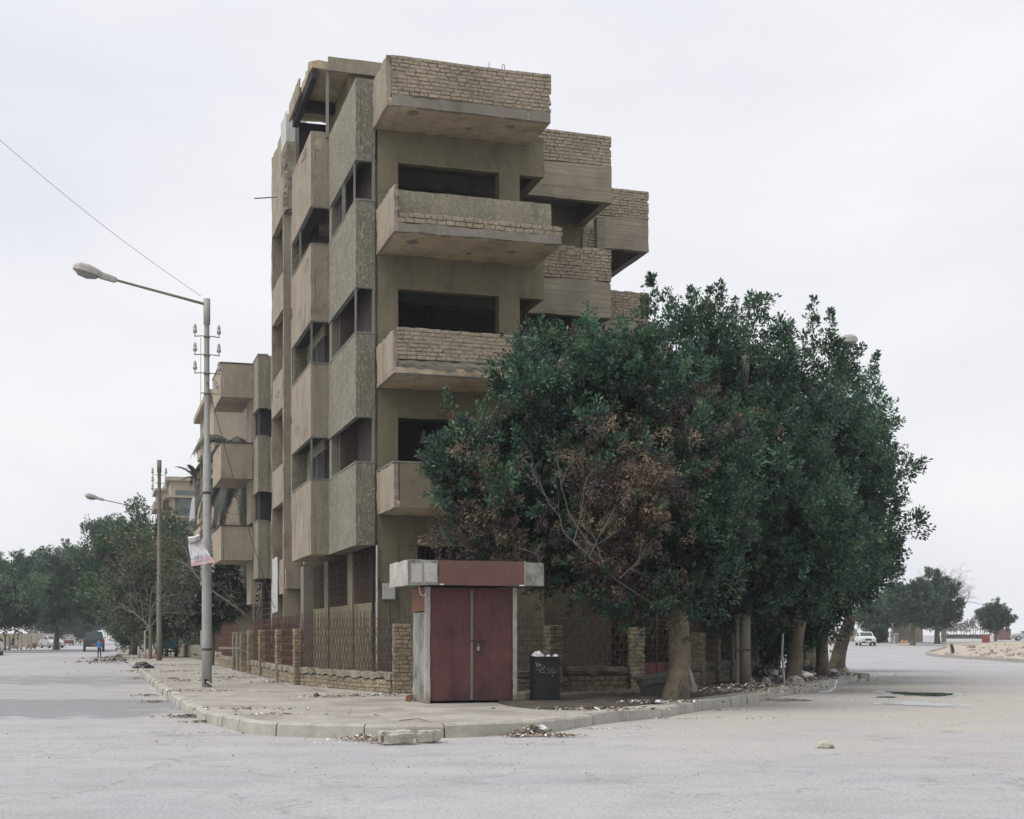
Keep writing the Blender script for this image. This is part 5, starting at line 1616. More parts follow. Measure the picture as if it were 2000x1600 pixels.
street_tree('dark spreading tree over the dark pickup', (-34.0, 129, .17), [(205, 1125, 130, 3.2, 3.0), (168, 1140, 131, 2.2, 2.2), (232, 1090, 130, 3.0, 2.4), (195, 1175, 130, 3.0, 2.0), (245, 1170, 128, 2.8, 2.6), (150, 1165, 131, 1.3, 1.5)], 27, per=3.2)
street_tree('feathery tall tree rising behind the street trees', (-33, 122, .17), [(248, 1085, 122, 2.2, 2.0), (230, 1090, 122, 1.8, 1.6), (272, 1090, 122, 2.0, 2.0)], 28, greens=GG * 0.8, inner_n=600, nleaf=20, sw=.3, slen=.65, uneven=.4, spikes=[(236, 1060, 122, 1.6, .5, 0), (262, 1055, 122, 1.6, .6, .1)])
street_tree('dark ficus by the second lamp post', (-24.6, 90, .17), [(270, 1110, 90, 3.0, 2.4), (310, 1090, 89, 2.2, 1.8), (230, 1150, 90, 2.0, 1.8), (290, 1170, 89, 3.0, 2.2), (335, 1105, 88, 1.8, 1.4), (372, 1105, 88, 1.5, 1.1)], 29, per=3.4, leaf=.22)
street_tree('olive green tree behind the plain brown pole', (-20.5, 80, .17), [(310, 1150, 80, 2.6, 2.1), (358, 1125, 79, 1.8, 1.4), (350, 1170, 79, 2.4, 1.9), (270, 1170, 80, 1.8, 1.5), (395, 1160, 78, 1.6, 1.4), (330, 1210, 79, 2.2, 1.1)], 30, per=4.0, leaf=.18, greens=GY, uneven=.4, r0=.16, slen=1.0, sw=.38)
street_tree('thin leafy tree against the street fence below the far balconies', (-12.6, 58, .17), [(430, 1165, 58, 1.3, 1.1), (465, 1185, 58, 1.0, .8), (410, 1205, 58, 1.2, .8), (440, 1110, 58, .8, .9), (480, 1210, 58, .6, .4)], 31, per=5.5, leaf=.13, slen=.6, sw=.25, nleaf=20, greens=GG * .75, r0=.08, inner_n=700, uneven=.6)
street_tree('low dark bush at the kerb beside the pickup', (-28.0, 102, .17), [(252, 1240, 101, 1.1, .7), (270, 1248, 101, 1.0, .5)], 32, per=5, leaf=.18, slen=.5, sw=.3, inner_n=500, r0=.05, name='roadside_bush', group=None)
# bare saplings near the poles
for (fx, fy, tx, lab, sd, hh) in ((293, 1287, 300, 'bare forked sapling just before the plain brown pole', 41, 3.6), (430, 1290, 455, 'leafless crooked tree against the street fence', 42, 5.0)):
    p = G(fx, fy, 0.18)
    if sd == 42: p = L(-0.2, 24.5, 0.17)
    t = empty('bare_tree', p, 0, lab, 'tree')
    mb = MB(); rr = random.Random(sd)
    mb.tube([(0, 0, -.1), (.03, 0, 1.1), (0.0, 0, 2.2)], [.11, .09, .075], 7)
    mb.build('trunk', M['twig'], t)
    mb = MB()
    for dx in (-.9, -.3, .35, .9):
        branches((0, 0, 1.5 + .3 * rr.random()), (dx, rr.uniform(-.4, .4), 1.0), hh * 0.62, .05, 4, rr, mb, .5, 0.0, 3, .66)
    tag(mb.build('branches', M['twig'], t), kind='stuff')
# two sawn stakes beside the sapling
for (fx, tx, y0, lab) in ((283, 284, 1233, 'pale sawn stake with a bent top beside the sapling'), (271, 272, 1262, 'short yellowish marker post beside the sapling')):
    p = G(fx, 1286, 0.18)
    h = (1286 - y0) * p.y / FPX
    o = MB().tube([(0, 0, -.1), (0, 0, h)] + ([(.18, 0, h + .10)] if y0 < 1240 else []), [.07, .06] + ([.03] if y0 < 1240 else []), 6).build('wooden_stake', M['whitepaint'], loc=p)
    tag(o, lab, 'stake')

# ---------------------------------------------------------------- palms beside the far balconies
def palm(name, foot, top, nf, flen, label, seed, droop=1.0, az=None):
    rr = random.Random(seed)
    foot, top = Vector(foot), Vector(top)
    t = empty(name, foot, 0, label, 'palm')
    h = (top - foot)
    mb = MB()
    n = 12
    mb.tube([h * (k / n) + Vector((0, 0, 0)) for k in range(n + 1)], [0.20 + 0.02 * (k % 2) for k in range(n + 1)], 9)
    mb.build('trunk', M['bark2'], t)
    for q in range(nf):
        a = rr.uniform(0, 2 * math.pi) if az is None else rr.choice(az) + rr.uniform(-.5, .5)
        el = rr.uniform(-0.5, 1.1)
        mb = MB()
        p = h.copy(); d = Vector((math.cos(a) * math.cos(el), math.sin(a) * math.cos(el), math.sin(el)))
        pts = [p.copy()]
        st = 12
        for k in range(st):
            d = (d + Vector((0, 0, -0.16 * droop * (0.5 + k / st)))).normalized()
            p = p + d * flen / st
            pts.append(p.copy())
            if k > 1:
                side = d.cross(Vector((0, 0, 1)))
                if side.length < .05: side = Vector((1, 0, 0))
                side.normalize()
                for s_ in (-1, 1):
                    for u_ in (0.0, 0.25, 0.5, 0.75):
                        b0 = pts[-2].lerp(pts[-1], u_)
                        ll = flen * 0.22 * (1 - 0.5 * k / st) * rr.uniform(.8, 1.2)
                        tipd = (side * s_ * 0.8 + d * 0.8 + Vector((0, 0, -0.55 * droop + rr.uniform(-.2, .2)))).normalized()
                        wv = d * 0.024
                        e = b0 + tipd * ll
                        m_ = b0.lerp(e, .5) + Vector((0, 0, 0.03))
                        mb.add([b0 - wv, b0 + wv, m_ + wv * 1.2, e, m_ - wv * 1.2], [(0, 1, 2, 3, 4)])
        mb.tube(pts, [0.022 * (1 - .8 * k / st) + .004 for k in range(st + 1)], 4)
        mb.build('frond', M['palmleaf'], t)
    return t


M['palmleaf'] = plain('palm_leaflet', (0.050, 0.060, 0.045), 0.6, 0, 0.35, 2)
palm('palm_tree', L(0.0, 30.2, 0), L(0.0, 30.2, 0) + Vector((0, 0, 9.0)), 60, 3.4, 'palm with drooping fronds showing between the far balconies', 3, 1.35)
palm('palm_tree', L(3.2, 27.0, 0), L(3.2, 27.0, 0) + Vector((0, 0, 11.3)), 12, 2.4, 'palm whose frond tips stick up over the far block roof', 4, 0.5)
palm('palm_tree', L(0.0, 60.0, 0), L(0.0, 60.0, 0) + Vector((0, 0, 11.6)), 12, 1.7, 'distant palm beside the water tank of the beige villa', 5, 0.4)

# ---------------------------------------------------------------- far right trees
def P_(px, Y): return ((px - 1000) / FPX * Y, Y)


gr = 'hazy trees across the junction'
for (lab, px, Y, lobes, sd, gre, r0) in (
        ('hazy round dark tree, tallest of the clump before the beige wall', 1830, 150, [(1820, 1180, 150, 2.9, 2.2), (1830, 1155, 150, 1.7, 1.9), (1845, 1195, 150, 1.6, 1.6), (1822, 1205, 150, 2.8, 1.2)], 51, GL, .3),
        ('hazy tree with leaning trunk in front of the beige wall', 1782, 140, [(1785, 1185, 140, 2.3, 1.8), (1765, 1175, 140, 1.8, 1.4), (1800, 1180, 141, 1.6, 1.5)], 52, GL, .25),
        ('hazy low spreading tree above the old white sedan', 1730, 158, [(1735, 1195, 158, 2.9, 1.6), (1762, 1188, 158, 2.2, 1.6), (1705, 1208, 158, 2.0, 1.0), (1745, 1170, 158, 1.5, 1.2)], 53, GL, .25),
        ('small hazy bush beside the old white sedan', 1716, 152, [(1716, 1238, 152, .8, .6)], 54, GL, .06),
        ('lone small round tree on the open ground beyond the island', 1945, 165, [(1943, 1208, 165, 1.9, 1.5), (1940, 1200, 165, 1.2, 1.2), (1950, 1212, 165, 1.4, 1.0)], 55, GL, .14)):
    x, yy = P_(px, Y)
    street_tree(lab, (x, yy, gz(x, yy)), lobes, sd, greens=gre, r0=r0, per=3.8, leaf=.22, slen=.42, sw=.26, group=gr, inner_n=1800)
rr = random.Random(9)
x, yy = P_(1843, 158)
t = empty('bare_tree', (x, yy, gz(x, yy)), 0, 'big leafless tree spreading above the hazy clump', 'tree')
MB().tube([(0, 0, -.2), (.1, 0, 2.4), (.3, 0, 4.4)], [.28, .22, .18], 8).build('trunk', M['twig'], t)
mb = MB()
for dx, dz in ((-1.2, .9), (-.7, 1.2), (.2, 1.4), (.8, .9), (1.1, .6), (.5, 1.1), (-1.4, .6)):
    branches((.25, 0, 3.9), (dx, rr.uniform(-.5, .5), dz), 2.6, .10, 5, rr, mb, .55, .02, 3, .68, 4, .16)
tag(mb.build('branches', M['twig'], t), kind='stuff')
rr = random.Random(10)
_ord = ['first', 'second', 'third', 'fourth', 'fifth', 'sixth', 'seventh', 'eighth', 'ninth', 'tenth', 'eleventh', 'twelfth']
YL = ['shortest spindly tree at the low end of the hazy row'] + [o + ' young tree up the rising hazy row from its low end' for o in _ord[1:]] + ['third-last young tree in the hazy row, nearing the round tree', 'second-last young tree in the hazy row by the round tree', 'tallest young tree, top of the hazy row beside the round tree']
for k in range(15):
    px = 1838 + k * 6.2 + rr.uniform(-2, 2)
    Y = 205 - k * 1.5
    x, yy = P_(px, Y)
    z = gz(x, yy)
    t = empty('young_tree', (x, yy, z), 0, YL[k], 'tree', 'row of young trees along the rising road')
    h = rr.uniform(2.2, 3.2) * (0.55 + k / 28)
    MB().tube([(0, 0, -.1), (.03, 0, h * .7)], [.05, .03], 4).build('trunk', M['twig'], t)
    rng = np.random.default_rng(300 + k)
    nB = 26
    Bp = np.column_stack([rng.normal(0, .34, nB), rng.normal(0, .34, nB), rng.uniform(.45, 1.0, nB) * h])
    link('crown', leaf_mesh('crown', Bp, rng.normal(0, .6, (nB, 3)) + np.array([0, 0, .6]), np.full(nB, .5), GG[rng.integers(0, 3, nB)] * .8, rng, 10, .2, .2), t)

# ---------------------------------------------------------------- far block up the side street (same builder's hand)
fb_ = empty('far_building', O, A, 'smaller unfinished three-storey block up the side street with cream balcony boxes', 'building')


def fpart(name, mat, boxes, parent=fb_, seg=0.5, amp=0.010, edge=0.0):
    return part(name, mat, boxes, parent, seg, amp, edge)


fpart('wall', 'inside', [(-0.60, 6, 18.95, 23.0, 3.5, 11.2)], seg=1)
fpart('ground_wall', 'inside', [(-0.05, 6, 19.3, 23.0, 0.1, 3.5)], seg=1)
for k, (z0, z1) in enumerate(((3.48, 5.53), (6.60, 8.58), (9.60, 11.5))):
    fpart('bay_wall', 'rough2', [(-0.72, -0.60, 18.5, 20.2 if k else 22.6, z0, z1), (-0.60, -0.35, 18.503, 18.65, z0 + .003, z1 - .003)] + ([(-0.6, -0.35, 18.65, 22.6, z0 + 0.005, z0 + .12)] if k == 0 else []))
    fpart('plain_wall', 'tan', [(-0.35, 0.3, 18.53, 18.7, z0 - 0.02, z1 + (0.9 if k < 2 else 0.0) * 0 - 0.01)])
    fpart('window_frame', 'frame', [(-0.73, -0.55, 18.49, 20.2, z1 - 0.003, z1 + 0.04), (-0.55, -0.35, 18.49, 18.6, z1 - 0.001, z1 + 0.042)], seg=2, amp=0.002)
for k, (z0, z1) in enumerate(((4.18, 5.44), (7.19, 8.49), (10.18, 11.42))):
    bal = fpart('balcony', 'cream2', [(-1.91, -1.80, 20.0, 23.7, z0, z1), (-1.80, -0.74, 20.003, 20.12, z0 + 0.003, z1 - 0.003), (-1.80, -0.74, 20.12, 23.7, z0 + 0.02, z0 + 0.16)], seg=0.4, edge=0.01)
    fpart('balcony_wall', 'cream2', [(-0.80, -0.62, 20.2, 23.0, z1 + 0.0, z1 + 0.02), (-0.80, -0.62, 20.2, 21.6, z0 - 1.6, z0)], bal)
    fpart('coping', 'roomwall', [(-1.93, -1.78, 19.98, 23.72, z1 + .003, z1 + 0.045), (-1.78, -0.74, 19.985, 20.14, z1 + .005, z1 + 0.047)], bal, seg=2, amp=0.002)
fsh = fpart('shutter', 'inside', [(-0.12, -0.06, 19.4, 22.5, 0.3, 3.4)], seg=1)
for q in range(14):
    MB().box(-0.16, -0.12, 19.4, 22.5, 0.5 + q * 0.21, 0.56 + q * 0.21).build('slat', M['roomwall'], fsh)
fpart('side_post', 'tan', [(-0.2, 0.0, 18.7, 19.0, 0.1, 3.5)])
for (v_) in (18.8, 19.4):
    for z_ in (6.0, 9.0):
        pass

# cream building with mouldings seen through the gap
cb = empty('cream_building', L(-0.9, 36), A, 'cream building with moulded ledges seen between the far balconies and the lamp post', 'building')


def cpart(name, mat, bs, parent=cb, seg=2.0, amp=0.006):
    mb = MB()
    for b in bs: mb.rough(*b, seg=seg, amp=amp)
    return mb.build(name, M[mat], parent)


cpart('wall', 'cream', [(0, 9, 0, 9, 0, 13.2)])
for z in (3.4, 6.7, 9.9, 12.9): cpart('ledge', 'cream', [(-0.35, 9.1, -0.35, 9.1, z, z + 0.28)])
cpart('balcony_wall', 'cream', [(-0.5, 0.8, 1.0, 4.0, 7.0, 8.0)])
cpart('balcony_wall', 'cream', [(-0.5, 0.8, 1.0, 4.0, 10.2, 11.2)])
for (u_, z) in ((1.6, 7.6), (1.6, 10.6), (3.4, 7.6), (3.4, 10.6), (1.2, 4.2), (3.4, 4.2)):
    wn = cpart('window', 'glass', [(u_, u_ + 0.9, -0.03, 0.02, z, z + 1.4)])
    cpart('window_frame', 'whitepaint', [(u_ + 0.42, u_ + 0.48, -0.06, -0.03, z, z + 1.4), (u_ - 0.05, u_ + 0.0, -0.06, 0.0, z, z + 1.4), (u_ + 0.9, u_ + 0.95, -0.06, 0.0, z, z + 1.4), (u_, u_ + 0.9, -0.06, -0.03, z + 0.9, z + 0.96)], wn)
cpart('garden_wall', 'cream', [(0.2, 8, -9.5, -9.2, 0, 2.6), (0.2, 8, -9.56, -9.14, 2.6, 2.75)])

# beige villa farther up the street
vx = (333 - 1000) / FPX * 110
vl = empty('villa', (vx, 110, 0), A, 'beige villa with a glazed bay and stepped cornices above the street trees', 'building')


def vpart(name, mat, bs, parent=vl, seg=3, amp=0.004):
    mb = MB()
    for b in bs: mb.rough(*b, seg=seg, amp=amp)
    return mb.build(name, M[mat], parent)


vpart('wall', 'cream', [(0, 7, 0, 8, 0, 13.75), (-0.85, 0, 3.0, 8, 0, 13.2)])
vpart('cornice', 'cream', [(-0.25, 7.2, -0.3, 8.1, 13.75, 14.05), (-1.1, -0.255, 2.8, 8.1, 13.2, 13.4)])
vpart('ledge', 'cream', [(-0.45, 7.2, -0.5, 7.8, 12.38, 12.55)])
vpart('ledge', 'cream', [(-0.45, 7.2, -0.5, 7.8, 10.80, 10.95)])
vpart('ledge', 'cream', [(-0.55, 7.2, -0.6, 7.8, 9.55, 9.75)])
vpart('ledge', 'cream', [(-1.2, -0.5, 2.5, 7.8, 11.7, 12.3), (-1.2, -0.6, 2.5, 7.8, 9.0, 9.9)])
for (a, b_, z0, z1) in ((0.4, 2.3, 12.62, 13.0), (3.2, 7, 12.62, 13.0), (0.6, 2.3, 10.2, 10.55), (3.2, 7, 10.2, 10.55)):
    vpart('window', 'glass', [(a, b_, -0.06, 0.0, z0, z1)])
gb = vpart('glazed_bay', 'bayglass' if 'bayglass' in M else 'glass', [(0.7, 7, -0.25, -0.002, 10.96, 12.37)])
for x in (0.65, 1.9, 3.3, 4.7, 6.1): vpart('mullion', 'frame', [(x, x + 0.08, -0.30, -0.255, 10.96, 12.37)], gb)
vpart('rail', 'iron', [(0.2, 7, -0.42, -0.38, 11.35, 11.39)])
vpart('column', 'cream', [(0.05, 0.35, -0.2, -0.003, 10.96, 12.37)])
vpart('water_tank', 'sheet', [(3.2, 5.0, 1.5, 3.0, 14.06, 14.9)])
vpart('window', 'glass', [(-0.90, -0.86, 3.4, 5.4, 10.2, 11.6)])
cv = empty('canvas_awning', W(392, 1000, 96), A, 'white slanted awning jutting out beside the villa behind the lamp post', 'awning')
MB().add or None
mb = MB()
mb.add([(-0.6, -1, 0.9), (1.6, -1, 0.9), (1.6, -1.1, -0.3), (-0.15, -1.1, -0.3), (-0.75, 1.0, -0.6), (1.6, 1.0, -0.6), (-0.55, 1, .8), (1.6, 1, .8)], [(0, 3, 2, 1), (0, 4, 3), (3, 4, 5, 2), (0, 1, 7, 6), (0, 6, 4), (6, 7, 5, 4)])
mb.build('canvas', M['bag'], cv)

# ---------------------------------------------------------------- vehicles
def wheel(parent, x, y, r, wd=0.19):
    t = MB().lathe([(r * .6, -wd / 2), (r * .94, -wd / 2), (r, -wd * .3), (r, wd * .3), (r * .94, wd / 2), (r * .6, wd / 2)], 16, Matrix.Translation((x, y, r)) @ Matrix.Rotation(math.pi / 2, 4, 'X')).build('wheel', M['black'], parent)
    MB().lathe([(0.02, -wd / 2 - .004), (r * .58, -wd / 2 + .0), (r * .58, wd / 2 + .0), (0.02, wd / 2 + .004)], 12, Matrix.Translation((x, y, r)) @ Matrix.Rotation(math.pi / 2, 4, 'X')).build('rim', M['silver'], t)


def car(name, loc, rz, label, cat, paint, kind='sedan', group=None, wd=1.68, front_dark=False):
    """x forward; body lofted from stations, cabin with raked screens, glass set proud"""
    t = empty(name, loc, rz, label, cat, group)
    S = {'sedan': dict(st=[(-2.15, .80, .42, .72), (-2.05, .97, .30, .92), (-1.2, 1.0, .24, .98), (0.9, 1.0, .24, .96), (1.75, .97, .26, .86), (2.05, .88, .32, .74), (2.12, .8, .42, .62)], cab=(-1.45, -0.75, 0.35, 1.0, 1.42), wx=(-1.25, 1.3), wr=.31),
         'boxy': dict(st=[(-2.0, .96, .38, .84), (-1.95, 1.0, .30, .90), (-1.0, 1.0, .26, .93), (0.8, 1.0, .26, .93), (1.85, .99, .28, .86), (1.98, .97, .34, .80)], cab=(-1.35, -0.95, 0.30, 0.85, 1.40), wx=(-1.15, 1.25), wr=.30),
         'pickup': dict(st=[(-2.6, .93, .55, 1.10), (-2.55, 1.0, .45, 1.16), (-0.9, 1.0, .42, 1.16), (1.0, 1.0, .42, 1.12), (2.2, .97, .42, 1.05), (2.5, .88, .5, .85)], cab=(-0.95, -0.75, 0.75, 1.35, 1.78), wx=(-1.6, 1.6), wr=.38),
         'van': dict(st=[(-2.0, .98, .4, 1.5), (-1.95, 1.0, .3, 1.6), (1.2, 1.0, .3, 1.6), (1.7, .97, .32, 1.1), (1.85, .93, .4, .8)], cab=(-1.9, -1.85, 1.0, 1.45, 2.0), wx=(-1.3, 1.2), wr=.31)}[kind]
    h = wd / 2
    mb = MB(); n = 10
    for (x, wf, zb, zt) in S['st']:
        w_ = h * wf
        zm = (zb + zt) / 2
        for (yy, zz) in ((-w_ * .86, zb), (-w_ * .98, zb + .08), (-w_, zm), (-w_ * .97, zt - .06), (-w_ * .86, zt), (w_ * .86, zt), (w_ * .97, zt - .06), (w_, zm), (w_ * .98, zb + .08), (w_ * .86, zb)):
            mb.v.append((x, yy, zz))
    ns = len(S['st'])
    for k in range(ns - 1):
        for a in range(n):
            mb.f.append((k * n + a, (k + 1) * n + a, (k + 1) * n + (a + 1) % n, k * n + (a + 1) % n)); mb.m.append(0)
    mb.f += [tuple(range(n)), tuple(reversed(range((ns - 1) * n, ns * n)))]; mb.m += [0, 0]
    body = mb.build('body', M[paint], t)
    rb, rt, ft, fbm, zr = S['cab']
    zb = S['st'][2][3] - .03
    wb, wt = h * .93, h * .76
    mb = MB()
    cabv = [(rb, -wb, zb), (rb, wb, zb), (fbm, wb, zb), (fbm, -wb, zb), (rt, -wt, zr - .03), (rt, wt, zr - .03), (ft, wt, zr - .03), (ft, -wt, zr - .03), (rt + .15, -wt * .85, zr), (rt + .15, wt * .85, zr), (ft - .15, wt * .85, zr), (ft - .15, -wt * .85, zr)]
    mb.add(cabv, [(0, 1, 5, 4), (1, 2, 6, 5), (2, 3, 7, 6), (3, 0, 4, 7), (4, 5, 9, 8), (5, 6, 10, 9), (6, 7, 11, 10), (7, 4, 8, 11), (8, 9, 10, 11)])
    cab_ = mb.build('cabin', M[paint], t)
    V = [Vector(p) for p in cabv]

    def pane(a, b_, c, d, ins=.10, off=.008, nm='window', cuts=1):
        nrm = (V[b_] - V[a]).cross(V[d] - V[a]).normalized() * off
        for q in range(cuts):
            u0 = ins * .6 + (1 - ins * 1.2) * q / cuts + (.015 if q else 0)
            u1 = ins * .6 + (1 - ins * 1.2) * (q + 1) / cuts - (.015 if q < cuts - 1 else 0)
            f = lambda u_, v_: V[a].lerp(V[b_], u_).lerp(V[d].lerp(V[c], u_), v_) + nrm
            m2 = MB(); m2.add([f(u0, .14), f(u1, .14), f(u1, .9), f(u0, .9)], [(0, 1, 2, 3)])
            m2.build(nm, M['carglass'], cab_)
    pane(1, 0, 4, 5, nm='rear_window'); pane(3, 2, 6, 7, nm='windscreen')
    pane(2, 1, 5, 6, .08, cuts=2); pane(0, 3, 7, 4, .08, cuts=2)
    for x in S['wx']:
        for y in (-h + .10, h - .10): wheel(t, x, y, S['wr'])
    xf, xr = S['st'][-1][0], S['st'][0][0]
    zf = (S['st'][-1][2] + S['st'][-1][3]) / 2 + .04
    zr_ = (S['st'][0][2] + S['st'][0][3]) / 2 + .08
    for s_ in (-1, 1):
        MB().box(xf - .10, xf + .025, s_ * h * .62 - .16, s_ * h * .62 + .16, zf - .06, zf + .09).build('headlight', M['headl'], t)
        if kind == 'pickup': MB().box(xr - .02, xr + .10, s_ * h * .90 - .09, s_ * h * .90 + .09, .72, 1.10).build('tail_light', M['tail'], t)
        else: MB().box(xr - .02, xr + .10, s_ * h * .66 - .15, s_ * h * .66 + .15, zr_ - .06, zr_ + .07).build('tail_light', M['tail'], t)
        MB().box(ft + .35, ft + .52, s_ * (h + .06) - .06, s_ * (h + .06) + .06, zb + .05, zb + .2).build('mirror', M['black'], t)
    MB().box(xf - .02, xf + .05, -h * .85, h * .85, S['st'][-1][2] - .06, S['st'][-1][2] + .08).build('bumper', M['black' if kind != 'sedan' else paint], t)
    MB().box(xr - .06, xr + .02, -h * .85, h * .85, S['st'][0][2] - .08, S['st'][0][2] + .06).build('bumper', M['black' if kind != 'sedan' else paint], t)
    MB().box(xf + .0, xf + .035, -h * .38, h * .38, zf - .07, zf + .08).build('grille', M['black'], t)
    MB().box(xf + .05, xf + .062, -.22, .22, S['st'][-1][2] - .03, S['st'][-1][2] + .07).build('number_plate', M['plate'], t)
    MB().box(xr - .075, xr - .06, -.22, .22, S['st'][0][2] + .02, S['st'][0][2] + .14).build('number_plate', M['platered'], t)
    return t


FWD = A + math.pi / 2
car('pickup_truck', (-37.5, 124, 0), FWD, 'dark green double-cab pickup parked under the trees, seen from behind', 'pickup', 'navy', 'pickup', wd=1.82)
car('parked_car', (-37.6, 99.5, 0), FWD - math.pi, 'white car at the very edge of the picture facing the junction', 'car', 'white', 'sedan')
car('parked_car', (-52.6, 158, 0), FWD - math.pi + .35, 'silver sedan parked at an angle across the street by the dark trees', 'car', 'silver', 'sedan')
car('parked_van', (-65.8, 205, 0), FWD, 'small white van with red lower half in the hazy street', 'van', 'white', 'van', wd=1.6)
MB()
car('parked_car', (-60.5, 176, 0), FWD - math.pi, 'half-hidden grey car behind the silver sedan', 'car', 'silver', 'sedan')
car('parked_car', (-81, 262, 0), FWD - math.pi, 'tiny pale car deep in the haze beyond the van', 'car', 'white', 'sedan')
x, yy = P_(1690, 139)
car('parked_car', (x, yy, gz(x, yy)), -math.pi / 2 - 0.10, 'old boxy white sedan facing the junction beside the hazy trees', 'car', 'white', 'boxy', wd=1.58)
x, yy = P_(2010, 168)
car('parked_car', (x, yy, gz(x, yy) + .05), math.pi - 0.25, 'grey car side-on at the picture edge on the open ground', 'car', 'silver', 'sedan')
v_ = [o for o in COL.objects if o.name.startswith('parked_van')][0]
MB().box(-2.03, 1.2, -.81, .81, .28, .75).build('lower_panel', M['redcar'], v_)

# cargo trike with teal tailgate
tk = G(330, 1283, 0.18)
tr = empty('cargo_trike', (tk.x, tk.y, 0.17), A, 'teal three-wheeled cargo cart with white lettering parked on the pavement', 'trike')
MB().rough(-0.52, 0.52, 0.0, 1.5, 0.48, 0.56, seg=.5, amp=.003).build('load_bed', M['black'], tr)
tg = MB().rough(-0.52, 0.52, -0.03, 0.0, 0.50, 0.98, seg=.2, amp=.004).build('tailgate', M['teal'], tr)
for s_ in (-1, 1): MB().rough(s_ * .52 - .02, s_ * .52 + .02, 0.0, 1.5, .5, .98, seg=.5, amp=.003).build('side_board', M['teal'], tr)
MB().box(-.58, .58, -.05, .02, .99, 1.04).build('top_rail', M['black'], tr)
MB().rough(-.42, .44, .2, 1.3, .9, 1.35, seg=.15, amp=.06).build('dark_load', M['bagb'], tr)
MB().rough(-.2, .22, .1, .5, 1.3, 1.55, seg=.12, amp=.03).build('crate', M['black'], tr)
MB().box(-.6, .6, -.1, -.04, .28, .38).build('bumper', M['black'], tr)
for s_ in (-1, 1): wheel(tr, 0, 0, .28)
for o in KIDS[tr.name][-2:]:
    pass
for s_, o in zip((-1, 1), KIDS[tr.name][-2:]):
    o.rotation_euler = (0, 0, math.pi / 2); o.location = (s_ * .42, .35, 0)
MB().tube([(0, 1.5, .6), (0, 2.2, .7), (0, 2.5, 1.1)], .04, 6).build('front_fork', M['black'], tr)
wheel(tr, 0, 0, .28); o = KIDS[tr.name][-1]; o.rotation_euler = (0, 0, math.pi / 2); o.location = (0, 2.55, 0)
MB().tube([(-.35, 2.45, 1.1), (.35, 2.45, 1.1)], .02, 5).build('handlebar', M['black'], tr)
try:
    text_mesh(''.join(reversed('\ufe8d\ufedf\ufee0\ufeea')) + '  22 551', 0.27, M['writing'], tg, (0, -0.045, 0.66), (math.radians(90), 0, 0))
except Exception as ex:
    print(ex)


# ---------------------------------------------------------------- people
def person(loc, rz, joints, radii, edges, label, top_mat, bottom_mat, z_hip, z_neck, hair=True, head=None, scale=1.0, extra=None):
    t = empty('person', loc, rz, label, 'person')
    me = bpy.data.meshes.new('body')
    me.from_pydata([Vector(j) * scale for j in joints], edges, [])
    ob = bpy.data.objects.new('body', me)
    COL.objects.link(ob)
    m = ob.modifiers.new('skin', 'SKIN')
    m.use_smooth_shade = True
    s = ob.modifiers.new('sub', 'SUBSURF'); s.levels = 1; s.render_levels = 1
    lay = me.skin_vertices[0].data
    for i, r in enumerate(radii): lay[i].radius = (r * scale, r * scale)
    lay[0].use_root = True
    dg = bpy.context.evaluated_depsgraph_get()
    nm = bpy.data.meshes.new_from_object(ob.evaluated_get(dg))
    bpy.data.objects.remove(ob)
    nm.materials.clear()
    for x in (M['skin'], M[top_mat], M[bottom_mat], M['black']): nm.materials.append(x)
    for p in nm.polygons:
        c = p.center / scale
        k = 0
        if c.z < 0.07: k = 3
        elif c.z < z_hip: k = 2
        elif c.z < z_neck: k = 1
        if k == 1 and extra and extra(c): k = 0
        p.material_index = k
    b = link('body', nm, t)
    hc = Vector(head) * scale
    hm = MB(); 
    if hair:
        st = [(0.088, .0), (.098, .04), (.09, .09), (.06, .125), (.01, .14)]
        hm.lathe([(r * scale, z * scale) for r, z in st], 10, None, (hc.x, hc.y + .015 * scale, hc.z))
        hm.build('hair', M['hair'], t)
    return t


# a standing or walking figure: pelvis, spine, neck, head, arms, legs
SJ = [(0, 0, .92), (0, 0, 1.15), (0, 0, 1.40), (0, 0, 1.50), (0, -.01, 1.60), (0, -.02, 1.70),
      (-.17, 0, 1.39), (-.22, .02, 1.12), (-.20, -.06, .90), (.17, 0, 1.39), (.23, -.02, 1.12), (.22, -.12, .92),
      (-.09, 0, .86), (-.10, -.04, .48), (-.10, .06, .08), (-.10, -.08, .04), (.09, 0, .86), (.10, .08, .48), (.10, .20, .10), (.10, .08, .05)]
SE = [(0, 1), (1, 2), (2, 3), (3, 4), (4, 5), (2, 6), (6, 7), (7, 8), (2, 9), (9, 10), (10, 11), (0, 12), (12, 13), (13, 14), (14, 15), (0, 16), (16, 17), (17, 18), (18, 19)]
SR = [.13, .12, .13, .055, .085, .075, .06, .045, .032, .06, .045, .032, .085, .06, .04, .03, .085, .06, .04, .03]
p = G(194, 1286, 0)
person((p.x, p.y, 0.0), 0.2, SJ, SR, SE, 'child in a bright blue top walking in the street behind the pickup', 'jersey', 'cloth', .92, 1.48, head=(0, -.01, 1.62), scale=0.70)
x, yy = P_(1742, 146)
person((x, yy, gz(x, yy)), 0.0, SJ, SR, SE, 'hazy standing person in grey beside the white cabinet', 'frame', 'frame', .92, 1.48, head=(0, -.01, 1.62), scale=0.97)
QJ = [(0, 0, .50), (0, .02, .75), (0, 0, 1.0), (0, 0, 1.10), (0, -.02, 1.20), (0, -.03, 1.28), (-.17, 0, .98), (-.22, -.08, .76), (-.12, -.30, .62), (.17, 0, .98), (.22, -.08, .76), (.12, -.30, .62),
      (-.09, -.06, .48), (-.12, -.46, .50), (-.12, -.44, .08), (-.12, -.58, .04), (.09, -.06, .48), (.12, -.46, .50), (.12, -.44, .08), (.12, -.58, .04)]
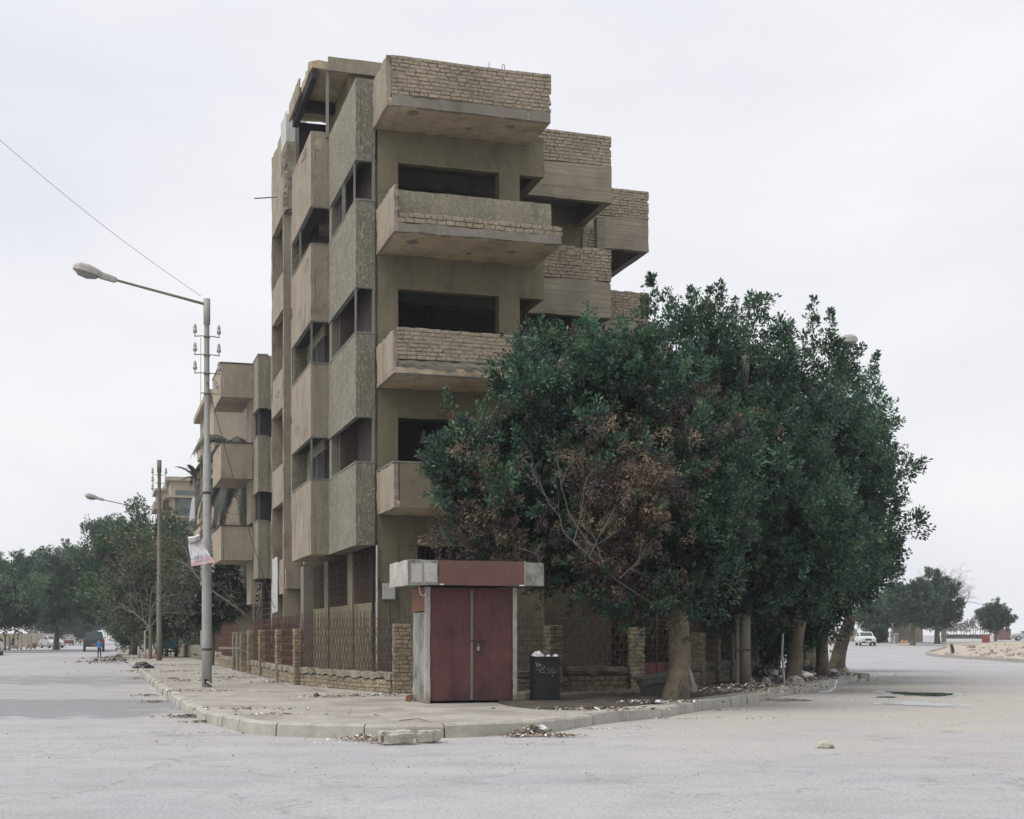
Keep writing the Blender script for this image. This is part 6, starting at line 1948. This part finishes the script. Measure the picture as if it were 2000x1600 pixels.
x, yy = P_(26, 140)
person((x, yy, .12), -.7, QJ, SR, SE, 'person in dark clothes sitting under the trees across the street', 'cloth', 'cloth', .5, 1.08, head=(0, -.02, 1.20))
st_ = empty('low_seat', (x, yy + .05, .12), 0, 'low block the person across the street sits on', 'seat')
MB().rough(-.25, .25, -.15, .3, -.02, .40, seg=.2, amp=.01).build('block', M['rock'], st_)

# ---------------------------------------------------------------- things on the pavement
def lump(name, loc, sx, sy, sz, mat, label=None, cat=None, group=None, seed=0, rot=0.0, parent=None, amp=0.18, sub=3):
    bm = bmesh.new()
    bmesh.ops.create_icosphere(bm, subdivisions=sub, radius=1)
    for v in bm.verts:
        n = noise.noise_vector(v.co * 1.3 + Vector((seed, seed * .7, 0)))
        v.co = v.co * (1 + amp * noise.noise(v.co * 2.2 + Vector((seed, 0, 0)))) + n * amp * 0.7
        if v.co.z < -0.45: v.co.z = -0.45
        v.co = Vector((v.co.x * sx, v.co.y * sy, (v.co.z + .42) * sz))
    me = bpy.data.meshes.new(name)
    bm.to_mesh(me); bm.free()
    me.materials.append(M[mat])
    o = link(name, me, parent, loc, (0, 0, rot))
    return tag(o, label, cat, group)


def block(name, loc, sx, sy, sz, rz, mat, label, cat, tilt=0.0, group=None, worn=0.03, seg=0.035):
    mb = MB()
    mb.rough(-sx / 2, sx / 2, -sy / 2, sy / 2, 0, sz, seg=seg, amp=0.020, edge=worn, f=5)
    o = mb.build(name, M[mat], None, False, loc, (tilt, 0, rz))
    return tag(o, label, cat, group)


p = G(770, 1456, 0)
block('concrete_block', (p.x, p.y + .16, -.01), .42, .32, .185, .30, 'rock', 'larger broken kerb block lying in the road against the kerb', 'block', group='broken blocks below the kerb', worn=.09)
p = G(835, 1453, 0)
block('concrete_block', (p.x, p.y + .17, -.01), .25, .27, .175, -.42, 'rock', 'smaller broken kerb block beside the larger one', 'block', group='broken blocks below the kerb', worn=.06)
p = G(1613, 1462, 0)
lump('stone', (p.x, p.y + .05, 0), .115, .09, .065, 'rock', 'lone stone lying in the middle of the road', 'stone', seed=3)
p = G(799, 1369.5, .18)
block('broken_brick', (p.x, p.y, .172), .13, .12, .13, .3, 'redbrick', 'broken red brick on the pavement at the kiosk corner', 'brick', worn=.03)
p = G(618, 1361, .18)
lump('dark_stone', (p.x, p.y, .172), .06, .05, .06, 'bagb', 'small black lump lying on the pavement', 'stone', seed=8)
p = G(250, 1296, .18)
p = G(279, 1305, .18)
lump('dark_rag', (p.x, p.y, .172), .32, .22, .16, 'bagb', 'dark rag heap on the pavement edge beside the side street kerb', 'rag', seed=5, amp=.4)

# oil drum used as a bin
p = G(1065, 1373, .18)
dr = empty('oil_drum', (p.x, p.y + .28, .172), 0, 'black tarred oil drum used as a rubbish bin beside the kiosk', 'drum')
prof = [(.275, 0), (.285, .012), (.285, .03)]
for k in range(22):
    z = .05 + k * .035
    prof.append((.275 + (.010 if k in (7, 14) else .003 * (k % 2)), z))
prof += [(.283, .835), (.287, .85), (.272, .852), (.268, .80), (.10, .78)]
MB().lathe(prof, 28).build('drum', M['drum'], dr, True)
rr = random.Random(4)
for k in range(46):                                      # white paint splashes dabbed on the side
    a = -math.pi / 2 + rr.uniform(-.65, .75)
    z = rr.choice((.56, .62, .67)) + rr.uniform(-.025, .025) + .05 * math.sin(a * 2)
    c, s_ = math.cos(a), math.sin(a)
    Mx = Matrix.Translation((.284 * c, .284 * s_, z)) @ Matrix.Rotation(a - math.pi / 2, 4, 'Z')
    if k == 0: sp_ = MB()
    w_, h_ = rr.uniform(.004, .013), rr.uniform(.003, .008)
    sp_.box(-w_, w_, -.006, .006, -h_, h_, Mx, .004)
tag(sp_.build('paint_splashes', M['frame'], dr), kind='stuff')
for (dx, dy, s1, sd, lab) in ((-.13, -.08, .11, 1, 'larger crumpled white bag in the oil drum'), (.06, -.12, .05, 2, 'small white scrap in the middle of the oil drum'), (.19, -.05, .06, 3, 'white scrap at the right rim of the oil drum')):
    lump('plastic_bag', (p.x + dx, p.y + .28 + dy, 1.0), s1, s1 * .8, s1 * .75, 'bag', lab, 'bag', 'white bags in the drum', sd, amp=.3)
block('stone_block', (p.x - .42, p.y + .55, .172), .34, .3, .20, .2, 'mortar', 'grey masonry block in the shade behind the kiosk corner', 'block')

# fallen rubbish container and leaning slab by the trunk
p = G(1292, 1361, .18)
dm = empty('rubbish_container', (p.x, p.y + .1, .172), 0.12, 'faded green rubbish container tilted against the ficus trunk', 'container')
Mx = Matrix.Rotation(-0.16, 4, 'Y')
mb = MB(); v0 = [(-.28, -.2, 0), (.45, -.2, 0), (.45, .4, 0), (-.28, .4, 0), (-.36, -.26, .40), (.5, -.26, .40), (.5, .45, .40), (-.36, .45, .40)]
mb.add([Mx @ Vector(q) for q in v0], [(3, 2, 1, 0), (4, 5, 6, 7), (0, 1, 5, 4), (1, 2, 6, 5), (2, 3, 7, 6), (3, 0, 4, 7)])
mb.build('bin_body', M['dump'], dm)
mb = MB(); mb.rough(-.42, .56, -.31, .50, .40, .46, seg=.12, amp=.012, edge=.015); mb.rough(-.40, .54, -.325, -.28, .30, .41, seg=.12, amp=.01)
mb.v = [tuple(Mx @ Vector(q)) for q in mb.v]; mb.build('lid', M['dump'], dm)
p = G(1350, 1357, .18)
for (dx, wd_, h_, tl, lab, sd) in ((-.06, .17, .62, -.20, 'pale broken slab leaning against the ficus trunk', 1), (.11, .13, .58, -.24, 'narrower pale slab leaning outside the first one', 2)):
    mb = MB(); mb.rough(-wd_ / 2, wd_ / 2, -.035, .035, 0, h_, seg=.06, amp=.012, edge=.03)
    o = mb.build('concrete_slab', M['rock'], None, False, (p.x + dx, p.y + .25, .17), (0, tl, .1))
    tag(o, lab, 'slab', 'slabs leaning at the trunk')
p = G(1366, 1320, .18)
lump('dented_pan', (p.x - .03, 26.55, .62), .10, .08, .05, 'rock', 'small pale dish caught on top of the leaning slabs', 'dish', seed=9, amp=.1)

# rubbish bags and heaps under the trees
rr = random.Random(21)
heap = [(1480, 1325, .30, 'bagb', 'black rubbish bag on the soil near the second trunk'), (1508, 1322, .22, 'bag', 'whitish bag leaning on the black one by the trunk'), (1497, 1334, .14, 'bag', 'small pale bag at the foot of the second trunk'),
        (1528, 1330, .15, 'rock', 'pale rag wrapped at the foot of the second trunk'), (1568, 1325, .22, 'bag', 'flat pale bag spread between the second and third trunks'), (1580, 1313, .25, 'bagb', 'dark bag between the trunks at the pavement corner'),
        (1588, 1320, .16, 'bag', 'light blue-white bag just left of the third trunk'), (1628, 1316, .16, 'bag', 'white bag right of the third trunk near the kerb end'), (1650, 1314, .17, 'rock', 'crumpled brownish sack at the kerb end'),
        (1643, 1309, .14, 'bag', 'white scraps bag behind the kerb-end sack'), (1574, 1300, .35, 'rock', 'pale long sack on top of the heap behind the trunks'), (1462, 1336, .18, 'rock', 'crumpled grey sack beside the thick lamp post base'), (1590, 1303, .22, 'redbrick', 'reddish bag in the heap behind the trunks'), (1553, 1338, .22, 'rock', 'rounded stone lump hugging the second trunk foot')]
for k, (x, y, s_, mt, lab) in enumerate(heap):
    q = G(x, y, .18)
    lump('rubbish_bag', (q.x, q.y, .17), s_, s_ * .8, s_ * .75, mt, lab, 'bag', 'rubbish under the big trees', k * 3.1, rr.uniform(0, 3), None, .35, 3)


def litter(name, spots, count, mats, size, kind='stuff', seed=1, z=0.172, flat=0.25):
    """many small scraps: bent flakes and sticks lying at random on the ground"""
    rr = random.Random(seed)
    mb = MB()
    for (cx, cy, rx, ry, wgt, hz) in spots:
        for k in range(int(count * wgt)):
            a = rr.uniform(0, 2 * math.pi); r_ = abs(rr.gauss(0, .5))
            x, y = cx + rx * r_ * math.cos(a), cy + ry * r_ * math.sin(a)
            zz = z + gz(x, y) + hz * max(0, 1 - r_) * rr.random()
            mb.mi = rr.randrange(len(mats))
            s_ = size * rr.uniform(.4, 1.4)
            th = rr.uniform(0, 6.3)
            d = Vector((math.cos(th), math.sin(th), rr.uniform(-flat, flat)))
            w_ = Vector((-math.sin(th), math.cos(th), rr.uniform(-flat, flat))) * rr.uniform(.15, .5)
            p0 = Vector((x, y, zz + .008 + .3 * s_ * flat))
            mb.add([p0 - d * s_ * .5, p0 + w_ * s_ * .5 + Vector((0, 0, .2 * s_)), p0 + d * s_ * .5, p0 - w_ * s_ * .5], [(0, 3, 2), (0, 2, 1)])
    o = mb.build(name, [M[m] for m in mats])
    return tag(o, kind=kind)


M['straw'] = plain('dry_straw_leaf', (0.40, 0.33, 0.24), 0.85, 0, .3)
M['straw2'] = plain('brown_dead_leaf', (0.21, 0.16, 0.115), 0.85, 0, .3)
M['paperlit'] = plain('paper_scrap', (0.66, 0.66, 0.68), 0.8, 0, .15)


def g2(x, y, z=0.0):
    q = G(x, y, z); return (q.x, q.y)


K0 = [(705, 1447, .42, .16, 1.0, .07), (740, 1452, .22, .12, .35, .04), (660, 1440, .35, .10, .25, .02)]
tag(litter('leaf_litter', [(*g2(a, b_), c, d, e, f) for a, b_, c, d, e, f in K0], 420, ['straw', 'straw2', 'straw', 'paperlit'], .055, z=0.0, seed=2, flat=.6), 'heap of dead leaves left of the two broken blocks')
K1 = [(1040, 1438, .50, .18, 1.0, .13), (1010, 1440, .25, .14, .4, .08), (1095, 1440, .35, .10, .4, .03)]
tag(litter('leaf_litter', [(*g2(a, b_), c, d, e, f) for a, b_, c, d, e, f in K1], 620, ['straw', 'straw', 'straw2', 'straw2', 'paperlit'], .060, z=0.0, seed=3, flat=.6))
q = G(1035, 1432, 0)
for k, (dx, dy, s_, mt) in enumerate(((-.16, .02, .13, 'bag'), (.02, .06, .14, 'bag'), (.16, .04, .11, 'bag'), (-.05, -.05, .09, 'bag'))):
    lump('plastic_bag', (q.x + dx, q.y + dy, .02), s_, s_ * .7, s_ * .62, mt, ['crumpled white bag at one end of the kerbside leaf heap', 'largest white bag on top of the kerbside leaf heap', 'bluish white bag on the kerbside leaf heap', 'small white bag in front of the kerbside leaf heap'][k], 'bag', 'white bags in the leaf heap', 30 + k, k, None, .4, 3)
K2 = [(370, 1402, .55, .22, 1.0, .03), (300, 1372, .5, .3, .5, .02), (290, 1360, .5, .3, .35, .02), (268, 1327, .7, .5, .4, .04), (258, 1312, .7, .6, .4, .04), (400, 1412, .6, .15, .35, .01)]
litter('leaf_litter', [(*g2(a, b_), c, d, e, f) for a, b_, c, d, e, f in K2], 260, ['straw2', 'straw', 'mortar'], .075, z=0.0, seed=4, flat=.4)
K3 = [(450, 1325, 1.6, 1.2, 1.0, .06), (340, 1312, 2.2, 1.6, 1.0, .04), (540, 1333, .9, .5, .8, .05), (360, 1330, 1.0, 1.2, .6, .02), (420, 1318, 1.4, 1.4, .6, .05), (330, 1300, 2.2, 3, .8, .05), (640, 1362, .9, .25, .5, .01), (700, 1360, 1.4, .3, .7, .02), (760, 1358, .8, .3, .6, .03), (480, 1385, 1.6, .6, .5, .0), (560, 1395, 1.6, .6, .3, .0), (400, 1350, 1.2, 1.2, .5, .01)]
litter('pavement_litter', [(*g2(a, b_, .18), c, d, e, f) for a, b_, c, d, e, f in K3], 230, ['straw2', 'mortar', 'rock', 'straw', 'paperlit', 'soil'], .07, seed=5, flat=.35)
K4 = [(1400, 1350, 1.8, 1.6, 1.5, .05), (1480, 1340, 1.6, 2.0, 1.5, .06), (1560, 1325, 2.0, 3.0, 1.6, .08), (1620, 1318, 1.2, 2.0, 1.0, .08), (1280, 1372, 1.2, .5, .7, .02), (1180, 1386, 1.2, .35, .4, .01), (1330, 1330, 1.5, 1.5, .8, .05)]
litter('soil_litter', [(*g2(a, b_, .20), c, d, e, f) for a, b_, c, d, e, f in K4], 520, ['straw2', 'straw2', 'soil', 'mortar', 'straw', 'paperlit', 'bagb', 'rock'], .09, seed=6, z=.19, flat=.5)
K5 = [(1300, 1405, 1.8, .25, .8, .01), (1400, 1388, 2.0, .4, .9, .01), (1500, 1370, 2.0, .5, .9, .02), (1530, 1356, .5, .4, .6, .08), (1640, 1334, .9, .8, .6, .03), (1690, 1325, 2.0, 2.0, .5, .0), (1640, 1350, 3.0, 3.0, .7, .0), (1560, 1362, 2.5, 1.2, .5, .0), (1150, 1425, 1.6, .2, .5, .01), (800, 1452, 2.0, .15, .4, .0), (500, 1432, 2.0, .2, .4, .0)]
litter('roadside_litter', [(*g2(a, b_), c, d, e, f) for a, b_, c, d, e, f in K5], 150, ['straw2', 'straw', 'mortar', 'soil', 'paperlit'], .045, seed=7, z=.0, flat=.3)
K6 = [(1500, 1400, 6, 5, 1.0, .0), (900, 1500, 6, 2.5, .6, .0), (300, 1450, 6, 4, .6, .0), (1750, 1340, 6, 6, 1.2, .0), (700, 1380, 4, 1.5, .4, .175)]
litter('road_pebbles', [(*g2(a, b_), c, d, e, 0) for a, b_, c, d, e, f in K6], 150, ['soil', 'straw2', 'mortar', 'rock', 'rock'], .028, seed=8, z=.0, flat=.6)
litter('kerb_rubble', [(*g2(222, 1295), 2.0, 4.0, 1.0, .22), (*g2(232, 1287), 1.5, 4.0, .8, .2), (*g2(245, 1292), .8, 1.5, .5, .15)], 420, ['soil', 'straw2', 'rock', 'mortar', 'bagb'], .17, seed=9, z=.02, flat=.6)
# fallen twigs and a curled palm leaf on the pavement
for k, (x0, y0, x1, y1, r_, lab) in enumerate(((612, 1345, 650, 1362, .014, 'curled dry palm leaf stalk at the foot of the corner fence'), (690, 1349, 765, 1354, .007, 'thin pale cane lying under the corner fence wall'), (780, 1408, 842, 1412, .008, 'broken twig near the kerb in front of the kiosk'), (470, 1312, 560, 1340, .008, 'bent branch on the littered pavement by the fence'), (328, 1325, 352, 1329, .03, 'dark fallen bough on the pavement near the lamp post'))):
    a, b_ = G(x0, y0, .18), G(x1, y1, .18)
    m_ = a.lerp(b_, .5) + Vector((0.05, .12, .10))
    a.z = b_.z = .185; m_.z = .22 if k != 0 else .32
    o = MB().tube([a, a.lerp(m_, .6), m_, m_.lerp(b_, .5), b_], [r_, r_, r_ * .9, r_ * .8, r_ * .5], 5).build('fallen_twig', M['twig' if k != 0 else 'straw'])
    tag(o, lab, 'twig')
# bent white pipe against the kerb under the trees
a = G(1600, 1353, 0)
o = MB().tube([a, a + Vector((.25, .05, .02)), a + Vector((.42, .15, .12)), a + Vector((.50, .3, .30))], [.035, .035, .03, .028], 6).build('bent_pipe', M['bag'])
tag(o, 'bent white pipe propped on the kerb below the third trunk', 'pipe')
o = MB().tube([(6.75, 34.2, .1), (6.72, 34.4, .95), (6.76, 34.5, 1.45)], [.03, .03, .026], 6).build('drain_pipe', M['sheet'])
tag(o, 'upright white pipe standing just behind the second trunk', 'pipe')

# ---------------------------------------------------------------- puddles
def water_mat():
    m, n, b, out = _mat('puddle_water')
    b.inputs['Base Color'].default_value = (0.045, 0.05, 0.04, 1)
    b.inputs['Roughness'].default_value = 0.03
    b.inputs['IOR'].default_value = 1.33
    _bump(n, b, _noise(n, 3, 2), 0.02, 0.01)
    return m


M['water'] = water_mat()
M['water2'] = plain('shallow_rippled_water', (.30, .31, .32), .22, 0, .4, 4, 1.0)
M['wet'] = plain('wet_mud_rim', (0.30, 0.29, 0.28), .16, 0, .2, 3, 0.8)


def puddle(cx, cy, rx, ry, seed, name='puddle', label=None):
    rr = random.Random(seed)
    for nm, mt, k, z in (('wet_rim', 'wet', 1.3, .004), ('water', 'water2' if seed == 2 else 'water', 1.0, .008)):
        pts = []
        for a in range(48):
            t = 2 * math.pi * a / 48
            f = k * (1 + .55 * noise.noise(Vector((math.cos(t) * 1.2 + seed, math.sin(t) * 1.2, 0))) + .25 * noise.noise(Vector((math.cos(t) * 4 + seed, math.sin(t) * 4, 0))))
            pts.append((cx + rx * f * math.cos(t), cy + ry * f * math.sin(t), z))
        me = bpy.data.meshes.new(nm)
        me.from_pydata([(cx, cy, z)] + pts, [], [(0, 1 + a, 1 + (a + 1) % 48) for a in range(48)])
        me.materials.append(M[mt])
        if nm == 'wet_rim':
            o = bpy.data.objects.new('wet_patch', me); COL.objects.link(o); tag(o, kind='structure')
        else:
            o = bpy.data.objects.new(name, me); COL.objects.link(o); tag(o, label, 'puddle')


p = G(1798, 1356, 0); puddle(p.x, p.y, .72, 1.15, 1, label='dark puddle on the bend, the farther of the two')
p = G(1790, 1375, 0); puddle(p.x, p.y, .62, .95, 2, label='bright puddle on the bend, nearer than the dark one')
p = G(1730, 1362, 0); puddle(p.x, p.y, .22, .35, 5, label='smallest puddle, just left of the dark one')
p = G(1532, 1367, 0); puddle(p.x, p.y, .42, .55, 3, label='small dark puddle along the kerb below the trees')

# ---------------------------------------------------------------- far right things
def rz_(x, y): return gz(x, y)


x, y = P_(1745, 160)
wl = empty('beige_wall', (x, y, rz_(x, y)), 0, 'tall beige boundary wall behind the hazy leaning tree', 'wall')
MB().rough(0, 3.4, 0, .3, -.5, 3.1, seg=1.0, amp=.01).build('wall_panel', M['cream'], wl)
MB().rough(2.35, 2.75, -.12, -.003, -.5, 3.3, seg=1.0, amp=.01).build('wall_pier', M['cream'], wl)
x, y = P_(1655, 165)
wl = empty('white_shed', (x, y, rz_(x, y)), 0, 'low white shed front behind the old white sedan', 'shed')
MB().rough(-1.6, 1.2, 0, 2, -.2, 1.5, seg=1, amp=.01).build('shed_wall', M['whitepaint'], wl)
MB().box(-.6, -.1, -.05, -.003, 0, 1.3).build('shed_door', M['tealpipe'], wl)
MB().rough(.3, .5, -.2, -.05, -.2, 1.9, seg=1, amp=.01).build('shed_post', M['cream'], wl)
x, y = P_(1640, 150)
tag(MB().rough(-1.6, 1.0, -.1, .1, -.2, .35, seg=.5, amp=.02).build('low_brick_wall', M['redbrick'], None, False, (x, y, rz_(x, y))), 'low reddish wall seen past the corner trunks', 'wall')
x, y = P_(1721, 158)
wl = empty('white_wall', (x, y, rz_(x, y)), 0, 'short white wall with a curved top beside the sedan', 'wall')
mb = MB(); mb.prism([(-.55, -.2), (.55, -.2), (.55, .9), (.4, 1.15), (.1, 1.3), (-.25, 1.25), (-.5, 1.0)], 0, .2, Matrix.Rotation(math.pi / 2, 4, 'X')); mb.build('wall_panel', M['whitepaint'], wl)
x, y = P_(1751, 148)
cbx = empty('white_cabinet', (x, y, rz_(x, y)), 0, 'white roadside cabinet beside the hazy standing person', 'cabinet')
MB().rough(-.22, .22, 0, .35, -.05, 1.15, seg=.3, amp=.004).build('cabinet_body', M['sheet'], cbx)
MB().box(-.19, .19, -.02, -.002, .1, 1.05).build('cabinet_door', M['frame'], cbx)
x, y = P_(1766, 138)
bt = empty('orange_barrier', (x, y, rz_(x, y)), 0, 'small orange trestle barrier at the roadside in the haze', 'barrier')
M['orange'] = plain('orange_paint', (.55, .30, .12), .6)
for s_ in (-1, 1): MB().tube([(s_ * .28, 0, .62), (s_ * .20, -.2, 0)], .03, 4).build('leg', M['orange'], bt); MB().tube([(s_ * .28, 0, .62), (s_ * .32, .25, 0)], .03, 4).build('leg', M['orange'], bt)
MB().box(-.34, .34, -.03, .03, .38, .52).build('board', M['orange'], bt)
x, y = P_(1918, 150)
rb = empty('red_barrier', (x, y, rz_(x, y) + .05), 0, 'row of red barrier boards on the open ground', 'barrier')
for k in range(4): MB().rough(k * .36, k * .36 + .30, k * .5, k * .5 + .06, 0, .95, seg=.3, amp=.006).build('board', M['redcar'], rb)
x, y = P_(1962, 178)
rn = empty('ruined_hut', (x, y, rz_(x, y) + .05), 0, 'reddish ruined brick hut with one taller wall stub', 'hut')
for (a, b_, c, d, h_) in ((-.8, .9, 0, .25, 1.35), (-.3, -.05, .3, .6, 2.6), (.25, .5, .3, .6, 2.75), (-.8, -.6, .25, 2, 1.1), (.7, .9, .25, 2, 1.0)):
    MB().rough(a, b_, c, d, -.1, h_, seg=.2, amp=.03, edge=.06).build('wall_stub', M['hutbrick'], rn)
x, y = P_(1893, 190)
hd = MB().rough(-3.2, 2.6, -.5, .5, -.1, .55, seg=.3, amp=.12).build('hedge', M['hedge'] if 'hedge' in M else M['dump'], None, False, (x, y, rz_(x, y)))
tag(hd, 'low clipped green hedge along the rising road', 'hedge')
p = G(1860, 1278, .12)
ps = empty('broken_post', (p.x, p.y, .12 + gz(p.x, p.y)), 0, 'leaning stub post wrapped in black plastic on the traffic island', 'post')
MB().tube([(-.02, 0, -.1), (-.06, 0, .45), (-.10, 0, .74)], [.12, .09, .10], 7).build('stub', M['mortar'], ps)
mb = MB(); mb.rough(-.02, .16, -.12, .1, 0, .62, seg=.08, amp=.06); mb.v = [(q[0] - .12 * max(0, q[2]) / .6, q[1], q[2]) for q in mb.v]; mb.build('plastic_wrap', M['bagb'], ps)
lump('base_stone', (-.22, 0, -.02), .30, .2, .14, 'rock', seed=4, parent=ps, amp=.3)
lump('base_stone', (.2, -.05, -.02), .25, .2, .10, 'rock', seed=6, parent=ps, amp=.3)
p = G(1897, 1270, .12)
block('stone_block', (p.x, p.y, .12 + gz(p.x, p.y)), .58, .5, .30, .1, 'redbrick' if False else 'sand', 'squared stone block alone on the sandy island', 'block', seg=.1)
# left: clay pots, stall cloth, pale posts across the street
x, y = P_(64, 146)
for k, (dx, s_) in enumerate(((-.3, .24), (.15, .27))):
    o = MB().lathe([(s_ * .7, 0), (s_ * 1.1, s_ * .8), (s_ * .9, s_ * 1.7), (s_ * 1.0, s_ * 1.9)], 10).build('clay_pot', M['redbrick'], None, True, (x + dx, y, .12))
    tag(o, ['smaller clay pot on the kerb across the street', 'larger clay pot on the kerb across the street'][k], 'pot', 'clay pots across the street')
x, y = P_(108, 165)
stl = empty('street_stall', (x, y, 0), 0, 'little stall with a sagging teal cloth between the parked cars', 'stall')
M['tealcloth'] = plain('teal_cloth', (.10, .30, .30), .8)
for (a, b_) in ((-.55, 0), (.75, 0), (-.5, 1.2), (.8, 1.2)): MB().tube([(a, b_, 0), (a, b_, 1.2)], .03, 4).build('pole', M['twig'], stl)
mb = MB(); mb.add([(-.7, -.1, .9), (.9, -.2, 1.35), (.9, 1.3, 1.3), (-.7, 1.3, 1.0), (.1, .5, .85)], [(0, 1, 4), (1, 2, 4), (2, 3, 4), (3, 0, 4)]); mb.build('cloth', M['tealcloth'], stl)
lump('goods', (0, .2, .1), .45, .3, .35, 'bag', seed=2, parent=stl, amp=.35)
lump('goods', (.6, .1, .1), .25, .25, .4, 'redbrick', seed=5, parent=stl, amp=.35)
pts_ = [(34, 141), (41, 139), (52, 143), (60, 141), (68, 148), (18, 133), (10, 131)]
_pl = ['pale stake just beside the seated person', 'second pale stake from the seated person', 'third pale stake along the trees across the street', 'fourth pale stake along the trees across the street', 'last pale stake before the clay pots', 'pale stake left of the seated person', 'outermost pale stake by the white car']
for k, (px, Y) in enumerate(pts_):
    x, y = P_(px, Y)
    o = MB().tube([(0, 0, -.1), (.02, 0, 1.3)], [.11, .09], 6).build('wooden_stake', M['whitepaint'], None, False, (x, y, .12))
    tag(o, _pl[k], 'stake', 'pale stakes under the trees across the street')
# pale walls closing the view under the street trees
x, y = P_(40, 172)
wl = empty('garden_wall', (x, y, .1), A, 'pale garden wall glimpsed under the trees across the street', 'wall')
MB().rough(-14, 4, 0, .3, -.1, 1.6, seg=1.5, amp=.01).build('wall_panel', M['cream'], wl)
wl = empty('roadside_wall', L(-1.0, 46, .15), A, 'low rubble wall behind the cargo trike along the pavement', 'wall')
MB().rough(-.3, .1, -8, 14, 0, .75, seg=.5, amp=.03, edge=.04).build('wall_panel', M['mortar'], wl)
wl = empty('yard_hedge', L(2.0, 52, .1), A, 'dark hedge filling the gardens behind the street trees', 'hedge')
rng = np.random.default_rng(77)
nB = 2600
Bp = np.column_stack([rng.uniform(-3.0, 3, nB), rng.uniform(-14, 95, nB), rng.uniform(.2, 3.4, nB)])
link('foliage', leaf_mesh('foliage', Bp, rng.normal(0, .6, (nB, 3)) + np.array([0, 0, .5]), np.full(nB, .8), GL[rng.integers(0, 4, nB)] * .8, rng, 14, .26, .45), wl)
wl = empty('yard_hedge', L(-19.5, 110, .1), A, 'dark hedge under the trees across the street', 'hedge')
nB = 1800
Bp = np.column_stack([rng.uniform(-6.0, 0, nB), rng.uniform(-30, 40, nB), rng.uniform(.5, 3.2, nB)])
link('foliage', leaf_mesh('foliage', Bp, rng.normal(0, .6, (nB, 3)) + np.array([0, 0, .5]), np.full(nB, .8), GL[rng.integers(0, 4, nB)] * .8, rng, 14, .28, .45), wl)
# red bundle at the foot of the plain pole
p = G(300, 1286, .18)
lump('red_bundle', (p.x, p.y + .3, .17), .45, .2, .16, 'redcar', 'small red bundle between the sapling and the plain pole', 'bundle', seed=3)

# ---------------------------------------------------------------- hazy air
hz = MB().box(-460, 520, -25, 640, -1.2, 19.5).build('haze', None or [])
m = bpy.data.materials.new('haze')
m.use_nodes = True
n = m.node_tree
n.nodes.clear()
o_ = n.nodes.new('ShaderNodeOutputMaterial')
pvn = n.nodes.new('ShaderNodeVolumePrincipled')
pvn.inputs['Color'].default_value = (0.86, 0.93, 1.0, 1)
pvn.inputs['Density'].default_value = 0.00042
pvn.inputs['Anisotropy'].default_value = 0.3
n.links.new(pvn.outputs[0], o_.inputs['Volume'])
hz.data.materials.clear()
hz.data.materials.append(m)
tag(hz, kind='stuff')
